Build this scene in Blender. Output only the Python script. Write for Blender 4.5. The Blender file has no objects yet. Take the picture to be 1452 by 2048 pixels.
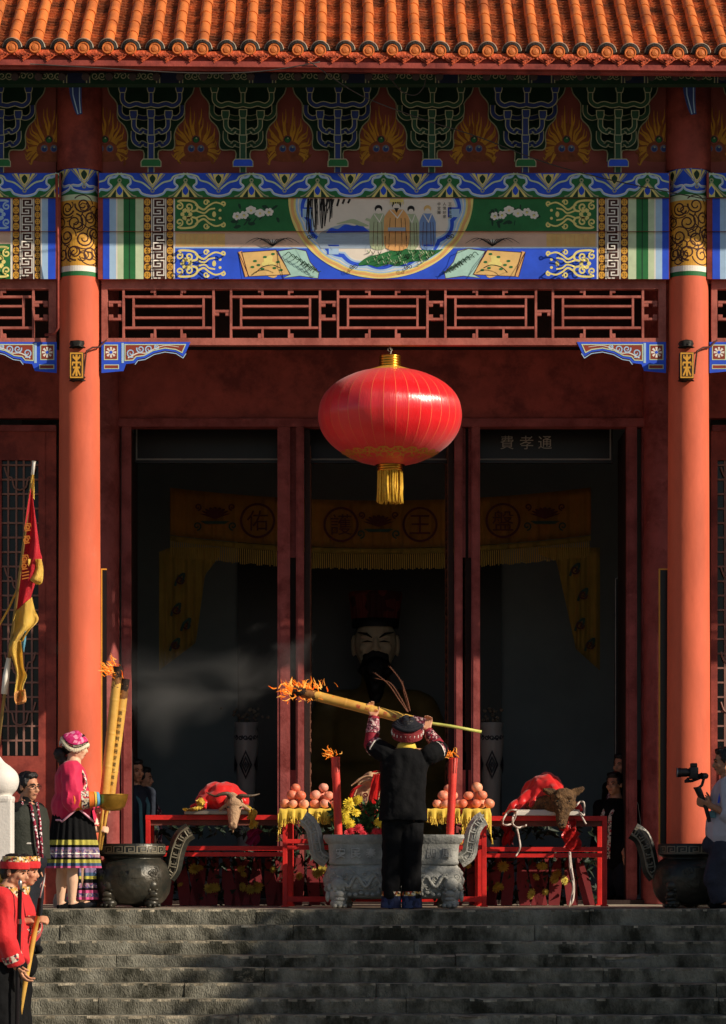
import bpy, bmesh, math, random
from mathutils import Vector, Matrix, noise
S = bpy.context.scene
COL = S.collection
R = math.radians
PI = math.pi
# ------------------------------------------------------------------ camera, sky, sun, exposure
FPX, PX0, PY0, CAMY, CAMZ = 6356.0, 690.0, 1734.0, -28.0, 0.35
cd = bpy.data.cameras.new('camera'); cam = bpy.data.objects.new('camera', cd); COL.objects.link(cam)
cam.location = (0, CAMY, CAMZ); cam.rotation_euler = (R(90), 0, 0)
cd.sensor_fit = 'HORIZONTAL'; cd.sensor_width = 36.0; cd.lens = FPX/1452*36.0
cd.shift_x = (726-PX0)/1452; cd.shift_y = (PY0-1024)/1452
cd.clip_start = 0.1; cd.clip_end = 2000
S.camera = cam
SUN_AZ, SUN_EL = R(63), R(28.8)          # azimuth from the camera side towards the right
w = bpy.data.worlds.new('World'); S.world = w; w.use_nodes = True
nt = w.node_tree; bg = nt.nodes['Background']
sky = nt.nodes.new('ShaderNodeTexSky'); sky.sky_type = 'NISHITA'; sky.sun_disc = False
sky.sun_elevation = SUN_EL; sky.sun_rotation = PI-SUN_AZ
nt.links.new(sky.outputs[0], bg.inputs[0]); bg.inputs[1].default_value = 0.062
sl = bpy.data.lights.new('sun', 'SUN'); sl.energy = 5.0; sl.angle = R(0.5); sl.color = (1.0, 0.86, 0.70)
so = bpy.data.objects.new('sun', sl); COL.objects.link(so)
sdir = Vector((math.sin(SUN_AZ)*math.cos(SUN_EL), -math.cos(SUN_AZ)*math.cos(SUN_EL), math.sin(SUN_EL)))
so.rotation_euler = sdir.to_track_quat('Z', 'Y').to_euler(); so.location = sdir*40
S.view_settings.view_transform = 'Standard'; S.view_settings.look = 'None'
S.view_settings.exposure = 0.0; S.view_settings.gamma = 1.0
S.cycles.max_bounces = 6; S.cycles.diffuse_bounces = 3; S.cycles.glossy_bounces = 3
S.cycles.transparent_max_bounces = 8; S.cycles.volume_bounces = 0
S.cycles.use_denoising = True
S.cycles.volume_step_rate = 2.0
random.seed(7)

# ------------------------------------------------------------------ helpers
def P(px, py, Y):
    d = Y-CAMY
    return Vector(((px-PX0)*d/FPX, Y, CAMZ-(py-PY0)*d/FPX))
def L(px, Y): return px*(Y-CAMY)/FPX          # length of so many picture units at depth Y
def lin(c):
    o = []
    for v in c[:3]:
        v = v/255.0
        o.append(v/12.92 if v <= 0.04045 else ((v+0.055)/1.055)**2.4)
    return (o[0], o[1], o[2], 1.0)
MATS = {}
def mat(name, col, rough=0.6, metal=0.0, var=0.18, scale=9.0, bump=0.0, bscale=60.0, col2=None, mix=(0.45, 0.62), spec=0.4, sheen=0.0, coat=0.0, drough=0.0, stretch=None, sss=0.0, col3=None):
    if name in MATS: return MATS[name]
    m = bpy.data.materials.new(name); m.use_nodes = True; N = m.node_tree.nodes; K = m.node_tree.links
    b = N['Principled BSDF']
    b.inputs['Roughness'].default_value = rough; b.inputs['Metallic'].default_value = metal
    b.inputs['Specular IOR Level'].default_value = spec
    if sheen: b.inputs['Sheen Weight'].default_value = sheen
    if coat: b.inputs['Coat Weight'].default_value = coat; b.inputs['Coat Roughness'].default_value = 0.15
    if drough: b.inputs['Diffuse Roughness'].default_value = drough
    if sss: b.inputs['Subsurface Weight'].default_value = sss; b.inputs['Subsurface Radius'].default_value = (1.0, 0.25, 0.15); b.inputs['Subsurface Scale'].default_value = 0.04
    tc = N.new('ShaderNodeTexCoord'); src = tc.outputs['Object']
    if stretch:
        mp = N.new('ShaderNodeMapping'); mp.inputs['Scale'].default_value = stretch; K.new(src, mp.inputs[0]); src = mp.outputs[0]
    n = N.new('ShaderNodeTexNoise'); n.inputs['Scale'].default_value = scale; n.inputs['Detail'].default_value = 6; n.inputs['Roughness'].default_value = 0.62
    K.new(src, n.inputs['Vector'])
    r = N.new('ShaderNodeValToRGB'); K.new(n.outputs[0], r.inputs[0])
    c = lin(col)
    r.color_ramp.elements[0].position = 0.3; r.color_ramp.elements[1].position = 0.7
    r.color_ramp.elements[0].color = tuple(v*(1-var) for v in c[:3])+(1,)
    r.color_ramp.elements[1].color = tuple(min(1, v*(1+var)) for v in c[:3])+(1,)
    out = r.outputs[0]
    if col2:
        n2 = N.new('ShaderNodeTexNoise'); n2.inputs['Scale'].default_value = scale*0.6; n2.inputs['Detail'].default_value = 8; n2.inputs['Roughness'].default_value = 0.7
        mp2 = N.new('ShaderNodeMapping'); mp2.inputs['Location'].default_value = (3.1, 7.7, 1.3); K.new(src, mp2.inputs[0]); K.new(mp2.outputs[0], n2.inputs['Vector'])
        r2 = N.new('ShaderNodeValToRGB'); K.new(n2.outputs[0], r2.inputs[0])
        r2.color_ramp.elements[0].position = mix[0]; r2.color_ramp.elements[1].position = mix[1]
        mx = N.new('ShaderNodeMix'); mx.data_type = 'RGBA'
        K.new(r2.outputs[0], mx.inputs[0]); K.new(out, mx.inputs[6]); mx.inputs[7].default_value = lin(col2); out = mx.outputs[2]
    if col3:
        n4 = N.new('ShaderNodeTexNoise'); n4.inputs['Scale'].default_value = scale*0.9; n4.inputs['Detail'].default_value = 9; n4.inputs['Roughness'].default_value = 0.75
        mp4 = N.new('ShaderNodeMapping'); mp4.inputs['Location'].default_value = (9.1, 2.7, 5.3); mp4.inputs['Scale'].default_value = (0.5, 1, 1.6); K.new(src, mp4.inputs[0]); K.new(mp4.outputs[0], n4.inputs['Vector'])
        r4 = N.new('ShaderNodeValToRGB'); K.new(n4.outputs[0], r4.inputs[0]); r4.color_ramp.elements[0].position = 0.62; r4.color_ramp.elements[1].position = 0.72
        mx4 = N.new('ShaderNodeMix'); mx4.data_type = 'RGBA'; K.new(r4.outputs[0], mx4.inputs[0]); K.new(out, mx4.inputs[6]); mx4.inputs[7].default_value = lin(col3); out = mx4.outputs[2]
    K.new(out, b.inputs['Base Color'])
    if bump:
        n3 = N.new('ShaderNodeTexNoise'); n3.inputs['Scale'].default_value = bscale; n3.inputs['Detail'].default_value = 5; K.new(src, n3.inputs['Vector'])
        bp = N.new('ShaderNodeBump'); bp.inputs['Strength'].default_value = bump; bp.inputs['Distance'].default_value = 0.02
        K.new(n3.outputs[0], bp.inputs['Height']); K.new(bp.outputs[0], b.inputs['Normal'])
    MATS[name] = m
    return m
def embroidery(name, cols, scale=60.0, rough=0.8):
    if name in MATS: return MATS[name]
    m = mat(name, cols[0], rough, var=0.1); N = m.node_tree.nodes; K = m.node_tree.links; b = N['Principled BSDF']
    tc = N.new('ShaderNodeTexCoord'); v = N.new('ShaderNodeTexVoronoi'); v.inputs['Scale'].default_value = scale
    K.new(tc.outputs['Object'], v.inputs['Vector'])
    sp = N.new('ShaderNodeSeparateColor'); K.new(v.outputs['Color'], sp.inputs[0])
    r = N.new('ShaderNodeValToRGB'); r.color_ramp.interpolation = 'CONSTANT'
    for i, c in enumerate(cols):
        e = r.color_ramp.elements[i] if i < 2 else r.color_ramp.elements.new(i/len(cols))
        e.position = i/len(cols); e.color = lin(c)
    K.new(sp.outputs[0], r.inputs[0]); K.new(r.outputs[0], b.inputs['Base Color'])
    return m
def emission(name, c1, c2, strength, scale=14.0):
    m = bpy.data.materials.new(name); m.use_nodes = True; N = m.node_tree.nodes; K = m.node_tree.links
    for n in list(N): N.remove(n)
    o = N.new('ShaderNodeOutputMaterial'); e = N.new('ShaderNodeEmission'); e.inputs[1].default_value = strength
    tc = N.new('ShaderNodeTexCoord'); n = N.new('ShaderNodeTexNoise'); n.inputs['Scale'].default_value = scale; n.inputs['Detail'].default_value = 4
    K.new(tc.outputs['Object'], n.inputs['Vector'])
    r = N.new('ShaderNodeValToRGB'); r.color_ramp.elements[0].position = 0.35; r.color_ramp.elements[1].position = 0.66
    r.color_ramp.elements[0].color = lin(c1); r.color_ramp.elements[1].color = lin(c2)
    K.new(n.outputs[0], r.inputs[0]); K.new(r.outputs[0], e.inputs[0])
    t = N.new('ShaderNodeBsdfTransparent'); mx = N.new('ShaderNodeMixShader')
    r2 = N.new('ShaderNodeValToRGB'); r2.color_ramp.elements[0].position = 0.30; r2.color_ramp.elements[1].position = 0.52
    n2 = N.new('ShaderNodeTexNoise'); n2.inputs['Scale'].default_value = scale*1.7; K.new(tc.outputs['Object'], n2.inputs['Vector'])
    K.new(n2.outputs[0], r2.inputs[0]); K.new(r2.outputs[0], mx.inputs[0]); K.new(t.outputs[0], mx.inputs[1]); K.new(e.outputs[0], mx.inputs[2])
    K.new(mx.outputs[0], o.inputs[0]); MATS[name] = m
    return m

ORG = {}
def obj(name, bm, mats, parent=None, smooth=False, keep=False, angle=None):
    """links a bmesh built in world coordinates as ONE mesh object; the origin is its base, or its thing's base"""
    if not isinstance(mats, (list, tuple)): mats = [mats]
    if parent is not None: org = ORG[parent.name]
    elif keep: org = Vector((0, 0, 0))
    else:
        xs = [v.co for v in bm.verts]
        lo = [min(v[i] for v in xs) for i in range(3)]; hi = [max(v[i] for v in xs) for i in range(3)]
        org = Vector(((lo[0]+hi[0])/2, (lo[1]+hi[1])/2, lo[2]))
    bmesh.ops.translate(bm, verts=bm.verts, vec=-org)
    me = bpy.data.meshes.new(name); bm.to_mesh(me); bm.free()
    for m in mats: me.materials.append(m)
    if smooth:
        me.polygons.foreach_set('use_smooth', [True]*len(me.polygons))
        if angle: me.set_sharp_from_angle(angle=R(angle))
    o = bpy.data.objects.new(name, me); COL.objects.link(o)
    ORG[o.name] = org
    if parent is not None: o.parent = parent
    else: o.location = org
    return o
def tag(o, label=None, cat=None, group=None, kind=None):
    if label: o['label'] = label
    if cat: o['category'] = cat
    if group: o['group'] = group
    if kind: o['kind'] = kind
    return o
def thing(name, label, cat, loc, group=None):
    o = bpy.data.objects.new(name, None); COL.objects.link(o); o.location = loc; o.empty_display_size = 0.1
    ORG[o.name] = Vector(loc)
    return tag(o, label, cat, group)
def children(o): return [c for c in COL.objects if c.parent == o]
def copy_tree(o, parent=None, off=(0, 0, 0), label=None):
    ch = children(o); c = o.copy(); COL.objects.link(c); ORG[c.name] = ORG[o.name]+Vector(off)
    if parent is not None: c.parent = parent
    c.location = o.location+Vector(off)
    if label: c['label'] = label
    for k in ch: copy_tree(k, c)
    return c

def B(): return bmesh.new()
def add_faces(bm, vs, fs, mi=0):
    V = [bm.verts.new(v) for v in vs]
    for f in fs:
        try:
            q = bm.faces.new([V[i] for i in f]); q.material_index = mi
        except ValueError: pass
    return V
def box(bm, x0, x1, y0, y1, z0, z1, mi=0):
    vs = [(x, y, z) for x in (x0, x1) for y in (y0, y1) for z in (z0, z1)]
    add_faces(bm, vs, [(0, 1, 3, 2), (4, 6, 7, 5), (0, 4, 5, 1), (2, 3, 7, 6), (0, 2, 6, 4), (1, 5, 7, 3)], mi)
def pbox(bm, px0, px1, py0, py1, Ya, Yb, mi=0):
    """box whose front face (depth Ya) spans the given picture rectangle, running straight back to Yb"""
    a = P(px0, py1, Ya); b = P(px1, py0, Ya); box(bm, a.x, b.x, Ya, Yb, a.z, b.z, mi)
def bevel(bm, w, seg=2):
    bmesh.ops.bevel(bm, geom=[e for e in bm.edges], offset=w, segments=seg, affect='EDGES', profile=0.5)
def frame_of(d):
    d = d.normalized(); up = Vector((0, 0, 1)) if abs(d.z) < 0.9 else Vector((1, 0, 0))
    u = d.cross(up).normalized(); return u, u.cross(d).normalized()
def tube(bm, pts, r, seg=10, mi=0, cap=True, flat=None):
    pts = [Vector(p) for p in pts]; n = len(pts)
    rr = list(r) if isinstance(r, (list, tuple)) else [r]*n
    if len(rr) != n: rr = [rr[0]+(rr[-1]-rr[0])*i/(n-1) for i in range(n)]
    u = v = None; rings = []
    for i in range(n):
        d = (pts[min(i+1, n-1)]-pts[max(i-1, 0)])
        if d.length < 1e-9: d = Vector((0, 0, 1))
        d.normalize()
        if u is None: u, v = frame_of(d)
        else:
            u = (u-d*u.dot(d)); u = u.normalized() if u.length > 1e-6 else frame_of(d)[0]; v = u.cross(d).normalized()
        rings.append([bm.verts.new(pts[i]+(u*math.cos(2*PI*k/seg)+v*math.sin(2*PI*k/seg)*(flat or 1))*rr[i]) for k in range(seg)])
    for i in range(n-1):
        for k in range(seg):
            f = bm.faces.new([rings[i][k], rings[i][(k+1) % seg], rings[i+1][(k+1) % seg], rings[i+1][k]]); f.material_index = mi
    if cap:
        for g in (rings[0], rings[-1]):
            f = bm.faces.new(g); f.material_index = mi
def capsule(bm, p0, p1, r0, r1, seg=12, mi=0):
    p0 = Vector(p0); p1 = Vector(p1); d = (p1-p0)
    if d.length < 1e-6: d = Vector((0, 0, 1e-4))
    d.normalize(); pts = []; rr = []
    for k in range(4):
        a = PI/2*(1-k/4); pts.append(p0-d*r0*math.sin(a)); rr.append(max(r0*math.cos(a), r0*0.05))
    pts.append(p0); rr.append(r0); pts.append(p1); rr.append(r1)
    for k in range(1, 5):
        a = PI/2*k/4; pts.append(p1+d*r1*math.sin(a)); rr.append(max(r1*math.cos(a), r1*0.05))
    tube(bm, pts, rr, seg, mi)
def ell(bm, c, r, rot=None, mi=0, u=16, v=10):
    r = Vector(r) if not isinstance(r, (int, float)) else Vector((r, r, r))
    g = bmesh.ops.create_uvsphere(bm, u_segments=u, v_segments=v, radius=1)
    M = Matrix.Translation(Vector(c)) @ (rot.to_4x4() if rot else Matrix()) @ Matrix.Diagonal((r.x, r.y, r.z, 1))
    bmesh.ops.transform(bm, matrix=M, verts=g['verts'])
    if mi:
        for vv in g['verts']:
            for f in vv.link_faces: f.material_index = mi
def lathe(bm, prof, c, seg=32, mi=0, sx=1.0, sy=1.0, mod=None, mats=None, cap=False):
    c = Vector(c); rings = []
    for (r, z) in prof:
        ring = []
        for k in range(seg):
            a = 2*PI*k/seg; q = r*(mod(a, r, z) if mod else 1)
            ring.append(bm.verts.new((c.x+q*math.cos(a)*sx, c.y+q*math.sin(a)*sy, c.z+z)))
        rings.append(ring)
    for i in range(len(rings)-1):
        for k in range(seg):
            f = bm.faces.new([rings[i][k], rings[i][(k+1) % seg], rings[i+1][(k+1) % seg], rings[i+1][k]])
            f.material_index = mats[i] if mats else mi
    if cap:
        for g in (rings[0], rings[-1]): bm.faces.new(g)
def blob(build, voxel=0.008, it=4, fac=0.5):
    """fuses overlapping closed shapes into one continuous surface"""
    b = B(); build(b)
    me = bpy.data.meshes.new('fuse'); b.to_mesh(me); b.free()
    o = bpy.data.objects.new('fuse', me); COL.objects.link(o)
    m = o.modifiers.new('r', 'REMESH'); m.mode = 'VOXEL'; m.voxel_size = voxel; m.adaptivity = 0
    if it:
        s = o.modifiers.new('s', 'SMOOTH'); s.factor = fac; s.iterations = it
    dg = bpy.context.evaluated_depsgraph_get(); dg.update()
    e = o.evaluated_get(dg); m2 = bpy.data.meshes.new_from_object(e)
    out = B(); out.from_mesh(m2)
    bpy.data.objects.remove(o); bpy.data.meshes.remove(me); bpy.data.meshes.remove(m2)
    return out
def rough_up(bm, amp, scale, seed=0.0, axis=None):
    bm.normal_update()
    for v in bm.verts:
        k = noise.fractal(v.co*scale+Vector((seed, seed*2, 0)), 1.0, 2.0, 3)*amp
        v.co += (Vector(axis) if axis else v.normal)*k
def smooth(pts, n=8, closed=False):
    pts = [Vector((p[0], p[1])) if len(p) == 2 else Vector(p) for p in pts]; o = []; m = len(pts)
    for i in range(m if closed else m-1):
        g = (lambda k: pts[k % m]) if closed else (lambda k: pts[max(0, min(m-1, k))])
        p0, p1, p2, p3 = g(i-1), g(i), g(i+1), g(i+2)
        for k in range(n):
            t = k/n
            o.append(0.5*((2*p1)+(p2-p0)*t+(2*p0-5*p1+4*p2-p3)*t*t+(3*p1-p0-3*p2+p3)*t**3))
    if not closed: o.append(pts[-1])
    return o
def arc(cx, cy, rx, ry, a0, a1, n=24):
    return [(cx+rx*math.cos(R(a0+(a1-a0)*i/n)), cy+ry*math.sin(R(a0+(a1-a0)*i/n))) for i in range(n+1)]
def spiral(cx, cy, r0, r1, a0, turns, n=26, ky=1.0):
    return [(cx+(r0+(r1-r0)*i/n)*math.cos(R(a0)+turns*2*PI*i/n), cy+ky*(r0+(r1-r0)*i/n)*math.sin(R(a0)+turns*2*PI*i/n)) for i in range(n+1)]

GLYPH = {}
def glyph(ch):
    if ch not in GLYPH:
        cu = bpy.data.curves.new('g', 'FONT'); cu.body = ch; cu.align_x = 'CENTER'; cu.size = 1.0; cu.resolution_u = 2
        o = bpy.data.objects.new('g', cu); COL.objects.link(o)
        dg = bpy.context.evaluated_depsgraph_get(); dg.update()
        me = bpy.data.meshes.new_from_object(o.evaluated_get(dg))
        vs = [v.co.copy() for v in me.vertices]; fs = [tuple(p.vertices) for p in me.polygons]
        if vs:
            x0, x1 = min(v.x for v in vs), max(v.x for v in vs); y0, y1 = min(v.y for v in vs), max(v.y for v in vs)
            k = 1/max(x1-x0, y1-y0, 1e-6)
            vs = [((v.x-(x0+x1)/2)*k, (v.y-(y0+y1)/2)*k) for v in vs]
        bpy.data.objects.remove(o); bpy.data.meshes.remove(me); bpy.data.curves.remove(cu)
        GLYPH[ch] = (vs, fs)
    return GLYPH[ch]
def glyph_on(bm, ch, origin, ux, uy, size, mi=0):
    vs, fs = glyph(ch)
    add_faces(bm, [Vector(origin)+Vector(ux)*(x*size)+Vector(uy)*(y*size) for x, y in vs], fs, mi)

class Paint:
    """ornament painted on a flat or round timber: filled shapes and brush strokes, each coat a hair above the last"""
    def __init__(s): s.bm = B(); s.m = []; s.k = 0
    def mi(s, m):
        if m not in s.m: s.m.append(m)
        return s.m.index(m)
    def _l(s, layer):
        s.k += 1; return layer+(s.k % 7)*0.12
    def poly(s, pts, m, layer=0, depth=0):
        z = s._l(layer); V = [s.bm.verts.new((p[0], p[1], z)) for p in pts]
        try:
            f = s.bm.faces.new(V); f.material_index = s.mi(m)
        except ValueError: return
        if depth:
            W = [s.bm.verts.new((p[0], p[1], z-depth)) for p in pts]; n = len(V)
            for i in range(n):
                q = s.bm.faces.new([V[i], W[i], W[(i+1) % n], V[(i+1) % n]]); q.material_index = s.mi(m)
    def rect(s, x0, x1, y0, y1, m, layer=0, depth=0): s.poly([(x0, y0), (x1, y0), (x1, y1), (x0, y1)], m, layer, depth)
    def disc(s, cx, cy, r, m, layer=0, ry=None, n=18): s.poly(arc(cx, cy, r, ry or r, 0, 360*(n-1)/n, n-1), m, layer)
    def stroke(s, pts, wd, m, layer=0, closed=False, taper=None, depth=0):
        pts = [Vector((p[0], p[1])) for p in pts]; n = len(pts); z = s._l(layer); A = []; Bv = []; i0 = s.mi(m)
        for i, p in enumerate(pts):
            a = pts[(i-1) % n] if closed else pts[max(0, i-1)]; b = pts[(i+1) % n] if closed else pts[min(n-1, i+1)]
            d1 = (p-a); d2 = (b-p)
            if d1.length < 1e-6: d1 = d2
            if d2.length < 1e-6: d2 = d1
            if d1.length < 1e-6: d1 = d2 = Vector((1, 0))
            d1.normalize(); d2.normalize(); t = d1+d2
            if t.length < 0.2: t = d1.copy()
            t.normalize(); nn = Vector((-t.y, t.x)); c = max(0.45, nn.dot(Vector((-d1.y, d1.x))))
            ww = wd
            if taper: u = i/max(1, n-1); ww = wd*(taper[0]+(taper[1]-taper[0])*u)
            A.append(p+nn*(ww/2/c)); Bv.append(p-nn*(ww/2/c))
        VA = [s.bm.verts.new((p.x, p.y, z)) for p in A]; VB = [s.bm.verts.new((p.x, p.y, z)) for p in Bv]
        rng = range(n if closed else n-1)
        for i in rng:
            j = (i+1) % n
            f = s.bm.faces.new([VA[i], VB[i], VB[j], VA[j]]); f.material_index = i0
        if depth:
            for V in (VA, VB):
                W = [s.bm.verts.new((v.co.x, v.co.y, z-depth)) for v in V]
                for i in rng:
                    j = (i+1) % n
                    f = s.bm.faces.new([V[i], W[i], W[j], V[j]]); f.material_index = i0
    def text(s, ch, cx, cy, h, m, layer=0, wx=1.0):
        vs, fs = glyph(ch); z = s._l(layer)
        add_faces(s.bm, [(cx+x*h*wx, cy-y*h, z) for x, y in vs], fs, s.mi(m))
    def build(s, name, mapf, parent=None, cx=(), cy=(), split=None):
        bm = s.bm
        for x in cx:
            bmesh.ops.bisect_plane(bm, geom=bm.verts[:]+bm.edges[:]+bm.faces[:], plane_co=(x, 0, 0), plane_no=(1, 0, 0))
        for y in list(cy)+([split] if split else []):
            bmesh.ops.bisect_plane(bm, geom=bm.verts[:]+bm.edges[:]+bm.faces[:], plane_co=(0, y, 0), plane_no=(0, 1, 0))
        if split is not None:
            E = [e for e in bm.edges if all(abs(v.co.y-split) < 1e-4 for v in e.verts)]
            if E: bmesh.ops.split_edges(bm, edges=E)
            done = set()
            for f in bm.faces:
                up = f.calc_center_median().y < split
                for v in f.verts:
                    if v not in done: done.add(v); v.co = mapf(v.co.x, v.co.y, v.co.z, up)
            for v in bm.verts:
                if v not in done: v.co = mapf(v.co.x, v.co.y, v.co.z, True)
        else:
            for v in bm.verts: v.co = mapf(v.co.x, v.co.y, v.co.z)
        return obj(name, bm, s.m, parent)
def flat_map(Y, e=0.0005): return lambda x, y, l: P(x, y, Y-0.0015-e*l)
# ------------------------------------------------------------------ materials of the place
for ch in '費孝通盤王護佑風調雨順國泰民安囍': glyph(ch)
m_edge = mat('worn_lit_step_edge', (176, 167, 145), 0.9, var=0.4, scale=9, bump=0.8, bscale=60, col2=(104, 98, 82), mix=(.38, .62), spec=.2)  # paler edge stone: wear, with the sunlit tread line put into its colour
m_stone = mat('step_stone', (140, 138, 124), 0.9, var=0.32, scale=4.5, bump=1.0, bscale=70, stretch=(1.3, 1.3, .7), col2=(56, 56, 46), mix=(0.40, 0.62), spec=0.2, col3=(178, 166, 140))
m_slab = mat('terrace_stone', (176, 166, 148), 0.85, var=0.22, scale=4.0, bump=0.35, bscale=30, col2=(120, 112, 98), spec=0.25)
m_ground = mat('ground_paving', (128, 122, 112), 0.9, var=0.2, scale=1.5, bump=0.3, bscale=20)
m_colred = mat('column_paint', (224, 112, 80), 0.62, var=0.15, scale=2.6, bump=0.10, bscale=18, col2=(204, 96, 68), mix=(.5, .75), col3=(212, 118, 90), spec=0.25, drough=0.4, stretch=(1, 1, 0.35))
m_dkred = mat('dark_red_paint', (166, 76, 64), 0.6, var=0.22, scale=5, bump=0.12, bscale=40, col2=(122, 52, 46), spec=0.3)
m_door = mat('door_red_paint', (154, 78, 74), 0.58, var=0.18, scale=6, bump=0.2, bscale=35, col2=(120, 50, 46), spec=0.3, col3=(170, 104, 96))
m_rail = mat('lattice_paint', (182, 104, 90), 0.65, var=0.15, scale=7, bump=0.15, bscale=50, col2=(150, 78, 66))
m_inner = mat('inner_wall', (138, 150, 152), 0.9, var=0.12, scale=1.2)
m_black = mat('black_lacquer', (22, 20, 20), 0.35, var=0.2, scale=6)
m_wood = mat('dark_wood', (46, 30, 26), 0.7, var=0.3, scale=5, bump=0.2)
m_tile = mat('glazed_orange_tile', (212, 118, 54), 0.55, var=0.24, scale=2.6, bump=0.25, bscale=70, col2=(150, 74, 36), mix=(0.5, 0.72), spec=0.45)
m_pan = mat('pan_tile', (190, 100, 52), 0.6, var=0.3, scale=6, bump=0.4, bscale=50, col2=(92, 50, 26), mix=(0.40, 0.62))
m_dtile = mat('red_clay_tile', (206, 92, 50), 0.5, var=0.28, scale=16, bump=0.6, bscale=55, col2=(130, 50, 28))
m_mortar = mat('dark_mortar', (38, 34, 30), 0.8, var=0.4, scale=22, bump=0.5, bscale=60)
m_limeline = mat('lime_line', (150, 140, 122), 0.8, var=0.3, scale=30)
m_blue = mat('paint_blue', (42, 88, 224), 0.65, var=0.16, scale=6)
m_lblue = mat('paint_light_blue', (176, 210, 242), 0.65, var=0.1, scale=8)
m_white = mat('paint_white', (242, 236, 224), 0.7, var=0.08, scale=8)
m_pgreen = mat('paint_pale_green', (208, 226, 186), 0.7, var=0.12, scale=8)
m_green = mat('paint_green', (40, 116, 62), 0.65, var=0.2, scale=6)
m_dgreen = mat('paint_dark_green', (22, 62, 40), 0.65, var=0.2, scale=6)
m_gold = mat('paint_gold', (226, 166, 60), 0.55, var=0.16, scale=12)
m_cream = mat('paint_cream', (242, 226, 136), 0.65, var=0.1, scale=10)
m_brown = mat('paint_brown', (70, 34, 26), 0.7, var=0.2, scale=10)
m_beige = mat('paint_beige', (228, 192, 168), 0.7, var=0.1, scale=6)
m_ink = mat('paint_ink', (26, 24, 22), 0.7, var=0.2, scale=10)
m_outline = mat('paint_outline', (176, 176, 140), 0.65, var=0.12, scale=12)
m_tan = mat('paint_tan', (236, 194, 122), 0.7, var=0.12, scale=10)
m_bgreen = mat('paint_sea_green', (176, 218, 206), 0.7, var=0.14, scale=14)
m_paper = mat('paint_paper', (244, 234, 218), 0.7, var=0.06, scale=5)
m_slate = mat('paint_slate', (164, 184, 204), 0.7, var=0.16, scale=9, stretch=(1, 1, 6))
m_orange = mat('paint_orange', (238, 180, 112), 0.7, var=0.1, scale=12)
m_sage = mat('paint_sage', (186, 200, 160), 0.7, var=0.12, scale=14)
m_gong = mat('frieze_red', (152, 78, 68), 0.75, var=0.2, scale=3)
m_flameP = mat('paint_flame', (206, 146, 44), 0.7, var=0.2, scale=14)
m_metalgold = mat('gold_metal', (230, 176, 70), 0.28, metal=1.0, var=0.1)

# ------------------------------------------------------------------ ground, terrace, steps
g = B(); add_faces(g, [(-400, -400, -1.36), (400, -400, -1.36), (400, 400, -1.36), (-400, 400, -1.36)], [(0, 1, 2, 3)])
tag(obj('ground', g, m_ground), kind='structure')
g = B(); box(g, -9, 10, -1.2, 9, -1.3, -0.004)
tag(obj('terrace_floor', g, m_slab), kind='structure')

YE, TREAD = -1.6, 0.30
ZS = [0.0, -0.128, -0.249, -0.352, -0.452, -0.562, -0.670, -0.785, -0.9, -1.01, -1.12, -1.235]
steps = thing('stone_steps', 'broad worn flight of mossy stone steps up to the terrace', 'steps', P(700, 1990, YE-2))
def stone_course(bm, x, zt, zb, yf, yb, seed):
    random.seed(seed)
    while x < 9.5:
        ln = random.uniform(1.5, 3.1); x1 = x+ln-0.006; dz = random.uniform(-0.005, 0.004); dy = random.uniform(-0.008, 0.008)
        nx = max(4, int(ln/0.035)); rows = [(yb, zt+dz), (yf+0.10, zt+dz), (yf+0.03, zt+dz), (yf+0.008, zt-0.003+dz), (yf, zt-0.020+dz)]
        nz = 5; rows += [(yf, zt-0.020+(zb-zt+0.020)*(i/nz)) for i in range(1, nz+1)]
        grid = []
        for (yy, zz) in rows:
            grid.append([bm.verts.new((x+(x1-x)*i/nx, yy+dy, zz)) for i in range(nx+1)])
        for j, row in enumerate(grid):
            for i, v in enumerate(row):
                if j == 0: continue
                k = noise.fractal(Vector((v.co.x*7, v.co.z*16+seed, v.co.y*7)), 0.9, 2.1, 4)
                c = noise.noise(Vector((v.co.x*2.3, seed*3.1, 0)))
                chip = max(0, c-0.28)*0.10 if j in (2, 3, 4, 5) else 0
                v.co.y += k*0.011+(chip if j > 2 else 0); v.co.z += (k*0.004 if j < 5 else 0)-(chip*0.55 if j in (2, 3, 4) else 0)
                if i in (0, nx) and j > 1: v.co.y += 0.006
        for j in range(len(grid)-1):
            for i in range(nx):
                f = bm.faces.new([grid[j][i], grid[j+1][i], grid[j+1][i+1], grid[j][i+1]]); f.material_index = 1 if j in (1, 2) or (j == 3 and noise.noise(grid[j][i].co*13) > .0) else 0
        x += ln
for n, z in enumerate(ZS):
    zb = ZS[n+1]-0.02 if n+1 < len(ZS) else -1.37
    b = B(); stone_course(b, -7+(n*0.37) % 1.1, z, zb, YE-TREAD*n, YE-TREAD*n+(0.5 if n else 0.48), 11+n*5)
    obj('step', b, [m_stone, m_edge], steps, smooth=True, angle=50)
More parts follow.
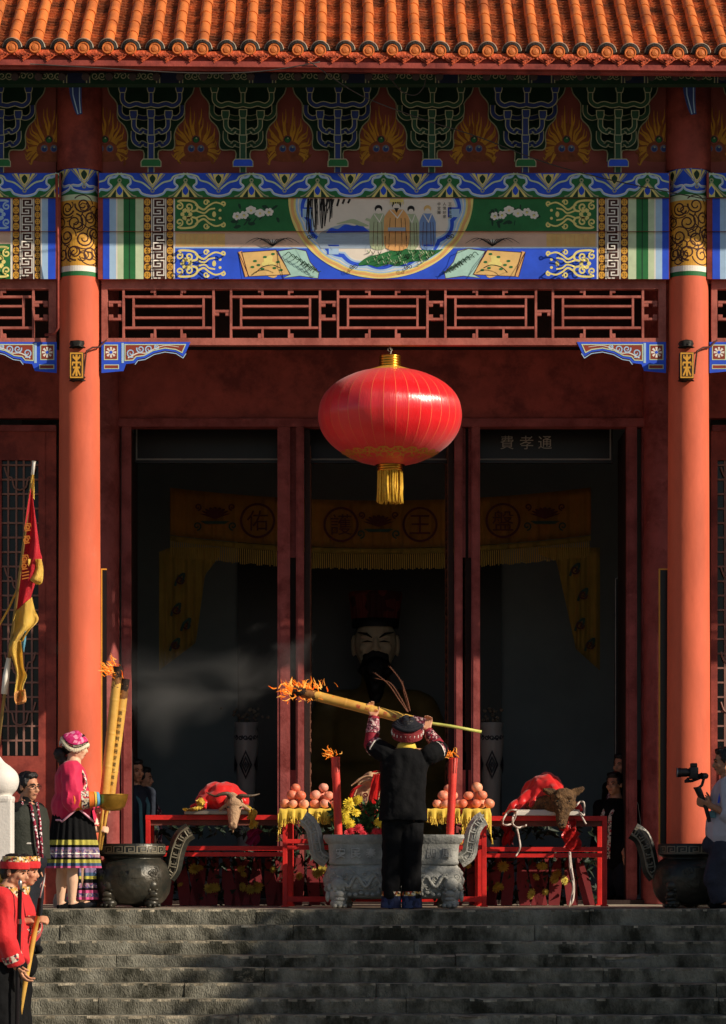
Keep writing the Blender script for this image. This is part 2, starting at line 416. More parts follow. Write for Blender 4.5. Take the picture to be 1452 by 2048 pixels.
# ------------------------------------------------------------------ the tree at the right whose shade lies on the steps (outside the frame)
m_leaf = mat('tree_leaf', (58, 84, 34), 0.6, var=0.35, scale=1.5)
m_bark = mat('tree_bark', (84, 66, 48), 0.9, var=0.3, scale=8, bump=0.6)
def tree():
    t = thing('shade_tree', 'broad leafy tree standing at the right of the steps', 'tree', (11.5, -7.3, -1.36))
    b = B(); tube(b, [(11.5, -7.3, -1.4), (11.6, -7.25, 0.4), (11.3, -7.35, 2.0), (11.6, -7.3, 3.6)], [0.36, 0.27, 0.22, 0.16], 12)
    for e in [(8.0, -7.5, 4.6), (9.4, -7.0, 6.4), (12.4, -7.6, 7.8), (14.8, -7.1, 7.4), (16.6, -7.4, 6.4)]:
        tube(b, [(11.35, -7.33, 1.9), ((11.4+e[0])/2, -7.3, (2.6+e[2])/2+0.2), e], [0.16, 0.1, 0.03], 8)
    obj('trunk', b, m_bark, t, smooth=True)
    prof = [(3.5, -1.3), (5.2, 1.2), (7.1, 3.5), (8.6, 5.3), (10.3, 6.7), (12.6, 7.1), (15.3, 8.1), (16.2, 7.9), (17, 7.4), (19, 6.0), (19.6, 3)]
    def top(x):
        for (a, b_) in zip(prof, prof[1:]):
            if a[0] <= x <= b_[0]: return a[1]+(b_[1]-a[1])*(x-a[0])/(b_[0]-a[0])
        return -9
    b = B(); n = 0; rnd = random.Random(5)
    while n < 4200:
        x = rnd.uniform(4.9, 19.5); z = rnd.uniform(0.6, 9)
        tz = top(x)+0.25*math.sin(x*4.1)+0.18*math.sin(x*9.7)
        if z > tz-0.15: continue
        if z < tz-2.6 and rnd.random() < 0.2: continue
        c = Vector((x, -7.3+rnd.uniform(-1.3, 1.3), z)); n += 1
        for k in range(9):
            q = c+Vector((rnd.gauss(0, .15), rnd.gauss(0, .15), rnd.gauss(0, .12)))
            a = Vector((rnd.uniform(-1, 1), rnd.uniform(-1, 1), rnd.uniform(-1, 1))).normalized(); u, v = frame_of(a)
            s = rnd.uniform(0.09, 0.17)
            add_faces(b, [q-u*s, q-v*s*0.5, q+u*s, q+v*s*0.5], [(0, 1, 2, 3)])
    obj('crown', b, m_leaf, t)
tree()

# ------------------------------------------------------------------ the temple hall
XL, XR = P(159, 0, 0).x, P(1377, 0, 0).x; BAY = XR-XL
hall = thing('temple_hall', 'red temple hall with orange tiled roof and painted beams', 'temple hall', ((XL+XR)/2, 2.0, 0.0))
def part(name, bm, m, parent=None, **k): return obj(name, bm, m, parent or hall, **k)

# roof -------------------------------------------------------------
YEAVE = -1.15; TH = R(33.6); CX_, SX_ = math.cos(TH), math.sin(TH); ZEAVE = P(0, 101, YEAVE).z
SAG = 0.0085
def roofpt(x, s, h): # s up the slope from the eave, h off the slope
    return Vector((x, YEAVE+s*CX_-h*SX_, ZEAVE+s*SX_+h*CX_-SAG*x))
PITCH = L(47.55, YEAVE); X0 = P(24, 0, YEAVE).x-PITCH*8
NR = 48
rb = B()
random.seed(3)
jit = [random.uniform(-0.006, 0.006) for _ in range(NR+1)]
for i in range(NR):
    xa = X0+PITCH*i+jit[i]; xb = X0+PITCH*(i+1)+jit[i+1]
    # the pan tiles of this gully, each course lapping the one below
    prev = None
    for k in range(46):
        for (s, hh) in ((k*0.07, 0.019), (k*0.07+0.066, 0.0)):
            hh += random.uniform(-0.002, 0.002)
            row = [rb.verts.new(roofpt(xa+(xb-xa)*j/6, s, hh-0.020*math.sin(PI*j/6)-0.004)) for j in range(7)]
            if prev:
                for j in range(6):
                    f = rb.faces.new([prev[j], prev[j+1], row[j+1], row[j]]); f.material_index = 1
            prev = row
for i in range(NR+1):
    x = X0+PITCH*i+jit[i]; s = 0.05
    while s < 3.3:   # half round cover tiles
        r0, r1 = 0.050, 0.0455; ringA = []; ringB = []; ln = random.uniform(0.262, 0.275); dx = random.uniform(-0.003, 0.003)
        for k in range(9):
            a = PI*k/8
            ringA.append(rb.verts.new(roofpt(x+dx+r0*math.cos(a), s, r0*math.sin(a)+0.004)))
            ringB.append(rb.verts.new(roofpt(x+dx+r1*math.cos(a), s+ln, r1*math.sin(a))))
        for k in range(8): rb.faces.new([ringA[k], ringA[k+1], ringB[k+1], ringB[k]])
        rb.faces.new(ringA)
        s += ln-0.004
# slab under the tiles, the eave board and the rear slope
p = [roofpt(X0-0.2, 0.0, -0.06), roofpt(X0+PITCH*NR+0.2, 0.0, -0.06), roofpt(X0+PITCH*NR+0.2, 5.2, -0.06), roofpt(X0-0.2, 5.2, -0.06)]
q = [v-Vector((0, 0, 0.10)) for v in p]
add_faces(rb, p+q, [(0, 1, 2, 3), (7, 6, 5, 4), (0, 4, 5, 1), (2, 6, 7, 3), (0, 3, 7, 4), (1, 5, 6, 2)], 2)
zr = p[2].z; yr = p[2].y
box(rb, X0-0.2, X0+PITCH*NR+0.2, yr-0.12, yr+0.12, zr-0.2, zr+0.35, 2)
add_faces(rb, [p[3], p[2], Vector((p[2].x, yr+6.5, zr-4.3)), Vector((p[3].x, yr+6.5, zr-4.3))], [(0, 1, 2, 3)], 1)
roof = part('roof', rb, [m_tile, m_pan, m_dkred], smooth=True, angle=35)
eb = B(); n = 60
for k in range(2):
    y0, y1 = (YEAVE-0.02, YEAVE+0.05) if k == 0 else (YEAVE+0.03, YEAVE+0.09)
    za, zb_ = (-0.105, -0.150) if k == 0 else (-0.148, -0.172)
    xs = (X0-0.2, X0+PITCH*NR+0.2)
    vs = [Vector((x, y, ZEAVE+z-SAG*x)) for x in xs for y in (y0, y1) for z in (zb_, za)]
    add_faces(eb, vs, [(0, 1, 3, 2), (4, 6, 7, 5), (0, 4, 5, 1), (2, 3, 7, 6), (0, 2, 6, 4), (1, 5, 7, 3)])
obj('eave_board', eb, m_dkred, roof)
# one round end tile with its mortar collar and one drip tile, then copies along the eave
i0 = 8
x = X0+PITCH*i0; c0 = Vector((x, YEAVE-0.012, ZEAVE-SAG*x))
cb = B()
def ringdisc(bm, c, prof, seg=20, mi=0, a0=0, a1=2*PI):
    rings = []
    for (r, d) in prof: rings.append([bm.verts.new(c+Vector((r*math.cos(a0+(a1-a0)*k/seg), -d, r*math.sin(a0+(a1-a0)*k/seg)))) for k in range(seg+1)])
    for a, b_ in zip(rings, rings[1:]):
        for k in range(seg):
            f = bm.faces.new([a[k], a[k+1], b_[k+1], b_[k]]); f.material_index = mi
ringdisc(cb, c0, [(0.050, -0.10), (0.050, 0.0), (0.046, 0.008), (0.040, 0.008), (0.038, 0.003), (0.028, 0.003), (0.024, 0.010), (0.010, 0.013), (0.0005, 0.013)])
ringdisc(cb, c0+Vector((0, 0.02, 0.006)), [(0.054, 0.012), (0.076, 0.0), (0.086, -0.05), (0.060, -0.10)], 18, 1, R(-12), R(192))
ringdisc(cb, c0+Vector((0, 0.028, 0.008)), [(0.077, 0.012), (0.083, 0.006), (0.085, -0.03)], 18, 2, R(0), R(180))
cap = obj('tile_cap', cb, [m_tile, m_mortar, m_limeline], roof, smooth=True, angle=40)
db = B(); xm = x+PITCH/2
def tongue_plate(k, y_, h, dz):
    o2 = [(-.50, .004), (-.50, -.022), (-.43, -.046), (-.31, -.052), (-.20, -.074), (-.08, -.090), (0, -.106), (.08, -.090), (.20, -.074), (.31, -.052), (.43, -.046), (.50, -.022), (.50, .004)]
    f = [Vector((xm+u*PITCH*k, YEAVE+.006+y_+v*.35, ZEAVE-SAG*x-.014+(v+.03)*k-.03+dz)) for u, v in o2]
    r = [v+Vector((0, h, 0)) for v in f]; n = len(f)
    add_faces(db, f+r, [tuple(range(n)), tuple(range(2*n-1, n-1, -1))]+[(i, i+n, (i+1) % n+n, (i+1) % n) for i in range(n)])
tongue_plate(1.0, 0, .016, 0); tongue_plate(.70, -.007, .007, -.004); tongue_plate(.34, -.013, .007, -.008)
for u in (-.28, -.14, .14, .28): tube(db, [(xm+u*PITCH*.5, YEAVE-.017, ZEAVE-SAG*x-.05), (xm+u*PITCH*.9, YEAVE-.022, ZEAVE-SAG*x-.066), (xm+u*PITCH*1.05, YEAVE-.018, ZEAVE-SAG*x-.056)], .005, 6)
drip = obj('drip_tile', db, m_dtile, roof)
random.seed(9)
for i in range(NR+1):
    if i == i0: continue
    if i < 4 or i > NR-6: continue
    d = PITCH*(i-i0)
    for o in (cap, drip):
        k = copy_tree(o, roof, (d+jit[i]+random.uniform(-.003, .003), random.uniform(-.006, .006), -SAG*d+random.uniform(-.004, .004)))
        k.rotation_euler = (0, 0, 0)

# columns -----------------------------------------------------------
def zpx(py, Y=0.0): return P(0, py, Y).z
def column(cx, cy, z1, r0, r1, m, name='column'):
    b = B(); prof = [(r0*1.0, 0.0)]+[(r0+(r1-r0)*t/12, z1*t/12) for t in range(1, 13)]
    lathe(b, prof, (cx, cy, 0), 48)
    return part(name, b, m, smooth=True)
RB, RT = L(44.5, 0), L(38.5, 0)
cols = {}
for cx in (XL, XR):
    c = column(cx, 0, zpx(556), RB, RT+0.004, m_colred); cols[cx] = c
    b = B(); lathe(b, [(RT, 0), (RT, zpx(345)-zpx(556))], (cx, 0, zpx(556)), 48); lathe(b, [(RT+0.03, 0), (RT+0.03, zpx(130)-zpx(345))], (cx, 0.02, zpx(345)), 40)
    obj('column_top', b, m_dkred, c, smooth=True)  # upper column in darker red, its shadow put into the colour
    b = B(); lathe(b, [(RB*1.16, 0.0), (RB*1.2, 0.05), (RB*1.12, 0.11), (RB*1.0, 0.12)], (cx, 0, 0.0), 40); obj('column_base', b, m_slab, c, smooth=True)
for cx in (XL-BAY, XR+BAY):
    c = column(cx, 0, zpx(345), RB, RT, m_colred)
YD = 2.15
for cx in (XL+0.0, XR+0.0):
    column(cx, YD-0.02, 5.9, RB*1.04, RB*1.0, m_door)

# ornament on the round column tops: scroll collar ---------------------
def column_paint(cx, pxc, seed):
    rr = RT+0.004
    def f(x, y, l):
        a = (x-pxc)/38.5
        return Vector((cx+(rr+l*0.0005)*math.sin(a), -(rr+l*0.0005)*math.cos(a), zpx(y)))
    p = Paint(); hw = 38.5*1.5
    p.rect(pxc-hw, pxc+hw, 397, 408, m_pgreen, 1); p.rect(pxc-hw, pxc+hw, 408, 538, m_gold, 1)
    p.rect(pxc-hw, pxc+hw, 538, 549, m_white, 1); p.rect(pxc-hw, pxc+hw, 549, 558, m_green, 1)
    p.rect(pxc-hw, pxc+hw, 345, 397, m_green, 1)
    for k in range(-2, 3):   # lobed band
        c_ = pxc+12+k*52
        lobed(p, c_, 345, 395, 1)
    random.seed(seed)
    for (sx, sy, r, a, tn) in [(-22, 424, 15, 20, 1.5), (10, 418, 16, 190, -1.5), (-38, 452, 14, 100, 1.4), (-6, 452, 17, 280, 1.6), (26, 444, 15, 60, -1.5), (-24, 480, 16, 200, -1.5), (12, 484, 17, 330, 1.6), (36, 474, 13, 120, 1.4), (-6, 512, 16, 80, 1.5), (-34, 514, 15, 250, -1.5), (24, 516, 16, 10, -1.5), (46, 506, 12, 30, 1.5), (-48, 484, 12, 30, 1.5), (48, 430, 12, 30, 1.5)]:
        p.stroke(spiral(pxc+sx, sy, r, 4, a, tn, 22), 3.3, m_brown, 3, taper=(1, .7))
        p.stroke(arc(pxc+sx, sy, r+5, r+4, a+30, a+160, 10), 2.2, m_brown, 3)
    for k in range(16):
        a, b_ = pxc+random.uniform(-46, 46), random.uniform(414, 532)
        p.stroke(arc(a, b_, 9, 8, random.uniform(0, 360), random.uniform(400, 520), 8), 2.0, m_brown, 3)
    p.build('painted_collar', f, cols[cx], cx=[pxc+k*5 for k in range(-12, 13)])
def lobed(p, c, y0, y1, L0=1):
    """one blue lobe with its light border and pendant bud; the ground behind is green"""
    h = y1-y0
    pts = [(-64, 0), (-58, .16), (-46, .22), (-44, .42), (-50, .55), (-42, .70), (-28, .68), (-20, .86), (0, .95), (20, .86), (28, .68), (42, .70), (50, .55), (44, .42), (46, .22), (58, .16), (64, 0)]
    q = smooth([(c+a, y0+b*h) for a, b in pts], 4)
    p.poly(q, m_blue, L0+1)
    p.stroke(q, 4.6, m_lblue, L0+2); p.stroke([(a, b-2.0) for a, b in q][6:-6], 1.6, m_white, L0+3)
    p.poly([(c-22, y0+1), (c+22, y0+1), (c, y0+.6*h)], m_cream, L0+3)
    p.poly([(c-15, y0+1), (c+15, y0+1), (c+5, y0+.45*h), (c, y0+.52*h), (c-5, y0+.45*h)], m_blue, L0+4)
    p.poly(smooth([(c-11, y0+2), (c-8, y0+.3*h), (c, y0+.5*h), (c+8, y0+.3*h), (c+11, y0+2)], 4), m_cream, L0+5)
    p.poly(smooth([(c, y0+.06*h), (c-6, y0+.22*h), (c, y0+.44*h), (c+6, y0+.22*h), (c, y0+.06*h)], 4)[:-1], m_dgreen, L0+6)
    p.stroke([(c-25, y0+2), (c, y0+.62*h), (c+25, y0+2)], 2.0, m_outline, L0+7)
    p.disc(c, y0+.72*h, 4.2, m_outline, L0+8); p.disc(c, y0+.72*h, 2.0, m_blue, L0+9)
def lobed_up(p, c, y0, y1, L0=1):
    """the green lobe between two blue ones, with its upright bud"""
    h = y1-y0
    p.stroke(smooth([(c-62, y0+.66*h), (c-46, y0+.40*h), (c-30, y0+.30*h), (c-22, y0+.12*h), (c, y0+.04*h), (c+22, y0+.12*h), (c+30, y0+.30*h), (c+46, y0+.40*h), (c+62, y0+.66*h)], 4), 3.4, m_pgreen, L0+3)
    p.poly([(c-24, y1-1), (c+24, y1-1), (c, y0+.40*h)], m_cream, L0+4)
    p.poly([(c-18, y1-1), (c-7, y0+.66*h), (c-7, y1-1)], m_dgreen, L0+5); p.poly([(c+18, y1-1), (c+7, y0+.66*h), (c+7, y1-1)], m_dgreen, L0+5)
    p.poly(smooth([(c, y0+.52*h), (c-6, y0+.72*h), (c, y0+.9*h), (c+6, y0+.72*h), (c, y0+.52*h)], 4)[:-1], m_blue, L0+6)
    p.stroke(smooth([(c-34, y1-2), (c-24, y1-6), (c-6, y0+.52*h), (c, y0+.38*h), (c+6, y0+.52*h), (c+24, y1-6), (c+34, y1-2)], 4), 2.4, m_outline, L0+7)
    p.disc(c, y0+.30*h, 4.2, m_outline, L0+8); p.disc(c, y0+.30*h, 2.0, m_green, L0+9)
column_paint(XL, 159, 3); column_paint(XR, 1377, 8)

# beams -------------------------------------------------------------
YB1, YB2, YF = -0.135, -0.105, -0.165
def beam(px0, px1, name='architrave'):
    b = B(); pbox(b, px0, px1, 345.5, 395.5, YF, 0.14); pbox(b, px0, px1, 396, 462, YB1, 0.12); pbox(b, px0, px1, 462.5, 558, YB2, 0.12)
    return part(name, b, m_dkred)
arch = beam(196, 1340)
archl = beam(-1025, 121); archr = beam(1414, 2560)

def band_paint(px0, px1, first, parent):
    p = Paint(); p.rect(px0, px1, 346, 395, m_green, 1)
    c = first-132
    while c < px1+66:
        if c+66 > px0: lobed(p, c, 346, 395, 1)
        if px0 < c+66 < px1+60: lobed_up(p, c+66, 346, 395, 1)
        c += 132
    f = flat_map(YF)
    bm = p.bm
    for x_, s_ in ((px0, -1), (px1, 1)):
        bmesh.ops.bisect_plane(bm, geom=bm.verts[:]+bm.edges[:]+bm.faces[:], plane_co=(x_, 0, 0), plane_no=(s_, 0, 0), clear_outer=True)
    p.build('painted_band', f, parent)
band_paint(198, 1338, 305, arch); band_paint(-400, 118, 49-132*3, archl); band_paint(1418, 1900, 1489, archr)

def fret(p, x0, x1, y0, y1, mb, mf, L0):
    """key pattern of interlocked lines"""
    p.rect(x0, x1, y0, y1, mb, L0); wd = x1-x0; u = wd/6.0; y = y0+2; k = 0
    p.rect(x0+0.5, x0+2.5, y0, y1, mf, L0+2); p.rect(x1-2.5, x1-0.5, y0, y1, mf, L0+2)
    while y+u*4.6 < y1+u*2:
        a, b_ = (x0+u*1.0, x1-u*1.0) if k % 2 == 0 else (x1-u*1.0, x0+u*1.0); s = 1 if k % 2 == 0 else -1
        pts = [(a, y+u*3.4), (a, y), (b_-s*u*0.0, y), (b_, y+u*2.3), (a+s*u*1.35, y+u*2.3), (a+s*u*1.35, y+u*1.15), (b_-s*u*1.2, y+u*1.15)]
        pts = [(xx, min(yy, y1-1)) for xx, yy in pts]
        p.stroke(pts, 2.3, mf, L0+2)
        p.stroke([(a, min(y+u*3.4, y1-1)), (b_-s*u*1.3, min(y+u*3.4, y1-1))], 2.3, mf, L0+3)
        y += u*3.4; k += 1
def medallions(p, x0, x1, y0, y1, L0):
    p.rect(x0, x1, y0, y1, m_brown, L0); r = (x1-x0)/2; n = int((y1-y0)/(2*r+1.5)); st = (y1-y0)/n
    for k in range(n):
        c = y0+st*(k+.5); p.disc((x0+x1)/2, c, r*.93, m_gold, L0+2, ry=st*.46, n=12)
        for a in range(4): p.stroke([((x0+x1)/2+r*.2*math.cos(a*PI/2+.8), c+r*.2*math.sin(a*PI/2+.8)), ((x0+x1)/2+r*.65*math.cos(a*PI/2+.8), c+r*.65*math.sin(a*PI/2+.8))], 1.3, m_brown, L0+4)
def scrollwork(p, x0, y0, x1, y1, m, L0, flip=False):
    """a four lobed flower head with tendrils trailing away"""
    W = x1-x0; H = y1-y0; cy = (y0+y1)/2
    def T(pts): return [((x1-(a-x0)) if flip else a, b) for a, b in pts]
    cx = x0+W*.20
    for sy in (-1, 1):
        p.stroke(T(smooth([(x0+2, cy+sy*H*.42), (x0+W*.10, cy+sy*H*.47), (cx+W*.12, cy+sy*H*.44), (cx+W*.22, cy+sy*H*.30), (cx+W*.20, cy+sy*H*.14), (cx+W*.10, cy+sy*H*.10)], 5)), 4.2, m, L0)
        p.stroke(T(spiral(cx+W*.05, cy+sy*H*.25, H*.15, 2, 200 if sy > 0 else 160, 1.3*sy, 18)), 3.4, m, L0)
        p.stroke(T(spiral(x0+W*.06, cy+sy*H*.27, H*.13, 2, 90*sy, -1.2*sy, 16)), 3.2, m, L0)
        p.stroke(T(smooth([(cx+W*.18, cy+sy*H*.34), (cx+W*.34, cy+sy*H*.16), (cx+W*.46, cy+sy*H*.30), (cx+W*.60, cy+sy*H*.40), (cx+W*.78, cy+sy*H*.30)], 5)), 4.2, m, L0, taper=(1, .7))
        p.stroke(T(spiral(cx+W*.74, cy+sy*H*.36, H*.08, 2, -90*sy, 1.1*sy, 14)), 3.2, m, L0)
        p.stroke(T(smooth([(cx+W*.20, cy+sy*H*.12), (cx+W*.36, cy+sy*H*.04), (cx+W*.46, cy+sy*H*.16), (cx+W*.58, cy+sy*H*.20)], 5)), 3.2, m, L0)
        p.stroke(T(spiral(cx+W*.40, cy+sy*H*.40, H*.10, 2, 0, 1.2*sy, 14)), 2.8, m, L0)
    for a in range(6): p.disc(T([(cx+8*math.cos(a*PI/3), cy+8*math.sin(a*PI/3))])[0][0], cy+8*math.sin(a*PI/3), 4.2, m, L0, n=9)
    p.disc(T([(cx+W*.56, cy)])[0][0], cy, 4, m, L0, ry=6, n=9); p.disc(T([(cx+W*.68, cy-8)])[0][0], cy-8, 3, m, L0, n=8); p.disc(T([(cx+W*.68, cy+8)])[0][0], cy+8, 3, m, L0, n=8)
def stripes(p, mirror):
    X = (lambda a: 1543.5-a) if mirror else (lambda a: a)
    def rc(a, b_, m, l): p.rect(min(X(a), X(b_)), max(X(a), X(b_)), 396, 558, m, l)
    rc(206, 219, m_blue, 1); rc(219, 232, m_lblue, 1); rc(232, 235, m_white, 1); rc(235, 247, m_pgreen, 1); rc(247, 271, m_green, 1); rc(258, 260, m_dgreen, 3); rc(271, 287, m_pgreen, 1)
    a, b_ = sorted((X(287.5), X(302))); medallions(p, a, b_, 396, 558, 1)
    a, b_ = sorted((X(302), X(333))); fret(p, a, b_, 396, 558, m_brown, m_white, 1)
    a, b_ = sorted((X(333), X(347))); medallions(p, a, b_, 396, 558, 1)
    rc(347, 350, m_white, 1)
p = Paint()
stripes(p, False); stripes(p, True)
p.rect(350, 1193.5, 396, 462.5, m_green, 1); p.rect(350, 1193.5, 462.5, 495, m_beige, 1); p.rect(350, 1193.5, 495, 558, m_blue, 1)
p.rect(352, 450, 467, 493, m_tan, 2); p.rect(1093, 1191, 467, 493, m_tan, 2)
for k in range(9):
    for xx in (362, 1104): p.stroke([(xx+k*9, 470), (xx+k*9, 490)], 1.2, m_orange, 3)
p.rect(350, 1193.5, 494, 496.5, m_lblue, 3)
scrollwork(p, 353, 399, 452, 458, m_cream, 4); scrollwork(p, 353, 499, 452, 555, m_cream, 4)
scrollwork(p, 1091, 399, 1190, 458, m_cream, 4, True); scrollwork(p, 1091, 499, 1190, 555, m_cream, 4, True)
random.seed(12)
for fx in (512, 1028):          # white peonies on the green
    for (a, b_) in [(-38, 8), (-10, -4), (8, 2), (26, 0), (-24, 6), (40, 6)]:
        if abs(a) > 34 and fx < 700 and a > 0: continue
        for k in range(6):
            an = k*1.05+a; p.disc(fx+a+6*math.cos(an), 428+b_+5*math.sin(an)-4, 5.2 if abs(a) < 20 else 3.4, m_white, 5+k*.3, ry=3.6, n=9)
        p.disc(fx+a, 425+b_, 2.4, m_cream, 9, n=8)
    for k in range(18):
        a = random.uniform(-46, 46); b_ = random.uniform(-18, 24); an = random.uniform(0, PI)
        p.poly(smooth([(fx+a-8*math.cos(an), 430+b_-5*math.sin(an)), (fx+a+2, 430+b_-4), (fx+a+8*math.cos(an), 430+b_+5*math.sin(an)), (fx+a-1, 430+b_+4)], 2, True), m_dgreen, 3)
for sx, s in ((545, 1), (985, -1)):   # orchid leaves on the beige
    for k in range(9):
        t = -60+k*15; p.stroke(smooth([(sx+s*0, 492), (sx+t*.5, 480-abs(k-4)*1.0), (sx+t*.9, 478+abs(k-4)*2.2)], 5), 2.0, m_ink, 4, taper=(1, .3))
    p.disc(sx, 482, 5, m_white, 5, ry=3); p.disc(sx+6, 486, 4, m_white, 5, ry=3)
def handscroll(s, X):       # picture scroll and fan leaf painted on the blue
    q = [(477, 505), (552, 500), (581, 549), (498, 553)]
    p.poly([(X(a), b_) for a, b_ in q], m_tan, 4); p.stroke([(X(a), b_) for a, b_ in q], 1.4, m_brown, 6, closed=True)
    p.stroke([(X(480), 503), (X(494), 553)], 8, m_orange, 7); p.stroke([(X(483), 503), (X(497), 553)], 1.6, m_brown, 8); p.stroke([(X(476), 504), (X(490), 554)], 1.6, m_brown, 8)
    for (a, b_, r) in [(536, 520, 9), (530, 528, 7), (544, 528, 7), (540, 515, 6)]: p.disc(X(a), b_, r, m_cream, 6, ry=r*.7)
    p.stroke(smooth([(X(512), 545), (X(525), 534), (X(545), 530), (X(560), 536)], 5), 1.8, m_ink, 7)
    for (a, b_) in [(510, 522), (517, 530), (525, 538), (549, 536), (556, 524), (530, 514), (562, 540), (505, 534), (546, 508)]: p.disc(X(a), b_, 4.2, m_green, 7, ry=2.4, n=8)
    p.poly(smooth([(X(531), 549), (X(540), 543), (X(556), 547), (X(548), 556)], 3, True), m_tan, 6)
    q = [(556, 502), (590, 497), (612, 502), (620, 524), (638, 545), (636, 557), (600, 552), (566, 556), (580, 549), (568, 525)]
    p.poly([(X(a), b_) for a, b_ in q], m_bgreen, 4); p.stroke([(X(a), b_) for a, b_ in q], 1.4, m_brown, 6, closed=True)
    for k in range(7):
        a = 570+k*8; p.stroke(smooth([(X(a), 510+k*5), (X(a+8), 504+k*5), (X(a+16), 514+k*5), (X(a+24), 512+k*5)], 4), 1.4, m_dgreen, 6)
    for k in range(6): p.stroke([(X(600+k*5), 530+k*3), (X(606+k*5), 524+k*3), (X(611+k*5), 533+k*2)], 1.2, m_ink, 6)
handscroll(1, lambda a: a); handscroll(-1, lambda a: 1527-a)
# the great lobed medallion in the middle
CXM = 761.5
def ring(r, rx=None, wob=0, n=180):
    o = []
    for k in range(n+1):
        a = PI*k/n; w_ = 1+wob*(abs(math.sin(a*9))*1.2-.4); o.append((CXM-(rx or r)*math.cos(a)*w_, 396+r*math.sin(a)*w_))
    return o
for (ry, rx, m, l, wb) in [(161, 185, m_cream, 10, .0), (157, 180, m_orange, 11, .012), (152, 174, m_cream, 12, .01), (149, 170, m_lblue, 13, .012), (146, 166, m_white, 14, .012), (144, 163, m_lblue, 15, .02), (139, 158, m_blue, 16, .035), (131, 150, m_lblue, 17, .045), (127, 146, m_white, 17.5, .05), (124, 143, m_paper, 18, .05)]:
    q = ring(ry, rx, wb); p.poly([(a, max(396.2, b_)) for a, b_ in q], m, l)
for k in range(9):
    a = R(12+k*19.5)
    if k in (0, 2, 6, 8) or k in (4,):
        cx, cy = CXM-150*math.cos(a), 398+131*math.sin(a)
        if k != 4: p.poly([(cx-11, cy-9), (cx+11, cy-9), (cx+10, cy+9), (cx-10, cy+9)], m_lblue, 20); p.stroke([(cx-11, cy+9), (cx-11, cy-9), (cx+11, cy-9)], 3, m_blue, 21)
    cx, cy = CXM-163*math.cos(a), 398+144*math.sin(a)
    if k in (1, 3, 5, 7): 
        p.stroke(spiral(cx-4, cy, 5, 1, 0, 1.3, 12), 1.3, m_ink, 22); p.stroke(spiral(cx+4, cy, 5, 1, 180, 1.3, 12), 1.3, m_ink, 22)
# landscape within the medallion
p.poly(smooth([(640, 466), (655, 458), (672, 452), (690, 448), (712, 452), (738, 458), (750, 466)], 4)+[(744, 497), (642, 497), (632, 480)], m_slate, 22)
p.poly(smooth([(652, 466), (662, 456), (676, 458), (690, 449), (708, 452), (720, 448), (735, 460), (742, 464)], 3), m_blue, 24)
p.poly(smooth([(672, 448), (690, 442), (706, 438), (722, 444), (738, 452), (720, 452), (700, 446)], 3, True), m_sage, 24)
random.seed(4)
for k in range(34):         # hanging willow
    a = 614+abs(random.gauss(0, 1))*38; a = min(a, 704)
    ln = random.uniform(20, 74)*(1-(a-612)/190); y = 397
    p.stroke(smooth([(a, y), (a+random.uniform(-2, 2), y+ln*.5), (a+random.uniform(-3, 3), y+ln)], 4), random.uniform(2.2, 4.2), m_ink, 25, taper=(.6, .5))
for k in range(8): p.stroke([(700-k*11, 398), (696-k*11, 402+random.uniform(4, 14))], 4, m_ink, 25)
p.poly(smooth([(716, 530), (735, 514), (760, 508), (778, 502), (800, 498), (830, 499), (870, 500), (886, 498), (872, 508), (850, 520), (820, 524), (796, 532), (776, 528), (756, 534), (740, 530)], 3, True), m_green, 22)
for k in range(60):
    a = random.uniform(735, 872); b_ = random.uniform(502, 528)
    if b_ > 534-(a-735)*.08-8 and a > 850: continue
    p.stroke([(a-3, b_-3), (a, b_+3), (a+3, b_-3)], 1.0, m_pgreen if k % 3 else m_ink, 24)
def robed(cx, top, bot, wd, m, hair, skin, face_r, l=26, beard=False, arms=True):
    p.poly(smooth([(cx-wd*.32, top+17), (cx-wd*.55, top+30), (cx-wd*.60, (top+bot)/2), (cx-wd*.50, bot), (cx+wd*.50, bot), (cx+wd*.62, (top+bot)/2), (cx+wd*.55, top+30), (cx+wd*.32, top+17)], 4), m, l)
    for s in (-.3, -.05, .22, .4): p.stroke(smooth([(cx+wd*s, top+34), (cx+wd*s*1.1, (top+bot)/2+8), (cx+wd*s*1.2, bot-2)], 3), 1.0, m_brown, l+2)
    p.stroke([(cx-wd*.3, top+18), (cx+2, top+34), (cx+wd*.3, top+18)], 2, m_white, l+2)
    p.disc(cx, top+7.5, face_r+.8, hair, l+1, n=14); p.disc(cx, top+12, face_r-1.2, skin, l+2, n=14)
    if beard: p.poly([(cx-5, top+14), (cx+5, top+14), (cx, top+24)], m_ink, l+3)
robed(757, 410, 495, 30, m_sage, m_ink, m_paper, 7); p.poly([(733, 436), (748, 440), (746, 446), (730, 440)], m_sage, 28)
robed(822, 411, 495, 26, m_sage, m_ink, m_paper, 6.5); robed(855, 410, 495, 27, mat('paint_mid_blue', (124, 156, 208), 0.7, var=.1), m_tan, m_paper, 6.5)
robed(793, 402, 496, 42, m_orange, m_ink, m_paper, 8.5, 30, True)
p.rect(776, 811, 455, 462, m_slate, 36); p.rect(780, 807, 398, 404, m_cream, 36)
for k in range(7): p.stroke([(780+k*4.5, 404), (780+k*4.5, 409)], 1.2, m_cream, 36)
for (cx_, chs) in ((900, '王護民國'), (889, '人情好景'), (878, '中宮圖')):
    for k, ch in enumerate(chs): p.text(ch, cx_, 408+k*8.4, 6.6, m_ink, 30)
for s_ in (1,):
    p.build('painted_panel', lambda x, y, l, up=True: P(x, y, (YB1 if up else YB2)-0.0015-0.0004*l), arch, split=462.3)
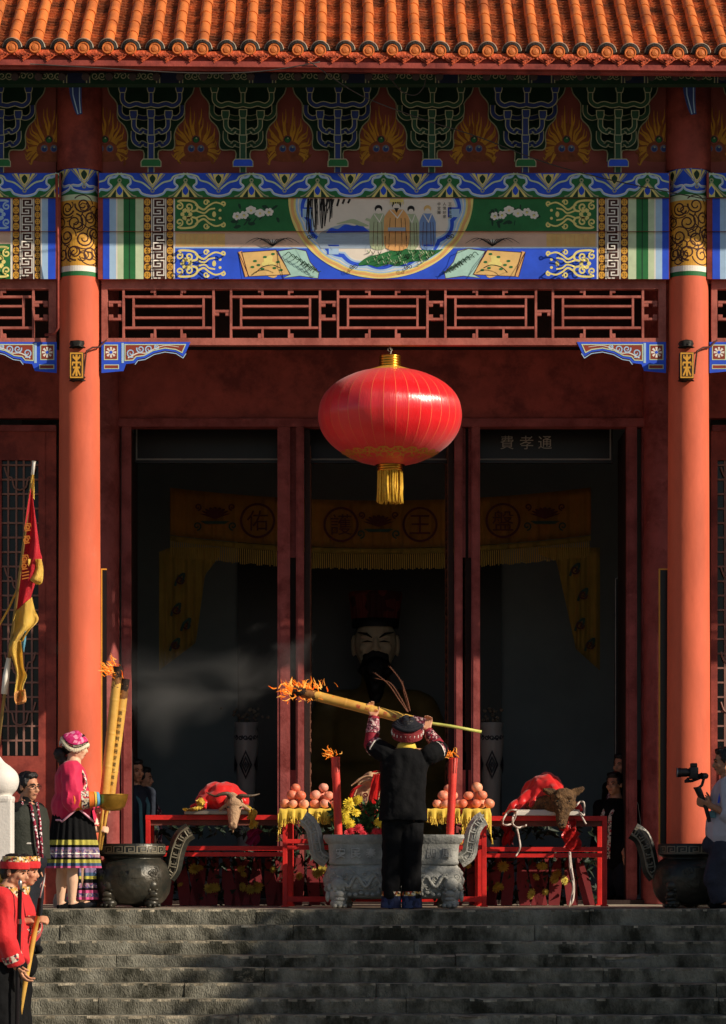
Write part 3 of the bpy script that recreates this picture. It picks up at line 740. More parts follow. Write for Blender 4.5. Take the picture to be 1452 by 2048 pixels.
# side bays
def side_panel(X, parent):
    p = Paint()
    def rc(a, b_, m, l): p.rect(min(X(a), X(b_)), max(X(a), X(b_)), 396, 558, m, l)
    rc(111, 96, m_blue, 1); rc(96, 84, m_lblue, 1); rc(84, 81, m_white, 1)
    for (a, b_, k) in ((81, 69, 0), (69, 39, 1), (39, 25, 0)):
        u, v = sorted((X(a), X(b_)))
        medallions(p, u, v, 396, 558, 1) if k == 0 else fret(p, u, v, 396, 558, m_brown, m_white, 1)
    rc(25, 21, m_white, 1)
    for (y0, y1, m) in ((396, 462.5, m_blue), (462.5, 488, m_beige), (488, 558, m_green)): p.rect(min(X(21), X(-300)), max(X(21), X(-300)), y0, y1, m, 1)
    u, v = sorted((X(19), X(-80)))
    scrollwork(p, u, 399, v, 458, m_lblue, 4, X(0) < X(1)); scrollwork(p, u, 492, v, 555, m_cream, 4, X(0) < X(1))
    p.build('painted_panel', lambda x, y, l, up=True: P(x, y, (YB1 if up else YB2)-0.0015-0.0004*l), parent, split=462.3)
side_panel(lambda a: a, archl); side_panel(lambda a: 1536-a, archr)
# frieze board behind the brackets with painted flames ---------------
YFR = 0.02
def frieze(px0, px1, centres):
    b = B(); pbox(b, px0, px1, 150, 347, YFR, YFR+0.05); f = part('frieze_board', b, m_gong)
    rnd = random.Random(2)
    for c in centres:
        p = Paint(); p.poly(smooth([(c-38, 318), (c-42, 296), (c-30, 268), (c, 246), (c+30, 268), (c+42, 296), (c+38, 318), (c, 324)], 4, True), mat('paint_flame_shade', (140, 74, 44), .75, var=.3, scale=20), 0)
        mdull = mat('paint_flame_dull', (150, 84, 34), .75, var=.2)
        for k in range(38):
            t = -1+2*k/37; an = PI*.5+t*PI*.63; el_ = 1-abs(t)
            r0 = 24; r1 = 50+26*el_**1.5+rnd.uniform(-5, 5)*(1+el_)
            bx, by = c+r0*math.cos(an)*1.05, 300-r0*math.sin(an)*.8
            tx, ty = c+r1*math.cos(an)*.86, 304-r1*math.sin(an)*1.0-10*el_
            mx, my = (bx+tx)/2+rnd.uniform(-4, 4), (by+ty)/2+4
            p.stroke(smooth([(bx, by), (mx-2*t, my), (tx+5*t, ty+14*el_+4), (tx, ty)], 4), 6.5, m_flameP if k % 3 else mdull, 2, taper=(1, .1))
        for (dx, dy, m) in ((0, 279, m_dgreen), (-9.5, 297, m_slate), (9.5, 297, m_slate)):
            p.disc(c+dx, dy, 9, m_gong, 6); p.disc(c+dx, dy, 7, mat('pearl_slate', (104, 116, 140), .6) if m is m_slate else m, 7); p.disc(c+dx, dy+1.4, 4.8, mat('pearl_blue', (44, 66, 130), .6) if m is m_slate else m_green, 8); p.disc(c+dx+.8, dy-2.6, 1.7, m_outline, 9)
        p.build('painted_flame', flat_map(YFR), f)
frieze(205, 1332, [210, 392, 575, 762, 948, 1133, 1318]); frieze(-900, 112, [98-186*k for k in range(4)]); frieze(1420, 2500, [1428+186*k for k in range(3)])

# bracket sets ------------------------------------------------------
def bracket_set(c, blue):
    ma, mb_ = (m_blue, m_green) if blue else (m_green, m_blue)
    ma = mat('arm_blue', (40, 58, 120), .7, var=.2) if blue else mat('arm_green', (40, 80, 56), .7, var=.2)
    half = [(88, 165), (83, 187), (68, 207), (67, 236), (53, 252), (46.5, 270), (47.5, 290), (41, 300), (16, 301), (15, 322)]
    out = [(c+a, b_) for a, b_ in smooth(half, 3)]+[(c-a, b_) for a, b_ in reversed(smooth(half, 3))]
    p = Paint(); p.poly(out, m_dgreen, 4, depth=30); p.stroke(out, 2.2, m_outline, 8)
    o = p.build('bracket_set', flat_map(YFR-0.02), hall)
    def arm(y0, hw, drop, Y, name='bracket_arm'):
        q = Paint(); pts = [(-hw, y0), (-hw, y0+drop*.55), (-hw+5, y0+drop*.85), (-hw+14, y0+drop*1.0), (-hw*.52, y0+drop*.86), (-hw*.25, y0+drop), (0, y0+drop*.9)]
        pts = smooth([(c+a, b_) for a, b_ in pts], 4); pts = pts+[Vector((2*c-a, b_)) for a, b_ in reversed(pts[:-1])]
        q.stroke(pts, 9, ma, 2, depth=160)
        n = len(pts)
        for s in (-1, 1):
            e = []
            for i in range(n):
                t = (pts[min(n-1, i+1)]-pts[max(0, i-1)]).normalized(); e.append(pts[i]+Vector((-t.y, t.x))*s*4.6)
            q.stroke(e, 1.7, m_outline, 5)
        q.build(name, flat_map(Y), o)
    def block(x, y, h, wd, m, Y, ch=False):
        q = Paint(); pts = [(x-wd, y), (x+wd, y), (x+wd, y+h*.6), (x+wd*.72, y+h), (x-wd*.72, y+h), (x-wd, y+h*.6)] if not ch else [(x-wd*.8, y), (x+wd*.8, y), (x+wd, y+h*.35), (x+wd, y+h), (x-wd, y+h), (x-wd, y+h*.35)]
        q.poly(pts, m, 2, depth=150); q.stroke(pts, 1.7, m_outline, 5, closed=True); q.build('bearing_block', flat_map(Y), o)
    arm(262, 35, 28, -0.13); arm(238, 34, 26, -0.22); arm(210, 62, 26, -0.13); arm(185, 57, 26, -0.33)
    q = Paint(); q.rect(c-6, c+6, 228, 345, ma, 2, depth=220)
    for s in (-6, 6): q.stroke([(c+s, 228), (c+s, 345)], 1.7, m_outline, 5)
    q.build('stem', flat_map(-0.26), o)
    block(c, 318, 15, 20, mb_ if False else (m_green if blue else m_blue), -0.29, True)
    for (x, y, Y) in ((-35, 221, -0.24), (35, 221, -0.24), (0, 219, -0.30), (0, 270, -0.28), (-57, 168, -0.36), (57, 168, -0.36), (0, 168, -0.38)): block(c+x, y, 17, 7.6, ma, Y)
    q = Paint(); q.rect(c-4, c+4, 184, 212, ma, 2, depth=120); q.stroke([(c-4, 184), (c-4, 206)], 1.6, m_outline, 5); q.stroke([(c+4, 184), (c+4, 206)], 1.6, m_outline, 5); q.build('stem', flat_map(-0.345), o)
    return o
bs = [bracket_set(302, True), bracket_set(486, False)]
for k, c in enumerate([672, 860, 1044, 1229]):
    s = k % 2; dx = L(c-(302, 486)[s], 0)
    copy_tree(bs[s], hall, (dx, 0, 0))
for c, s in ((4, 0), (-180, 1), (1533, 1), (1718, 0)): copy_tree(bs[s], hall, (L(c-(302, 486)[s], 0), 0, 0))
# eave purlin with dim ornament, soffit boarding, beam noses over the columns
b = B(); pbox(b, -900, 2500, 138, 168, -0.62, -0.50); pur = part('eave_purlin', b, m_dgreen)
p = Paint()
for k in range(-2, 14):
    c = 60+k*186
    p.rect(c-62, c+62, 140, 166, m_dgreen, 1); p.rect(c+66, c+118, 140, 166, mat('purlin_blue', (30, 40, 70), .7), 1)
    for j in range(9): p.stroke(spiral(c-56+j*14, 152, 8, 2, j*50, 1.3, 12), 1.8, m_outline, 3)
    for j in (66, 72, 112, 118): p.rect(c+j, c+j+2.4, 140, 166, m_outline, 3)
p.build('painted_panel', flat_map(-0.62), pur)
b = B(); z = ZEAVE-0.17
add_faces(b, [(-9, YEAVE+0.05, z), (9, YEAVE+0.05, z-0.02), (9, 0.1, z+0.55), (-9, 0.1, z+0.55)], [(0, 1, 2, 3)])
k = -7.0
while k < 8: tube(b, [(k, YEAVE+0.09, z-0.03), (k, 0.08, z+0.50)], 0.035, 8); k += 0.2
part('soffit', b, m_wood)
for cx, pc in ((XL, 151), (XR, 1379)):
    q = Paint(); pts = smooth([(pc-14, 150), (pc-12, 185), (pc-3, 218), (pc+3, 230)], 4)+smooth([(pc+14, 228), (pc+12, 200), (pc+13, 150)], 4)
    q.poly(pts, mat('nose_blue', (52, 74, 140), .65), 2, depth=300); q.stroke([(pc-7, 152), (pc-5, 190), (pc+5, 228)], 2.2, m_lblue, 4); q.stroke([(pc+8, 152), (pc+8, 200), (pc+10, 226)], 2.2, m_lblue, 4)
    q.build('beam_nose', flat_map(-0.42), hall)

# lattice under the beams ------------------------------------------
def lattice(dx=0):
    b = B(); Ya, Yb_ = -0.035, 0.025
    def bar(x0, x1, y0, y1, da=0.0): pbox(b, x0, x1, y0, y1, Ya+da, Yb_-da)
    bar(203, 1332, 560, 578, -0.01); bar(203, 1332, 676, 690, -0.012)
    bar(203, 215, 578.2, 675.8, -0.006); bar(1317, 1332, 578.2, 675.8, -0.006)
    w_ = 4.6
    units = [(247, 427), (462, 640), (676, 855), (891, 1072), (1106, 1286)]
    for (a, c) in units:
        bar(a-w_/2, a+w_/2, 578.2, 675.8); bar(c-w_/2, c+w_/2, 578.2, 675.8)
        bar(a+w_/2, c-w_/2, 591, 595.6, .004); bar(a+w_/2, c-w_/2, 653, 657.6, .004)
        i0_, i1 = a+20, c-20
        bar(i0_-2.2, i0_+2.2, 595.8, 652.8, .006); bar(i1-2.2, i1+2.2, 595.8, 652.8, .006)
        bar(i0_+2.3, i1-2.3, 610, 614.4, .008); bar(i0_+2.3, i1-2.3, 633, 637.4, .008)
        for t in (a+63, a+116):
            bar(t-2.2, t+2.2, 578.2, 590.8, .004); bar(t-2.2, t+2.2, 657.8, 675.8, .004)
            s = -1 if t < (a+c)/2 else 1
            x0, x1 = sorted((t+s*2.4, t+s*9)); bar(x0, x1, 578.3, 585, .006); bar(x0, x1, 667, 675.7, .006)
    for k, (a, c, dbl) in enumerate([(215, 247, 1), (427, 462, 0), (640, 676, 1), (855, 891, 1), (1072, 1106, 0), (1286, 1317, 1)]):
        ys = (604, 638) if dbl else (622,)
        for y in ys:
            bar(a+2.4, c-2.4, y-2.4, y+2.4, .005)
            up = dbl and y == 638
            y0, y1 = (y-9, y-2.6) if up else (y+2.6, y+9)
            bar(a+2.4, a+11, y0, y1, .007); bar(c-11, c-2.4, y0, y1, .007)
    return part('lattice_panel', b, m_rail)
la = lattice()
copy_tree(la, hall, (-BAY, 0, 0)); copy_tree(la, hall, (BAY, 0, 0))

# carved corner brackets -------------------------------------------
def corner(X):
    q = Paint()
    out = [(203, 684), (381, 684), (372, 704), (366, 713), (352, 704), (330, 701), (308, 706), (290, 716), (276, 718), (270, 726), (252, 728), (247, 742), (203, 746)]
    q.poly([(X(a), b_) for a, b_ in out], m_blue, 2, depth=90)
    o = q.build('corner_bracket', flat_map(-0.05), hall)
    q = Paint()
    inn = [(250, 689), (371, 689), (364, 705), (352, 699), (330, 696), (306, 701), (288, 711), (272, 713), (266, 720), (250, 721)]
    mr = mat('bracket_red', (150, 60, 42), .7, var=.15)
    q.poly([(X(a), b_) for a, b_ in inn], mr, 1); q.stroke([(X(a), b_) for a, b_ in inn], 2.0, m_pgreen, 3, closed=True)
    q.stroke([(X(a), b_+3) for a, b_ in out[2:10]], 1.6, m_lblue, 3)
    for (cx, cy, r, a0, tn) in ((262, 706, 9, 60, 1.4), (281, 698, 8, 200, -1.4), (298, 698, 8, 100, 1.3), (314, 694, 5, 240, -1.2)): q.stroke([(X(a), b_) for a, b_ in spiral(cx, cy, r, 1.6, a0, tn, 16)], 2.8, m_lblue, 4, taper=(1, .6))
    q.stroke([(X(a), b_) for a, b_ in smooth([(256, 716), (276, 706), (292, 706), (310, 697), (332, 691), (358, 694)], 5)], 2.6, m_white, 4, taper=(1, .3))
    u, v = sorted((X(208), X(236))); q.rect(u, v, 689, 720, m_pgreen, 1); q.rect(u+2, v-2, 691, 718, mr, 3)
    cx = (u+v)/2
    for k in range(8):
        a = k*PI/4; q.stroke([(cx+3*math.cos(a), 704.5+3*math.sin(a)), (cx+10.5*math.cos(a), 704.5+10.5*math.sin(a))], 4.6, m_white, 5, taper=(.5, 1))
    q.disc(cx, 704.5, 3, m_blue, 8)
    u, v = sorted((X(208), X(238))); q.rect(u, v, 729, 738, m_pgreen, 1); q.rect(u+1.6, v-1.6, 730.5, 736.5, mr, 3)
    q.rect(min(X(243), X(248)), max(X(243), X(248)), 686, 726, m_lblue, 3)
    q.build('painted_panel', flat_map(-0.052), o)
corner(lambda a: a); corner(lambda a: 1535-a); corner(lambda a: 1535-a-1218.5); corner(lambda a: a+1216)

# door wall ---------------------------------------------------------
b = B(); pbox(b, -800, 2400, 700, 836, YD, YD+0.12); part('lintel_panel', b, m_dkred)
b = B(); pbox(b, -800, 2400, 400, 699.5, YD+0.01, YD+0.12); part('upper_wall', b, m_wood)  # board behind the lattice, the shade of the gaps put into its dark colour
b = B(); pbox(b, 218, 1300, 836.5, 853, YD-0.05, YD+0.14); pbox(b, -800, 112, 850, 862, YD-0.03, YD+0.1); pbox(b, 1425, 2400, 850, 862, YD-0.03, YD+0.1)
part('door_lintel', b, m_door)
ZF = 1809
def post(px0, px1, name='door_post', y0=853.5, Ya=YD-0.03, dep=0.10):
    b = B(); pbox(b, px0, px1, y0, ZF, Ya, Ya+dep)
    mid = (px0+px1)/2
    pbox(b, px0+(px1-px0)*.22, px1-(px1-px0)*.22, y0, ZF, Ya-0.008, Ya-0.0005)
    return part(name, b, m_door)
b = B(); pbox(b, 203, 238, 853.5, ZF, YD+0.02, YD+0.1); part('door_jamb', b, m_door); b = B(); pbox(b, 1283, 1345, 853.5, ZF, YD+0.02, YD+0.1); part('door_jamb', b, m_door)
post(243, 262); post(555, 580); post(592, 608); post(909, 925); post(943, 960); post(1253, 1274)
for (a, c) in ((241, 248), (574, 580), (592, 597), (920, 925), (943, 947), (1272, 1281)):   # slips at the back of the posts, wide above and below
    u, v = (c+0.2, c+6) if a in (574, 920) else (a-6, a-0.2)
    for (ya, yb_) in ((853.5, 1115), (1540, ZF)): b = B(); pbox(b, u, v, ya, yb_, YD+0.03, YD+0.06); part('door_slip', b, m_door)
# door leaves standing open into the hall
def leaf(px, side):
    x = P(px, 0, YD).x; x0, x1 = (x, x+0.05) if side > 0 else (x-0.05, x)
    z0, z1 = 0.02, zpx(856, YD); y0, y1 = YD+0.08, YD+0.95
    b = B(); box(b, x0, x1, y0, y1, z0, z1)
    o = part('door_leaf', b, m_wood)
    b = B(); xs = x1 if side > 0 else x0
    for (za, zb_) in ((0.15, 0.9), (1.0, 1.35), (1.45, z1-0.15)):
        for (ya, yb_) in ((y0+.05, y0+.09), (y1-.09, y1-.05)): box(b, xs-0.008, xs+0.008, ya, yb_, za, zb_)
        box(b, xs-0.0075, xs+0.0075, y0+.09, y1-.09, zb_-0.04, zb_); box(b, xs-0.0075, xs+0.0075, y0+.09, y1-.09, za, za+0.04)
        n = int((zb_-za)/0.09)
        for k in range(1, n): 
            tube(b, [(xs, y0+.1, za+k*(zb_-za)/n), (xs, (y0+y1)/2, za+(k+.45)*(zb_-za)/n), (xs, y1-.1, za+k*(zb_-za)/n)], 0.011, 6)
    obj('door_carving', b, mat('carved_door', (118, 74, 56), .7, var=.3, scale=20, bump=.6), o)
leaf(609, 1); leaf(908, -1); leaf(262, -1); leaf(1253, 1); leaf(580, 1); leaf(943, -1)
# threshold
b = B(); pbox(b, 205, 1335, 1800, 1812, YD-0.08, YD+0.06); part('threshold', b, m_wood)
# side bay window doors
def window_door(px0, px1):
    b = B(); pbox(b, px0, px1, 862, 920, YD, YD+.06); pbox(b, px0, px1, 1512, ZF, YD, YD+.06)
    pbox(b, px0, px0+13, 920, 1512, YD, YD+.06); pbox(b, px1-13, px1, 920, 1512, YD, YD+.06)
    pbox(b, px0+16, px1-16, 1540, 1580, YD-0.012, YD-0.001); pbox(b, px0+16, px1-16, 1600, 1770, YD-0.012, YD-0.001)
    o = part('window_door', b, m_dkred)
    b = B(); x0, x1 = px0+13, px1-13; wd = x1-x0
    mw = mat('window_bar', (150, 110, 98), .7, var=.15)
    for t in (.18, .40, .60, .82): pbox(b, x0+wd*t-1.8, x0+wd*t+1.8, 921, 1511, YD+.015, YD+.04)
    y = 930; k = 0
    while y < 1505:
        pbox(b, x0, x1, y-1.8, y+1.8, YD+.017, YD+.042); y += 29; k += 1
    for yc in (960, 1160, 1330, 1430):
        for s in (-1, 1):
            pts = [(x0+wd*.5+s*wd*.42, yc-26), (x0+wd*.5+s*wd*.34, yc-8), (x0+wd*.5+s*wd*.22, yc-4), (x0+wd*.5+s*wd*.16, yc+14), (x0+wd*.5, yc+20)]
            tube(b, [P(a, c, YD+.012) for a, c in smooth(pts, 4)], 0.009, 6)
    obj('window_lattice', b, mw, o)
    b = B(); pbox(b, x0, x1, 920, 1512, YD+.05, YD+.055); obj('window_pane', b, mat('dark_pane', (16, 18, 18), .2), o)
    return o
for a in (-10, -150, -290): window_door(a, a+100)
for a in (1422, 1550, 1690): window_door(a, a+110)
for (u, v) in ((90, 112), (-50, -11), (-190, -151), (1533, 1549), (1662, 1689), (-900, -291), (1801, 2500)):
    b = B(); pbox(b, u, v, 862, ZF, YD+.01, YD+.1); part('bay_wall', b, m_dkred)
# shell of the interior
YBK = 7.6
def slab(name, x0, x1, y0, y1, z0, z1, m): b = B(); box(b, x0, x1, y0, y1, z0, z1); return part(name, b, m)
slab('inner_wall', -8.6, 9.4, YBK, YBK+.2, 0, 6.4, m_inner)
slab('inner_wall', -8.8, -8.6, YD, YBK+.2, 0, 6.4, m_dkred); slab('inner_wall', 9.4, 9.6, YD, YBK+.2, 0, 6.4, m_dkred)
slab('inner_wall', -3.3, -3.2, YD+1.3, YBK, 0, 6.3, m_inner); slab('inner_wall', 3.6, 3.7, YD+1.3, YBK, 0, 6.3, m_inner)
slab('ceiling', -8.8, 9.6, YD-0.1, YBK+.2, 6.4, 6.5, m_wood)
slab('veranda_ceiling', -8.8, 9.6, 0.10, YD, 6.45, 6.5, m_wood)
slab('shrine_back_panel', -1.2, 1.75, YBK-.06, YBK-.01, 0, 4.2, m_black)  # flat black panel set against the back wall
# ------------------------------------------------------------------ the great lantern
def satin(name, col):
    m = mat(name, col, 0.30, var=0.06, scale=3, spec=0.9); b = m.node_tree.nodes['Principled BSDF']
    N = m.node_tree.nodes; tc = N.new('ShaderNodeTexCoord'); mp = N.new('ShaderNodeMapping'); mp.inputs['Scale'].default_value = (70, 70, 1.2); n_ = N.new('ShaderNodeTexNoise'); n_.inputs['Scale'].default_value = 1.0; n_.inputs['Detail'].default_value = 4; bp = N.new('ShaderNodeBump'); bp.inputs['Strength'].default_value = .28; bp.inputs['Distance'].default_value = .01
    for a_, c_ in ((tc.outputs['Object'], mp.inputs[0]), (mp.outputs[0], n_.inputs['Vector']), (n_.outputs[0], bp.inputs['Height']), (bp.outputs[0], b.inputs['Normal'])): m.node_tree.links.new(a_, c_)
    b.inputs['Anisotropic'].default_value = 0.85
    t = m.node_tree.nodes.new('ShaderNodeTangent'); t.direction_type = 'RADIAL'; t.axis = 'Z'
    m.node_tree.links.new(t.outputs[0], b.inputs['Tangent']); b.inputs['Sheen Weight'].default_value = 0.15
    b.inputs['Subsurface Weight'].default_value = 0.35; b.inputs['Subsurface Radius'].default_value = (1.0, 0.12, 0.10); b.inputs['Subsurface Scale'].default_value = 0.4
    return m
m_silk = satin('red_satin', (236, 24, 34)); m_seam = mat('gold_seam', (240, 130, 80), 0.4, var=.1)
m_gtrim = mat('lantern_gold_trim', (224, 168, 70), 0.45, metal=0.35, var=.25, scale=30)
LX, LY = P(780, 0, 0).x, -0.02
lan = thing('palace_lantern', 'huge round red satin lantern with gold cap and tassel hanging below the lattice', 'lantern', (LX, LY, zpx(1008)))
zc_ = zpx(838)
half = [(740, 28), (746, 62), (757, 90), (770, 112), (785, 128), (803, 138.5), (822, 143), (838, 143.6), (856, 140), (872, 132), (888, 119), (902, 102), (914, 82), (924, 58), (931, 30)]
prof = [(L(r, 0), zpx(y)-zc_) for y, r in [(p_[0], p_[1]) for p_ in smooth([(a, b_) for a, b_ in half], 4)]]
NG = 36; SUB = 8
b = B(); rings = []
for (r, z) in prof:
    ring = []
    for k in range(NG*SUB):
        g_i, q = divmod(k, SUB); f = [0, .018, .14, .32, .5, .68, .86, .982][q]; a = 2*PI*(g_i+f)/NG+0.07
        u = (f-.5)*2*PI/NG; m_ = math.cos(PI/NG)/math.cos(u); m_ = 0.85*m_+0.15+0.004*math.sin(g_i*2.7+z*4)*(1-abs(2*f-1))
        ring.append(b.verts.new((LX+r*m_*math.cos(a), LY+r*m_*math.sin(a), zc_+z)))
    rings.append(ring)
nn = NG*SUB
for i in range(len(rings)-1):
    for k in range(nn):
        f = b.faces.new([rings[i][k], rings[i][(k+1) % nn], rings[i+1][(k+1) % nn], rings[i+1][k]]); f.material_index = 1 if k % SUB in (0, 7) else 0
obj('lantern_body', b, [m_silk, m_seam], lan, smooth=True)
def lpart(name, pr, m, seg=40, mod=None): b = B(); lathe(b, [(L(r, 0), zpx(y)) for y, r in pr], (LX, LY, 0), seg, mod=mod); return obj(name, b, m, lan, smooth=True)
lpart('cap_skirt', [(733, 18), (737, 30), (744, 52), (749, 66), (752, 73)], m_gtrim, 52, lambda a, r, z: 1+(.05*math.cos(a*26) if r > L(60, 0) else 0)+0.005)
nk = []
for k in range(5): nk += [(712+k*5, 20), (713.5+k*5, 21.6), (715.5+k*5, 21.6), (716.8+k*5, 19.4)]
lpart('neck', [(712, 3)]+nk+[(738, 20)], m_metalgold)
nk = []
for k in range(3): nk += [(929+k*5, 23), (930.5+k*5, 25.5), (932.5+k*5, 25.5), (933.8+k*5, 23)]
lpart('lower_neck', nk+[(944, 22)], m_metalgold)
fr = Paint()
def lanmap(x, y, l):
    a = (x-780)/60.0; r = next((p0[1]+(p1[1]-p0[1])*(y-p0[0])/(p1[0]-p0[0]) for p0, p1 in zip(half, half[1:]) if p0[0] <= y <= p1[0]), 30)
    r = L(r+1.0, 0)+0.004+0.0006*l; return Vector((LX+r*math.sin(a), LY-r*math.cos(a), zpx(y)))
for k in range(20):
    c = 780+(k-9.5)*60*2*PI/20
    fr.stroke(spiral(c-4, 909, 5, 1, 180, -1.2, 14), 1.6, m_gtrim, 1); fr.stroke(spiral(c+4, 909, 5, 1, 0, 1.2, 14), 1.6, m_gtrim, 1)
    fr.stroke(arc(c, 915, 9, 9, 180, 360, 12), 1.6, m_gtrim, 1); fr.stroke(arc(c, 921, 8, 7, 180, 360, 12), 1.5, m_gtrim, 1); fr.stroke(arc(c+9, 923, 6, 5, 180, 360, 10), 1.3, m_gtrim, 1)
fr.build('gold_frieze', lanmap, lan, cx=[780+k*7 for k in range(-27, 28)])
b = B(); rnd = random.Random(1)
for k in range(150):
    a = rnd.uniform(0, 2*PI); r = L(24.5, 0)*math.sqrt(rnd.uniform(.45, 1)); x, y = LX+r*math.cos(a), LY+r*math.sin(a); e = rnd.uniform(0, 7)
    tube(b, [(x, y, zpx(942)), (x+rnd.uniform(-.006, .006), y+rnd.uniform(-.006, .006), zpx(975)), (x+rnd.uniform(-.012, .012), y+rnd.uniform(-.01, .01), zpx(1001+e))], 0.0052, 5)
obj('tassel', b, mat('tassel_gold', (236, 186, 64), 0.6, var=.25, scale=40), lan, smooth=True)
b = B(); tube(b, [(LX, LY, zpx(713)), (LX+.01, LY, zpx(702)), (LX-.004, LY+.0, zpx(694)), (LX, LY+.02, zpx(684))], 0.006, 6); tube(b, [(LX+.02*math.cos(t), LY, zpx(700)+.02*math.sin(t)) for t in [k*PI/5 for k in range(11)]], .004, 6)
obj('hook', b, mat('steel_wire', (120, 112, 100), .4, metal=.8), lan, smooth=True)

# wall lamps on the columns
def wall_lamp(px, cx, lab):
    Yf = -RB-0.11
    t = thing('wall_lamp', lab, 'wall lamp', (cx+L(px-(159 if cx < 0 else 1377), 0), -RB, zpx(770)), 'lamps on the temple columns')
    X = P(px, 0, Yf).x
    b = B(); pbox(b, px-14, px+14, 704, 757, Yf, -RB+0.0); bevel(b, .006); obj('lamp_box', b, mat('lamp_brown', (60, 40, 22), .5, var=.2), t)
    q = Paint(); q.rect(px-13, px+13, 705, 756, m_metalgold if False else m_gold, 1); q.rect(px-10.5, px+10.5, 708, 753, mat('lamp_brown', (60, 40, 22)), 3)
    for (y, h) in ((715, 7), (725, 8.5), (735, 7)): q.rect(px-h, px+h, y-1.8, y+1.8, m_gold, 5)
    q.rect(px-2, px+2, 709, 752, m_gold, 6)
    for s in (-1, 1):
        q.stroke([(px+s*6.4, 710), (px+s*6.4, 715), (px+s*2, 719)], 2.4, m_gold, 7); q.stroke(smooth([(px+s*2, 737), (px+s*4, 743), (px+s*7.5, 751)], 4), 3.0, m_gold, 7)
        q.stroke([(px+s*8, 725), (px+s*8, 731)], 2.4, m_gold, 7)
    q.build('gold_panel', flat_map(Yf), t)
    for name, ys in (('lamp_crown', (689, 704)), ('lamp_foot', (757, 770))):
        b = B(); lathe(b, [(.004, zpx(ys[0])), (.055, zpx(ys[0]+2)), (.064, zpx((ys[0]+ys[1])/2)), (.055, zpx(ys[1]-3)), (.07, zpx(ys[1]))][::1 if name == 'lamp_crown' else 1], (X, Yf+.07, 0), 20, mod=lambda a, r, z: 1+.08*math.cos(6*a)); rough_up(b, .01, 30); obj(name, b, mat('lamp_iron', (44, 42, 38), .6, metal=.4, var=.4, scale=40), t, smooth=True)
    s = 1
    b = B(); tube(b, [P(px+15, 748, Yf+.08), P(px+17, 726, Yf+.06), P(px+20, 702, Yf+.06), P(px+32, 695, -RB-.01), P(px+46, 694, -.1), P(px+60, 680, -.06)], .008, 6); obj('cable', b, m_brown, t, smooth=True)
wall_lamp(153, XL, 'gold emblem lamp on the column behind the woman with the bamboo'); wall_lamp(1374, XR, 'gold emblem lamp on the column behind the cameraman')
# couplet boards and loose wires
for (a, c, lab) in ((202, 213, 'narrow black couplet board with gilt edge beside the burning bamboo'), (1318, 1336, 'narrow black couplet board with gilt edge behind the cameraman')):
    b = B(); pbox(b, a+2.5, c, 1140, 1702, .1, .13); o = obj('couplet_board', b, m_black); tag(o, lab, 'board')
    b = B(); pbox(b, a, a+2.4, 1137, 1704, .092, .132); pbox(b, a+2.5, c, 1137, 1139.8, .092, .132); obj('gilt_edge', b, m_gold, o)
def wire(name, pts, lab, r=.005, m=None):
    b = B(); tube(b, smooth(pts, 5), r, 5); tag(obj(name, b, m or mat('grey_wire', (64, 60, 56), .6), smooth=True), lab, 'cable')
wire('slack_cable', [P(618, 122, -1.2), P(720, 190, -1.0), P(850, 240, -.8), P(960, 275, -.6), P(1090, 325, -.4), P(1230, 362, -.3), P(1420, 400, -.3)], 'thin slack cable sagging across the brackets from the eave')
wire('slack_cable', [P(60, 128, -1.2), P(200, 136, -1.2), P(380, 146, -1.18), P(520, 143, -1.2), P(640, 124, -1.22)], 'thin cable hanging just below the eave tiles')
wire('slack_cable', [P(772, 142, -1.0), P(800, 180, -.9), P(830, 190, -.9), P(848, 172, -.95), P(852, 146, -1.0)], 'short loop of thin cable hanging under the eave')
b = B(); tube(b, [P(113, 348, -.2), P(116, 500, -.2), P(116, 656, -.14), P(108, 668, -.12), P(90, 670, -.1)], .012, 8); tag(obj('conduit_pipe', b, m_dkred, smooth=True), 'thin dark conduit pipe running down beside the column', 'pipe')

# ------------------------------------------------------------------ inside the hall
YN = 2.75
nb = thing('name_board', 'long black hall board with pale calligraphy above the doors', 'sign board', P(747, 925, YN))
b = B(); pbox(b, 268, 1226, 840, 926, YN, YN+.06); obj('board', b, m_black, nb)
b = B(); mfr = mat('board_line', (150, 146, 138), .5)
for (x0, x1, y0, y1) in ((272, 1222, 917, 920), (272, 274.5, 845, 917), (1219.5, 1222, 845, 917)): pbox(b, x0, x1, y0, y1, YN-.012, YN-.001)
obj('border_line', b, mfr, nb)
q = Paint()
for ch, x in (('費', 1014), ('孝', 1053), ('通', 1090)): q.text(ch, x, 885, 27, mat('board_letter', (190, 184, 170), .6), 1)
q.build('calligraphy', flat_map(YN), nb)
YC = 4.7
cu = thing('shrine_curtain', 'yellow embroidered shrine valance with fringe and side drapes in the dark hall', 'curtain', P(757, 1330, YC))
m_cur = mat('curtain_yellow', (210, 146, 64), .8, var=.15, scale=5, sheen=.3); m_cur2 = mat('curtain_drape', (206, 170, 76), .8, var=.15, scale=5, sheen=.3)
m_emb = mat('embroidery_dark', (86, 34, 36), .8); m_embg = mat('embroidery_green', (52, 78, 66), .8)
def sag(x): u = (x-760)/420; return 26*(1-u*u)
def fold(x): return .022*math.sin(x*.21)+.014*math.sin(x*.53+1)
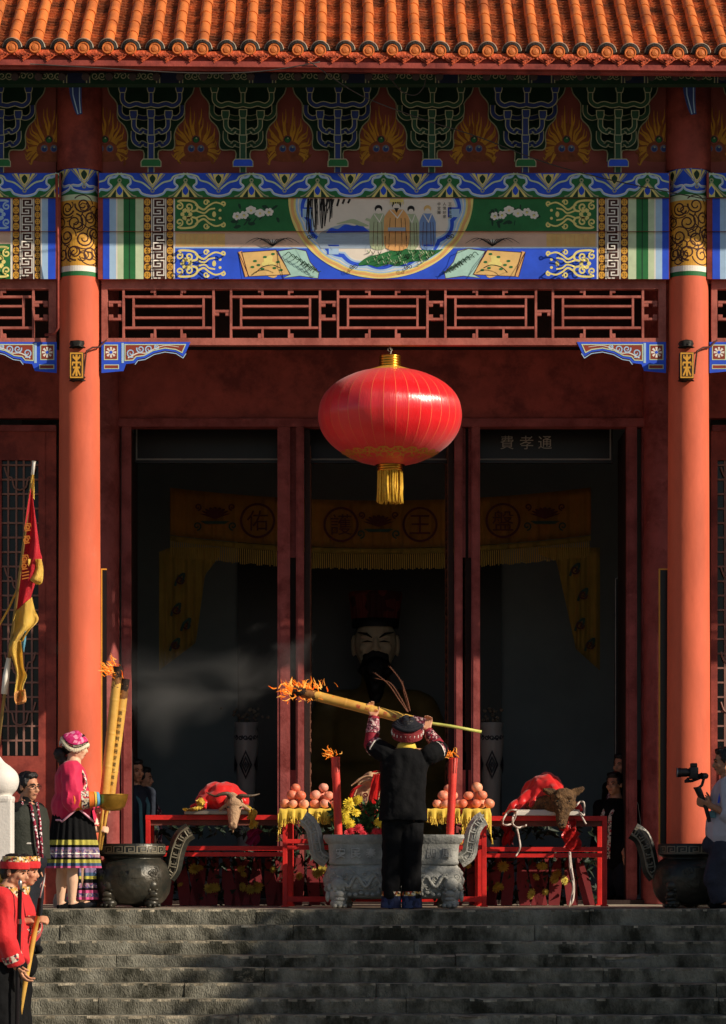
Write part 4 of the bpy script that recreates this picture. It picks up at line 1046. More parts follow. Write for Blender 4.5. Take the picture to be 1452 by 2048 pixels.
def sheet(name, x0, x1, f0, f1, m, ny=6, step=4, amp=1.0, dy=0):
    b = B(); n = int((x1-x0)/step); rows = []
    for j in range(ny+1):
        rows.append([b.verts.new(P(x0+(x1-x0)*i/n, f0(x0+(x1-x0)*i/n)+(f1(x0+(x1-x0)*i/n)-f0(x0+(x1-x0)*i/n))*j/ny, YC+dy+amp*fold(x0+(x1-x0)*i/n)*(.5+.5*j/ny))) for i in range(n+1)])
    for r0, r1 in zip(rows, rows[1:]):
        for i in range(n): b.faces.new([r0[i], r0[i+1], r1[i+1], r1[i]])
    bmesh.ops.solidify(b, geom=b.faces[:], thickness=.006)
    return obj(name, b, m, cu, smooth=True)
sheet('valance', 340, 1182, lambda x: 975+sag(x), lambda x: 1070+sag(x), m_cur)
sheet('lower_border', 340, 1182, lambda x: 1071+sag(x), lambda x: 1082+sag(x), m_cur2, 2, dy=-.01)
b = B(); x = 342
while x < 1180:
    tube(b, [P(x, 1082+sag(x), YC), P(x+.5, 1112+sag(x)+random.uniform(-2, 2), YC+.01)], .006, 4); x += 4.2
obj('fringe', b, m_cur2, cu)
sheet('drape', 318, 440, lambda x: 1095+max(0, 340-x)*.4, lambda x: (1338-(x-322)*.75 if x < 392 else max(1112, 1285-(x-392)*7.5 if x < 410 else 1150-(x-410)*1.3)), m_cur2, 12, 3, 1.6, .03)
sheet('drape', 1078, 1200, lambda x: 1095, lambda x: (1338-(1196-x)*.9 if x > 1150 else max(1108, 1290-(1150-x)*4.5 if x > 1112 else 1122-(1112-x)*.4)), m_cur2, 12, 3, 1.6, .03)
q = Paint()
for ch, x in (('佑', 515), ('護', 682), ('王', 840), ('盤', 1006)):
    y = 1024+sag(x); q.stroke(arc(x, y, 33, 33, 0, 360, 40)[:-1], 4.5, m_emb, 2, closed=True); q.text(ch, x, y, 42, m_emb, 2)
for x in (430, 757, 1090):
    y = 1024+sag(x)
    for k in range(9): a = R(200+k*17.5); q.poly(smooth([(x, y+4), (x+22*math.cos(a)-5, y+14*math.sin(a)), (x+32*math.cos(a), y+20*math.sin(a)), (x+22*math.cos(a)+5, y+14*math.sin(a))], 3, True), m_emb, 2)
    q.poly([(x-30, y+8), (x+30, y+8), (x+20, y+14), (x-20, y+14)], m_embg, 2)
    for s in (-1, 1): q.stroke(spiral(x+s*36, y+18, 9, 2, 90, 1.2*s, 12), 3, m_embg, 2); q.stroke(spiral(x+s*34, y-20, 7, 2, 90, 1.2*s, 12), 3, m_emb, 2)
for (x, y) in ((360, 1160), (352, 1220), (372, 1250), (350, 1290), (1150, 1140), (1166, 1190), (1160, 1250), (1180, 1290)):
    q.stroke(smooth([(x-10, y+12), (x-4, y-4), (x+8, y-12), (x+4, y+8)], 4), 5, m_embg, 2); q.stroke(spiral(x, y, 9, 2, 0, 1.3, 12), 3, m_emb, 2)
q.build('embroidery', flat_map(YC-.06), cu)
# the statue
YS = 6.3
st = thing('deity_statue', 'large seated statue with red striped hat and black beard in the dark hall', 'statue', P(752, 1800, YS+.3))
hc = P(751, 1287, YS)
m_face = mat('statue_face', (196, 178, 146), .5, var=.06)
def fc(bm):
    ell(bm, hc, (.23, .24, .30)); ell(bm, hc+Vector((0, -.06, -.13)), (.19, .2, .2)); ell(bm, hc+Vector((0, -.22, -.03)), (.035, .06, .09)); ell(bm, hc+Vector((0, -.25, -.075)), (.05, .04, .03))
    for s in (-1, 1): ell(bm, hc+Vector((s*.235, .04, -.02)), (.03, .05, .12)); ell(bm, hc+Vector((s*.11, -.17, -.06)), (.07, .05, .06)); ell(bm, hc+Vector((s*.09, -.20, .06)), (.08, .04, .022))
obj('head', blob(fc, .012), m_face, st, smooth=True)
m_sblk = mat('statue_black', (14, 12, 12), .6)
b = B()
for s in (-1, 1):
    tube(b, [hc+Vector((s*.04, -.245, .045)), hc+Vector((s*.10, -.255, .085)), hc+Vector((s*.19, -.19, .105))], [.012, .03, .012], 8, flat=.5)
    tube(b, [hc+Vector((s*.035, -.235, .0)), hc+Vector((s*.09, -.245, .008)), hc+Vector((s*.15, -.2, .0))], [.006, .016, .006], 8, flat=.6)
obj('brow', b, m_sblk, st, smooth=True)
def bd(bm):
    for s in (-1, 1):
        capsule(bm, hc+Vector((s*.02, -.255, -.115)), hc+Vector((s*.11, -.225, -.15)), .028, .024); capsule(bm, hc+Vector((s*.115, -.215, -.15)), hc+Vector((s*.13, -.2, -.3)), .03, .035)
    capsule(bm, hc+Vector((0, -.2, -.29)), hc+Vector((0, -.22, -.62)), .15, .06); ell(bm, hc+Vector((0, -.22, -.3)), (.2, .08, .09))
bb = blob(bd, .012); rough_up(bb, .012, 18); obj('beard', bb, m_sblk, st, smooth=True)
b = B(); n = 48
lathe(b, [(L(46, YS), 0), (L(48, YS), .06), (L(50, YS), .2), (L(53, YS), .30), (L(51, YS), .325), (.01, .335)], hc+Vector((0, .02, .23)), 96, mod=lambda a, r, z: 1+.02*math.cos(a*36), sy=.9)
obj('hat', b, embroidery('hat_red', [(92, 34, 30), (104, 40, 34), (60, 22, 20)], 8), st, smooth=False)
b = B(); lathe(b, [(L(46.5, YS), 0), (L(48, YS), .09), (L(44, YS), .1)], hc+Vector((0, .02, .17)), 64, sy=.92); obj('hat_band', b, m_sblk, st, smooth=True)
def rb_(bm):
    c = P(752, 1560, YS); sh = P(752, 1390, YS).z
    capsule(bm, (c.x-.42, YS+.08, sh-.1), (c.x+.42, YS+.08, sh-.1), .17, .17); ell(bm, (c.x, YS+.05, sh-.5), (.58, .42, .62)); ell(bm, (c.x, YS-.1, sh-1.25), (.85, .62, .6))
    for s in (-1, 1): capsule(bm, (c.x+s*.5, YS+.06, sh-.15), (c.x+s*.72, YS-.1, sh-.8), .18, .2); capsule(bm, (c.x+s*.72, YS-.1, sh-.8), (c.x+s*.2, YS-.5, sh-.95), .17, .12)
    box(bm, c.x-.9, c.x+.9, YS-.5, YS+.6, 0, sh-1.3); capsule(bm, hc+Vector((0, .05, -.2)), (c.x, YS+.08, sh-.1), .14, .18)
obj('robe', blob(rb_, .03, 6), mat('robe_yellow', (104, 86, 40), .75, var=.25, scale=4), st, smooth=True)
# tall vases
m_vase = mat('white_vase', (158, 156, 150), .3, var=.05); m_vdark = mat('vase_blue_black', (34, 36, 46), .4)
def vase(px, lab):
    Yv = 4.1; c = P(px, 1590, Yv); z0 = P(px, 1700, Yv).z
    t = thing('tall_vase', lab, 'vase', (c.x, Yv, 0.0), 'tall white vases inside the doors')
    b = B(); zz = lambda y: P(0, y, Yv).z
    lathe(b, [(.07, 0.0), (.085, .05), (.09, .3), (L(17, Yv), zz(1640)), (L(17.5, Yv), zz(1590)), (L(21, Yv), zz(1530)), (L(24.5, Yv), zz(1485)), (L(24, Yv), zz(1470)), (L(21, Yv), zz(1458)), (L(25, Yv), zz(1446)), (L(24, Yv), zz(1445)), (L(19, Yv), zz(1460))], (c.x, Yv, 0), 32)
    obj('vase_body', b, m_vase, t, smooth=True)
    q = Paint()
    for (dx, s) in ((0, 1), (-26, .6), (26, .6)):
        for k, l in ((1.0, 1), (.55, 3)): q.stroke([(px+dx, 1530-26*k*s), (px+dx+11*k*s, 1530), (px+dx, 1530+26*k*s), (px+dx-11*k*s, 1530)], 3.2, m_vdark, l, closed=True)
        q.poly([(px+dx, 1530-7*s), (px+dx+4*s, 1530), (px+dx, 1530+7*s), (px+dx-4*s, 1530)], m_vdark, 5)
    for k in range(-3, 4): q.stroke(spiral(px+k*10, 1476, 5, 1.5, k*60, 1.3, 12), 2.4, m_vdark, 1)
    f = lambda x, y, l: Vector((c.x+(L(22, Yv)+.01+.0005*l)*math.sin((x-px)/22.5), Yv-(L(22 if y < 1540 else 20.5, Yv)+.012+.0005*l)*math.cos((x-px)/22.5), zz(y)))
    q.build('vase_pattern', f, t, cx=[px+k*6 for k in range(-6, 7)])
    b = B(); rnd = random.Random(px)
    for k in range(26): ell(b, (c.x+rnd.gauss(0, .07), Yv+rnd.gauss(0, .05), zz(1440)+rnd.uniform(-.02, .12)), rnd.uniform(.012, .022), u=8, v=6)
    obj('flower_sprig', b, mat('dry_sprig', (120, 112, 96), .8, var=.3), t, smooth=True)
vase(492, 'tall white diamond patterned vase behind the goat'); vase(983, 'tall white diamond patterned vase behind the end of the raised bamboo')
for sx, X in ((-1, lambda a: a), (1, lambda a: a)):
    pass
b = B(); pbox(b, 1229, 1252, 1156, 1790, 3.3, 3.34); o = obj('hanging_scroll', b, m_black); tag(o, 'dark hanging couplet scroll inside the right door', 'scroll')
q = Paint(); q.stroke([(1252, 1157), (1231, 1157), (1231, 1788)], 1.8, mfr, 1)
for k in range(9): q.stroke(smooth([(1240, 1215+k*58), (1248, 1228+k*58), (1251, 1245+k*58)], 3), 2.6, mfr, 1); q.stroke([(1238, 1228+k*58), (1251, 1222+k*58)], 2.0, mfr, 1)
q.build('brush_writing', flat_map(3.3), o)
# ------------------------------------------------------------------ incense burners
m_stoneg = mat('grey_carved_stone', (176, 176, 168), .8, var=.25, scale=9, bump=.5, bscale=50, col2=(134, 136, 130), mix=(.4, .68))
m_bronze = mat('aged_bronze', (74, 70, 60), .38, metal=.35, var=.35, scale=5, bump=.25, bscale=24, col2=(38, 42, 38), mix=(.35, .6), spec=.5)
m_bronzel = mat('worn_bronze_line', (122, 116, 98), .6, metal=.2, var=.2, scale=20)
def sqr(n): return lambda a, r, z: (abs(math.cos(a))**n+abs(math.sin(a))**n)**(-1/n)
def lion_foot(bm, c, s, yaw=0):
    M = Matrix.Rotation(yaw, 3, 'Z')
    def e(p, r): ell(bm, Vector(c)+M @ (Vector(p)*s), (r[0]*s, r[1]*s, r[2]*s), u=14, v=10)
    e((0, 0, .12), (.075, .07, .08)); e((0, -.03, .04), (.07, .075, .045)); e((0, -.07, .12), (.045, .03, .03)); e((0, -.075, .075), (.05, .03, .02)); e((0, -.03, .2), (.065, .06, .06))
    for k in (-1, 1):
        e((k*.035, -.055, .16), (.02, .022, .02)); e((k*.07, -.01, .18), (.022, .02, .035)); e((k*.045, -.08, .02), (.022, .035, .02)); e((k*.08, .01, .1), (.02, .03, .05))
    e((0, -.085, .02), (.02, .035, .02))
CYC = -0.62
def stone_censer():
    f = lambda px: L(px, CYC); zz = lambda y: P(0, y, CYC-.34).z; c = Vector((P(787, 0, CYC).x, CYC, 0)); sy = .55
    t = thing('stone_censer', 'grey carved stone censer with upswept handles in the centre of the terrace', 'censer', (c.x, c.y, 0))
    b = B()
    lathe(b, [(f(128), zz(1672)-.05), (f(134), zz(1671)), (f(140), zz(1669)), (f(141), zz(1676)), (f(138), zz(1680)), (f(136), zz(1684)), (f(131), zz(1688))], c, 64, mod=sqr(6), sy=sy)
    lathe(b, [(f(60), zz(1673)), (f(130), zz(1673))], c, 64, mod=sqr(6), sy=sy)
    obj('rim', b, m_stoneg, t, smooth=True, angle=40)
    b = B(); lathe(b, [(f(131), zz(1688)), (f(130), zz(1692)), (f(128), zz(1720)), (f(130), zz(1725)), (f(128), zz(1729))], c, 64, mod=sqr(6), sy=sy); obj('neck', b, m_stoneg, t, smooth=True, angle=40)
    b = B(); pr = smooth([(f(126), zz(1729)), (f(133), zz(1738)), (f(139), zz(1750)), (f(140), zz(1764)), (f(136), zz(1779)), (f(126), zz(1791)), (f(112), zz(1797)), (f(60), zz(1799))], 6)
    lathe(b, [(p_[0], p_[1]) for p_ in pr], c, 180, mod=sqr(4), sy=sy)
    b.normal_update()
    for v in b.verts:                       # carved clouds and coiling dragons in relief
        if zz(1793) < v.co.z < zz(1733):
            q = v.co*1.0; k = abs(noise.noise(Vector((q.x*11, q.z*17+math.sin(q.x*9)*.8, q.y*6))))
            k2 = noise.noise(Vector((q.x*30, q.z*34, 3))); v.co += v.normal*(.030*(max(0, .45-k)-.12)+.008*k2)
    cyf = CYC-f(137)*sy
    for s in (-1, 1):
        pts = [(c.x+s*(.10+.42*u), cyf-.004+.05*max(0, u-.75), zz(1763)+.045*math.sin(u*17+s)) for u in [k/30 for k in range(31)]]
        tube(b, pts, [.009+.008*math.sin(PI*k/30) for k in range(31)], 8)
        for k in range(3, 28, 6):
            p0 = Vector(pts[k]); tube(b, [p0, p0+Vector((s*.03, -.014, .045*(1 if k % 4 else -1))), p0+Vector((s*.06, -.008, .05*(1 if k % 4 else -1)))], [.010, .008, .004], 6)
        ell(b, Vector(pts[0])+Vector((s*-.01, -.015, .0)), (.04, .03, .03)); ell(b, Vector(pts[0])+Vector((-s*.04, -.02, -.012)), (.025, .02, .018))
        for k in range(16):
            x_, z_ = c.x+s*(.03+.036*k), zz(1764)+.055*math.sin(k*2.4); tube(b, [(q_[0], cyf+.002+.05*max(0, abs(q_[0]-c.x)/.58-.8), q_[1]) for q_ in spiral(x_, z_, .030, .006, k*70, 1.3*(-1)**k, 14)], .0065, 6)
        for k in range(9):
            a = (c.x+s*(.08+.05*k), cyf+.004, zz(1788)+.01*math.sin(k*2)); ell(b, a, (.022, .014, .018), u=10, v=6)
    obj('body', b, m_stoneg, t, smooth=True, angle=60)
    for (x, y, yaw) in ((674, CYC-.30, .3), (904, CYC-.30, -.3), (690, CYC+.26, 0), (888, CYC+.26, 0)):
        b = B(); p0 = P(x, 0, y); lion_foot(b, (p0.x, y, 0.0), 1.0, yaw); obj('foot', b, m_stoneg, t, smooth=True)
    for s in (-1, 1):
        b = B(); X = lambda px: c.x+s*(787-px)*(-1)*f(1) if False else c.x+s*f(787-px)
        path = smooth([(Vector((X(655)*1, CYC, zz(1722)))), Vector((X(637), CYC, zz(1708))), Vector((X(632), CYC, zz(1685))), Vector((X(627), CYC, zz(1660))), Vector((X(617), CYC, zz(1643))), Vector((X(606), CYC, zz(1635)))], 5)
        tube(b, path, [f(10)]*len(path), 4, flat=1.5)
        nrm = Vector((0, -1, 0)); prev = None
        for i in range(2, len(path)-2, 4):   # key pattern bars in relief
            d = (path[i+1]-path[i]).normalized(); u = d.cross(nrm); q = path[i]+Vector((0, -f(10)*1.16, 0))
            tube(b, [q-u*f(7), q+u*f(7)], f(1.4), 5); tube(b, [q+u*f(6)*(1 if i % 8 < 4 else -1), q+u*f(6)*(1 if i % 8 < 4 else -1)+d*f(10)], f(1.7), 5)
            tube(b, [q-u*f(2)+d*f(5), q+u*f(4)+d*f(5)], f(1.5), 5)
        for s2 in (-1, 1): tube(b, [p_+Vector((0, -f(10)*1.16, 0))+((path[min(i+1, len(path)-1)]-path[max(i-1, 0)]).normalized().cross(nrm))*f(7.6)*s2 for i, p_ in enumerate(path)], f(1.8), 5)
        obj('handle', b, m_stoneg, t, smooth=True, angle=40)
    q = Paint()
    for k, ch in enumerate('安民泰國順雨調風'): q.text(ch, 681+k*30.4, 1706, 20, mat('carved_letter', (196, 196, 190), .8, var=.2), 0); 
    o = q.build('carved_text', flat_map(CYC-f(129)*sy-.006), t)
    m_ = o.modifiers.new('thick', 'SOLIDIFY'); m_.thickness = .02; m_.offset = -1
    b = B(); lathe(b, [(.001, zz(1676)), (f(128), zz(1676))], c, 48, mod=sqr(6), sy=sy); obj('ash_bed', b, mat('incense_ash', (150, 140, 128), .95, var=.3, scale=30, bump=.8), t)
    return c
cc = stone_censer()
def bronze_censer(px, Yc, handles, lab, face):
    f = lambda p_: L(p_, Yc); zz = lambda y: P(0, y, Yc-.3).z; c = Vector((P(px, 0, Yc).x, Yc, 0))
    t = thing('bronze_censer', lab, 'censer', (c.x, c.y, 0), 'round bronze incense burners')
    b = B(); lathe(b, [(f(56), zz(1700)), (f(58), zz(1688)), (f(64), zz(1687)), (f(66), zz(1690)), (f(66), zz(1709)), (f(63), zz(1712)), (f(58), zz(1713))], c, 64); lathe(b, [(.001, zz(1698)), (f(57), zz(1698))], c, 48); obj('rim', b, m_bronze, t, smooth=True, angle=40)
    q = Paint(); u = 24
    for k in range(-11, 12):
        x = k*u; q.stroke([(x-10, 1706), (x-10, 1693), (x+8, 1693), (x+8, 1703), (x-3, 1703), (x-3, 1698), (x+3, 1698)], 2.0, m_bronzel, 1); q.stroke([(x-10, 1706), (x+13, 1706), (x+13, 1693)], 2.0, m_bronzel, 1)
    q.build('key_fret', lambda x, y, l: Vector((c.x+(f(66)+.003+.0005*l)*math.sin(x/66), Yc-(f(66)+.003+.0005*l)*math.cos(x/66), zz(y))), t, cx=[k*8 for k in range(-34, 35)])
    b = B(); pr = smooth([(f(58), zz(1713)), (f(57), zz(1717)), (f(62), zz(1721)), (f(71), zz(1732)), (f(77), zz(1750)), (f(77.5), zz(1766)), (f(74), zz(1784)), (f(65), zz(1800)), (f(50), zz(1809)), (f(5), zz(1811))], 5)
    lathe(b, [(p_[0], p_[1]) for p_ in pr], c, 96)
    b.normal_update()
    for v in b.verts:
        a = math.atan2(v.co.x-c.x, -(v.co.y-c.y)); m_ = max(0, math.sin(a*4+1.0)-.2) if zz(1795) < v.co.z < zz(1735) else 0
        v.co += v.normal*(.012*m_*noise.noise(v.co*26)+.003*noise.noise(v.co*9))
    obj('body', b, m_bronze, t, smooth=True)
    q = Paint()
    for (x, w_) in ((-8, 22), (52, 16), (-62, 16)):
        for k in range(7): q.stroke(spiral(x+random.uniform(-w_, w_)*.6, 1752+random.uniform(-14, 14), 8, 2, random.uniform(0, 360), 1.2, 12), 1.8, m_bronzel if False else m_bronze, 1)
    q.rect(-2, 22, 1736, 1756, m_bronze, 1)
    rr = lambda y: f(76)
    q.build('relief', lambda x, y, l: Vector((c.x+(f(78.2)+.004*l/3)*math.sin(x/78), Yc-(f(78.2)+.004*l/3)*math.cos(x/78), zz(y))), t, cx=[k*6 for k in range(-14, 15)])
    for a in (R(38), R(-38), R(180)):
        b = B(); lion_foot(b, (c.x+f(62)*math.sin(a), Yc-f(62)*math.cos(a), 0), .95, a*.8); obj('foot', b, m_bronze, t, smooth=True)
    for s in handles:
        X = lambda d: c.x+s*f(d)
        path = smooth([Vector((X(70), Yc, zz(1752))), Vector((X(80), Yc, zz(1738))), Vector((X(85), Yc, zz(1715))), Vector((X(91), Yc, zz(1692))), Vector((X(101), Yc, zz(1672))), Vector((X(116), Yc, zz(1661)))], 5)
        b = B(); tube(b, path, [f(11)]*len(path), 4, flat=1.6); nrm = Vector((0, -1, 0))
        for i in range(2, len(path)-2, 4):
            d = (path[i+1]-path[i]).normalized(); u_ = d.cross(nrm); q_ = path[i]+Vector((0, -f(11)*1.2, 0)); sg = 1 if i % 8 < 4 else -1
            tube(b, [q_-u_*f(7.5), q_+u_*f(7.5)], f(1.4), 5, 1); tube(b, [q_+u_*f(6.5)*sg, q_+u_*f(6.5)*sg+d*f(11)], f(1.6), 5, 1); tube(b, [q_-u_*f(4)*sg+d*f(5.5), q_+u_*f(5)*sg+d*f(5.5)], f(1.5), 5, 1); tube(b, [q_-u_*f(4)*sg+d*f(5.5), q_-u_*f(4)*sg+d*f(10)], f(1.5), 5, 1)
        for s2 in (-1, 1): tube(b, [p_+Vector((0, -f(11)*1.2, 0))+((path[min(i+1, len(path)-1)]-path[max(i-1, 0)]).normalized().cross(nrm))*f(8.4)*s2 for i, p_ in enumerate(path)], f(1.7), 5, 1)
        obj('handle', b, [m_bronze, m_bronzel], t, smooth=True, angle=40)
bronze_censer(265, -.35, (-1, 1), 'round bronze incense burner beside the woman in magenta', 0); bronze_censer(1382, -.62, (-1, 1), 'round bronze incense burner beside the cameraman', 0)

# ------------------------------------------------------------------ offering tables
m_tred = mat('table_red_paint', (222, 42, 36), .5, var=.14, scale=7, bump=.1, bscale=40, col2=(190, 34, 30))
m_board = mat('table_board', (112, 62, 50), .7, var=.2, scale=4, stretch=(1, 6, 6))
def table(lab, px0, px1, Ya, Yb, ytop, ymid=None, ybot=None, shelf=True, apron=True, lw=9.5):
    c = P((px0+px1)/2, 0, Ya); t = thing('offering_table', lab, 'table', (c.x, (Ya+Yb)/2, 0), 'red metal offering tables')
    w_ = L(lw, Ya); x0, x1 = P(px0, 0, Ya).x, P(px1, 0, Ya).x; zt = P(0, ytop, Ya).z
    for x in (x0, x1-w_):
        for y in (Ya, Yb-w_):
            b = B(); box(b, x, x+w_, y, y+w_, 0.0, zt-w_-.001); bevel(b, .003, 1); box(b, x-.012, x+w_+.012, y-.012, y+w_+.012, 0, .012); obj('leg', b, m_tred, t)
    def ring(z, name):
        b = B(); box(b, x0, x1, Ya, Ya+w_, z-w_, z); box(b, x0, x1, Yb-w_, Yb, z-w_, z); box(b, x0, x0+w_, Ya+w_, Yb-w_, z-w_, z-.001); box(b, x1-w_, x1, Ya+w_, Yb-w_, z-w_, z-.001); obj(name, b, m_tred, t)
    ring(zt, 'top_frame')
    b = B(); box(b, x0+w_, x1-w_, Ya+w_, Yb-w_, zt-.035, zt-.006); obj('tabletop', b, m_board, t)
    if apron:
        b = B(); box(b, x0+w_, x1-w_, Ya+.03, Ya+.045, zt-w_-.05, zt-w_); obj('apron', b, m_board, t)
    if ymid:
        zm = P(0, ymid, Ya).z
        b = B(); box(b, x0+w_, x1-w_, Ya+.002, Ya+w_, zm-w_*.9, zm); box(b, x0+w_, x1-w_, Yb-w_, Yb-.002, zm-w_*.9, zm); obj('rail', b, m_tred, t)
        if shelf:
            b = B(); box(b, x0+w_, x1-w_, Ya+.02, Yb-w_, zm-w_-.05, zm-w_-.012); obj('shelf', b, m_tred, t)
    if ybot:
        zb = P(0, ybot, Ya).z
        b = B(); box(b, x0+w_, x1-w_, Ya+.002, Ya+w_, zb-w_*1.1, zb); box(b, x0+.002, x0+w_-.002, Ya+w_, Yb-w_, zb-w_*1.1, zb); box(b, x1-w_+.002, x1-.002, Ya+w_, Yb-w_, zb-w_*1.1, zb); obj('foot_rail', b, m_tred, t)
    return x0, x1, zt
TA = table('long red table under the goat offering', 291, 585, .35, .95, 1630, 1692)
TC = table('red table behind the stone censer, laid with fruit', 565, 973, -.12, .5, 1620, 1678, 1793)
TB = table('red table under the dark pig offering', 955, 1214, .35, .95, 1632, 1694)
# yellow fringed cloths
m_ycl = mat('yellow_cloth', (232, 196, 66), .65, var=.15, scale=12, sheen=.4)
def fringe_cloth(px0, px1, lab, drop0=22, corner=0, seed=1):
    rnd = random.Random(seed); zt = TC[2]; Ya, Yb = -.14, .42
    t = thing('yellow_cloth', lab, 'cloth', (P((px0+px1)/2, 0, Ya).x, .15, zt), 'yellow cloths on the fruit table')
    n = int((px1-px0)/3); b = B(); rows = []
    for j in range(10):
        row = []
        for i in range(n+1):
            x = px0+(px1-px0)*i/n; u = (x-(px0+px1)/2)/(px1-px0)*2
            wv = .012*math.sin(x*.35+seed)+.008*math.sin(x*.8)
            if j < 5: y = Yb+(Ya-Yb)*j/4; z = zt+.012+.004*math.sin(x*.3+j)-(.05*max(0, abs(u)-.93)*14 if corner else 0)
            else: y = Ya-.012+wv*(j-4)/3; z = zt+.012-L(drop0+corner*abs(u)**6*1.6+2*math.sin(x*.2+seed), Ya)*(j-4)/5
            row.append(b.verts.new((P(x, 0, y).x, y, z)))
        rows.append(row)
    for a, c in zip(rows, rows[1:]):
        for i in range(n): b.faces.new([a[i], a[i+1], c[i+1], c[i]])
    ends = [(v.co.copy()) for v in rows[-1]]
    obj('cloth_sheet', b, m_ycl, t, smooth=True)
    b = B()
    for v in ends[::1]:
        l_ = rnd.uniform(.035, .06)
        for k in range(2): 
            d = rnd.uniform(-.006, .006); tube(b, [v+Vector((d, 0, .01)), v+Vector((d+rnd.uniform(-.006, .006), rnd.uniform(-.012, .004), -l_*.5)), v+Vector((d+rnd.uniform(-.01, .01), rnd.uniform(-.012, .006), -l_))], .004, 4)
    obj('fringe', b, m_ycl, t)
fringe_cloth(556, 616, 'yellow fringed cloth under the leftmost fruit pile', 20, 24, 1); fringe_cloth(617, 668, 'yellow fringed cloth under the fruit pile beside the tall candle', 20, 0, 2)
fringe_cloth(855, 920, 'yellow fringed cloth under the fruit pile behind the tilted candle', 20, 0, 3); fringe_cloth(923, 983, 'yellow fringed cloth under the rightmost fruit pile', 20, 26, 4)
# fruit piles
m_fruit = mat('orange_pink_fruit', (240, 150, 112), .45, var=.14, scale=14, col2=(244, 186, 150), bump=.12, bscale=120)
m_fruit2 = mat('pale_pink_fruit', (244, 182, 162), .45, var=.1, scale=14, col2=(240, 150, 120), bump=.12, bscale=120)
def vary(m, c2):
    N = m.node_tree.nodes; K = m.node_tree.links; b = N['Principled BSDF']; l = b.inputs['Base Color'].links[0]; o = l.from_socket
    oi = N.new('ShaderNodeObjectInfo'); mx = N.new('ShaderNodeMix'); mx.data_type = 'RGBA'; mr = N.new('ShaderNodeMath'); mr.operation = 'MULTIPLY'; mr.inputs[1].default_value = .75
    K.new(oi.outputs['Random'], mr.inputs[0]); K.new(mr.outputs[0], mx.inputs[0]); K.new(o, mx.inputs[6]); mx.inputs[7].default_value = lin(c2); K.new(mx.outputs[2], b.inputs['Base Color'])
vary(m_fruit, (226, 96, 66)); vary(m_fruit2, (236, 138, 104))
fb = B(); ell(fb, (0, 0, .046), (.047, .047, .043), u=20, v=14)
for v in fb.verts:
    r_ = math.hypot(v.co.x, v.co.y)
    if v.co.z > .05: v.co.z -= .012*math.exp(-(r_/.012)**2)
fruit0 = None
def fruit_pile(px, m, where, seed):
    global fruit0
    rnd = random.Random(seed); zt = TC[2]+.016; c = P(px, 0, .0); me = None
    lay = [(0, [(-.095, -.05), (0, -.065), (.095, -.05), (-.05, .04), (.05, .04), (0, .12)]), (.072, [(-.048, -.02), (.048, -.02), (0, .06)]), (.142, [(0, .005)])]
    for z, ps in lay:
        for (dx, dy) in ps:
            nm = fruit_mesh[m.name]; o = bpy.data.objects.new('fruit', nm); COL.objects.link(o)
            o.location = (c.x+dx+rnd.uniform(-.012, .012), .02+dy+rnd.uniform(-.012, .012), zt+z); o.rotation_euler = (rnd.uniform(-.5, .5), rnd.uniform(-.5, .5), rnd.uniform(0, 6)); s = rnd.uniform(.88, 1.08); o.scale = (s, s*rnd.uniform(.95, 1.05), s*rnd.uniform(.92, 1.02))
            tag(o, 'round '+('pale pink' if m is m_fruit2 else 'orange pink')+' fruit in the pile '+where, 'fruit', 'fruit in the pile '+where)
fruit_mesh = {}
for m in (m_fruit, m_fruit2):
    me = bpy.data.meshes.new('fruit'); fb.to_mesh(me); me.materials.append(m); me.polygons.foreach_set('use_smooth', [True]*len(me.polygons)); fruit_mesh[m.name] = me
fb.free()
fruit_pile(591, m_fruit, 'at the far left of the table', 1); fruit_pile(646, m_fruit2, 'just left of the tall candle', 2)
fruit_pile(897, m_fruit2, 'behind the tilted candle', 3); fruit_pile(951, m_fruit, 'at the far right of the table', 4)

# ------------------------------------------------------------------ candles with flames
m_fire = emission('fire', (240, 70, 8), (255, 150, 44), 1.15, 34)
m_fire2 = emission('fire_core', (255, 128, 26), (255, 200, 104), 1.35, 40)
def tongue(bm, base, tip, wd, bend, rnd, mi=0):
    base = Vector(base); tip = Vector(tip); d = tip-base; u, v = frame_of(d); n = 9; pts = []; rr = []
    for i in range(n+1):
        t_ = i/n; pts.append(base+d*t_+(u*math.sin(t_*6+bend)+v*math.cos(t_*4+bend))*wd*1.5*t_+Vector((0, 0, abs(d.length)*.12*t_*t_)))
        rr.append(max(.0006, wd*(math.sin(PI*min(1, .18+t_*.82))**.8)*(1-.35*t_)+.0005))
    tube(bm, pts, rr, 6, mi, flat=.55)
def flame(name, lab, centre, n, size, drift, spread, seed, parent=None):
    rnd = random.Random(seed); b = B(); c = Vector(centre)
    for k in range(n):
        o = Vector((rnd.gauss(0, spread[0]), rnd.gauss(0, spread[1]), rnd.gauss(0, spread[2]))); ln = size*rnd.uniform(.5, 1.15)
        d = (Vector(drift)+Vector((rnd.gauss(0, .45), rnd.gauss(0, .3), rnd.gauss(.15, .4)))).normalized()
        tongue(b, c+o, c+o+d*ln, ln*rnd.uniform(.09, .17), rnd.uniform(0, 6), rnd, 0 if k % 3 else 1)
    o = obj(name, b, [m_fire, m_fire2], parent, smooth=True)
    if not parent: tag(o, lab, 'flame')
    return o
m_wax = mat('red_wax', (230, 78, 66), .45, var=.12, scale=6, col2=(214, 60, 50), sss=.6)
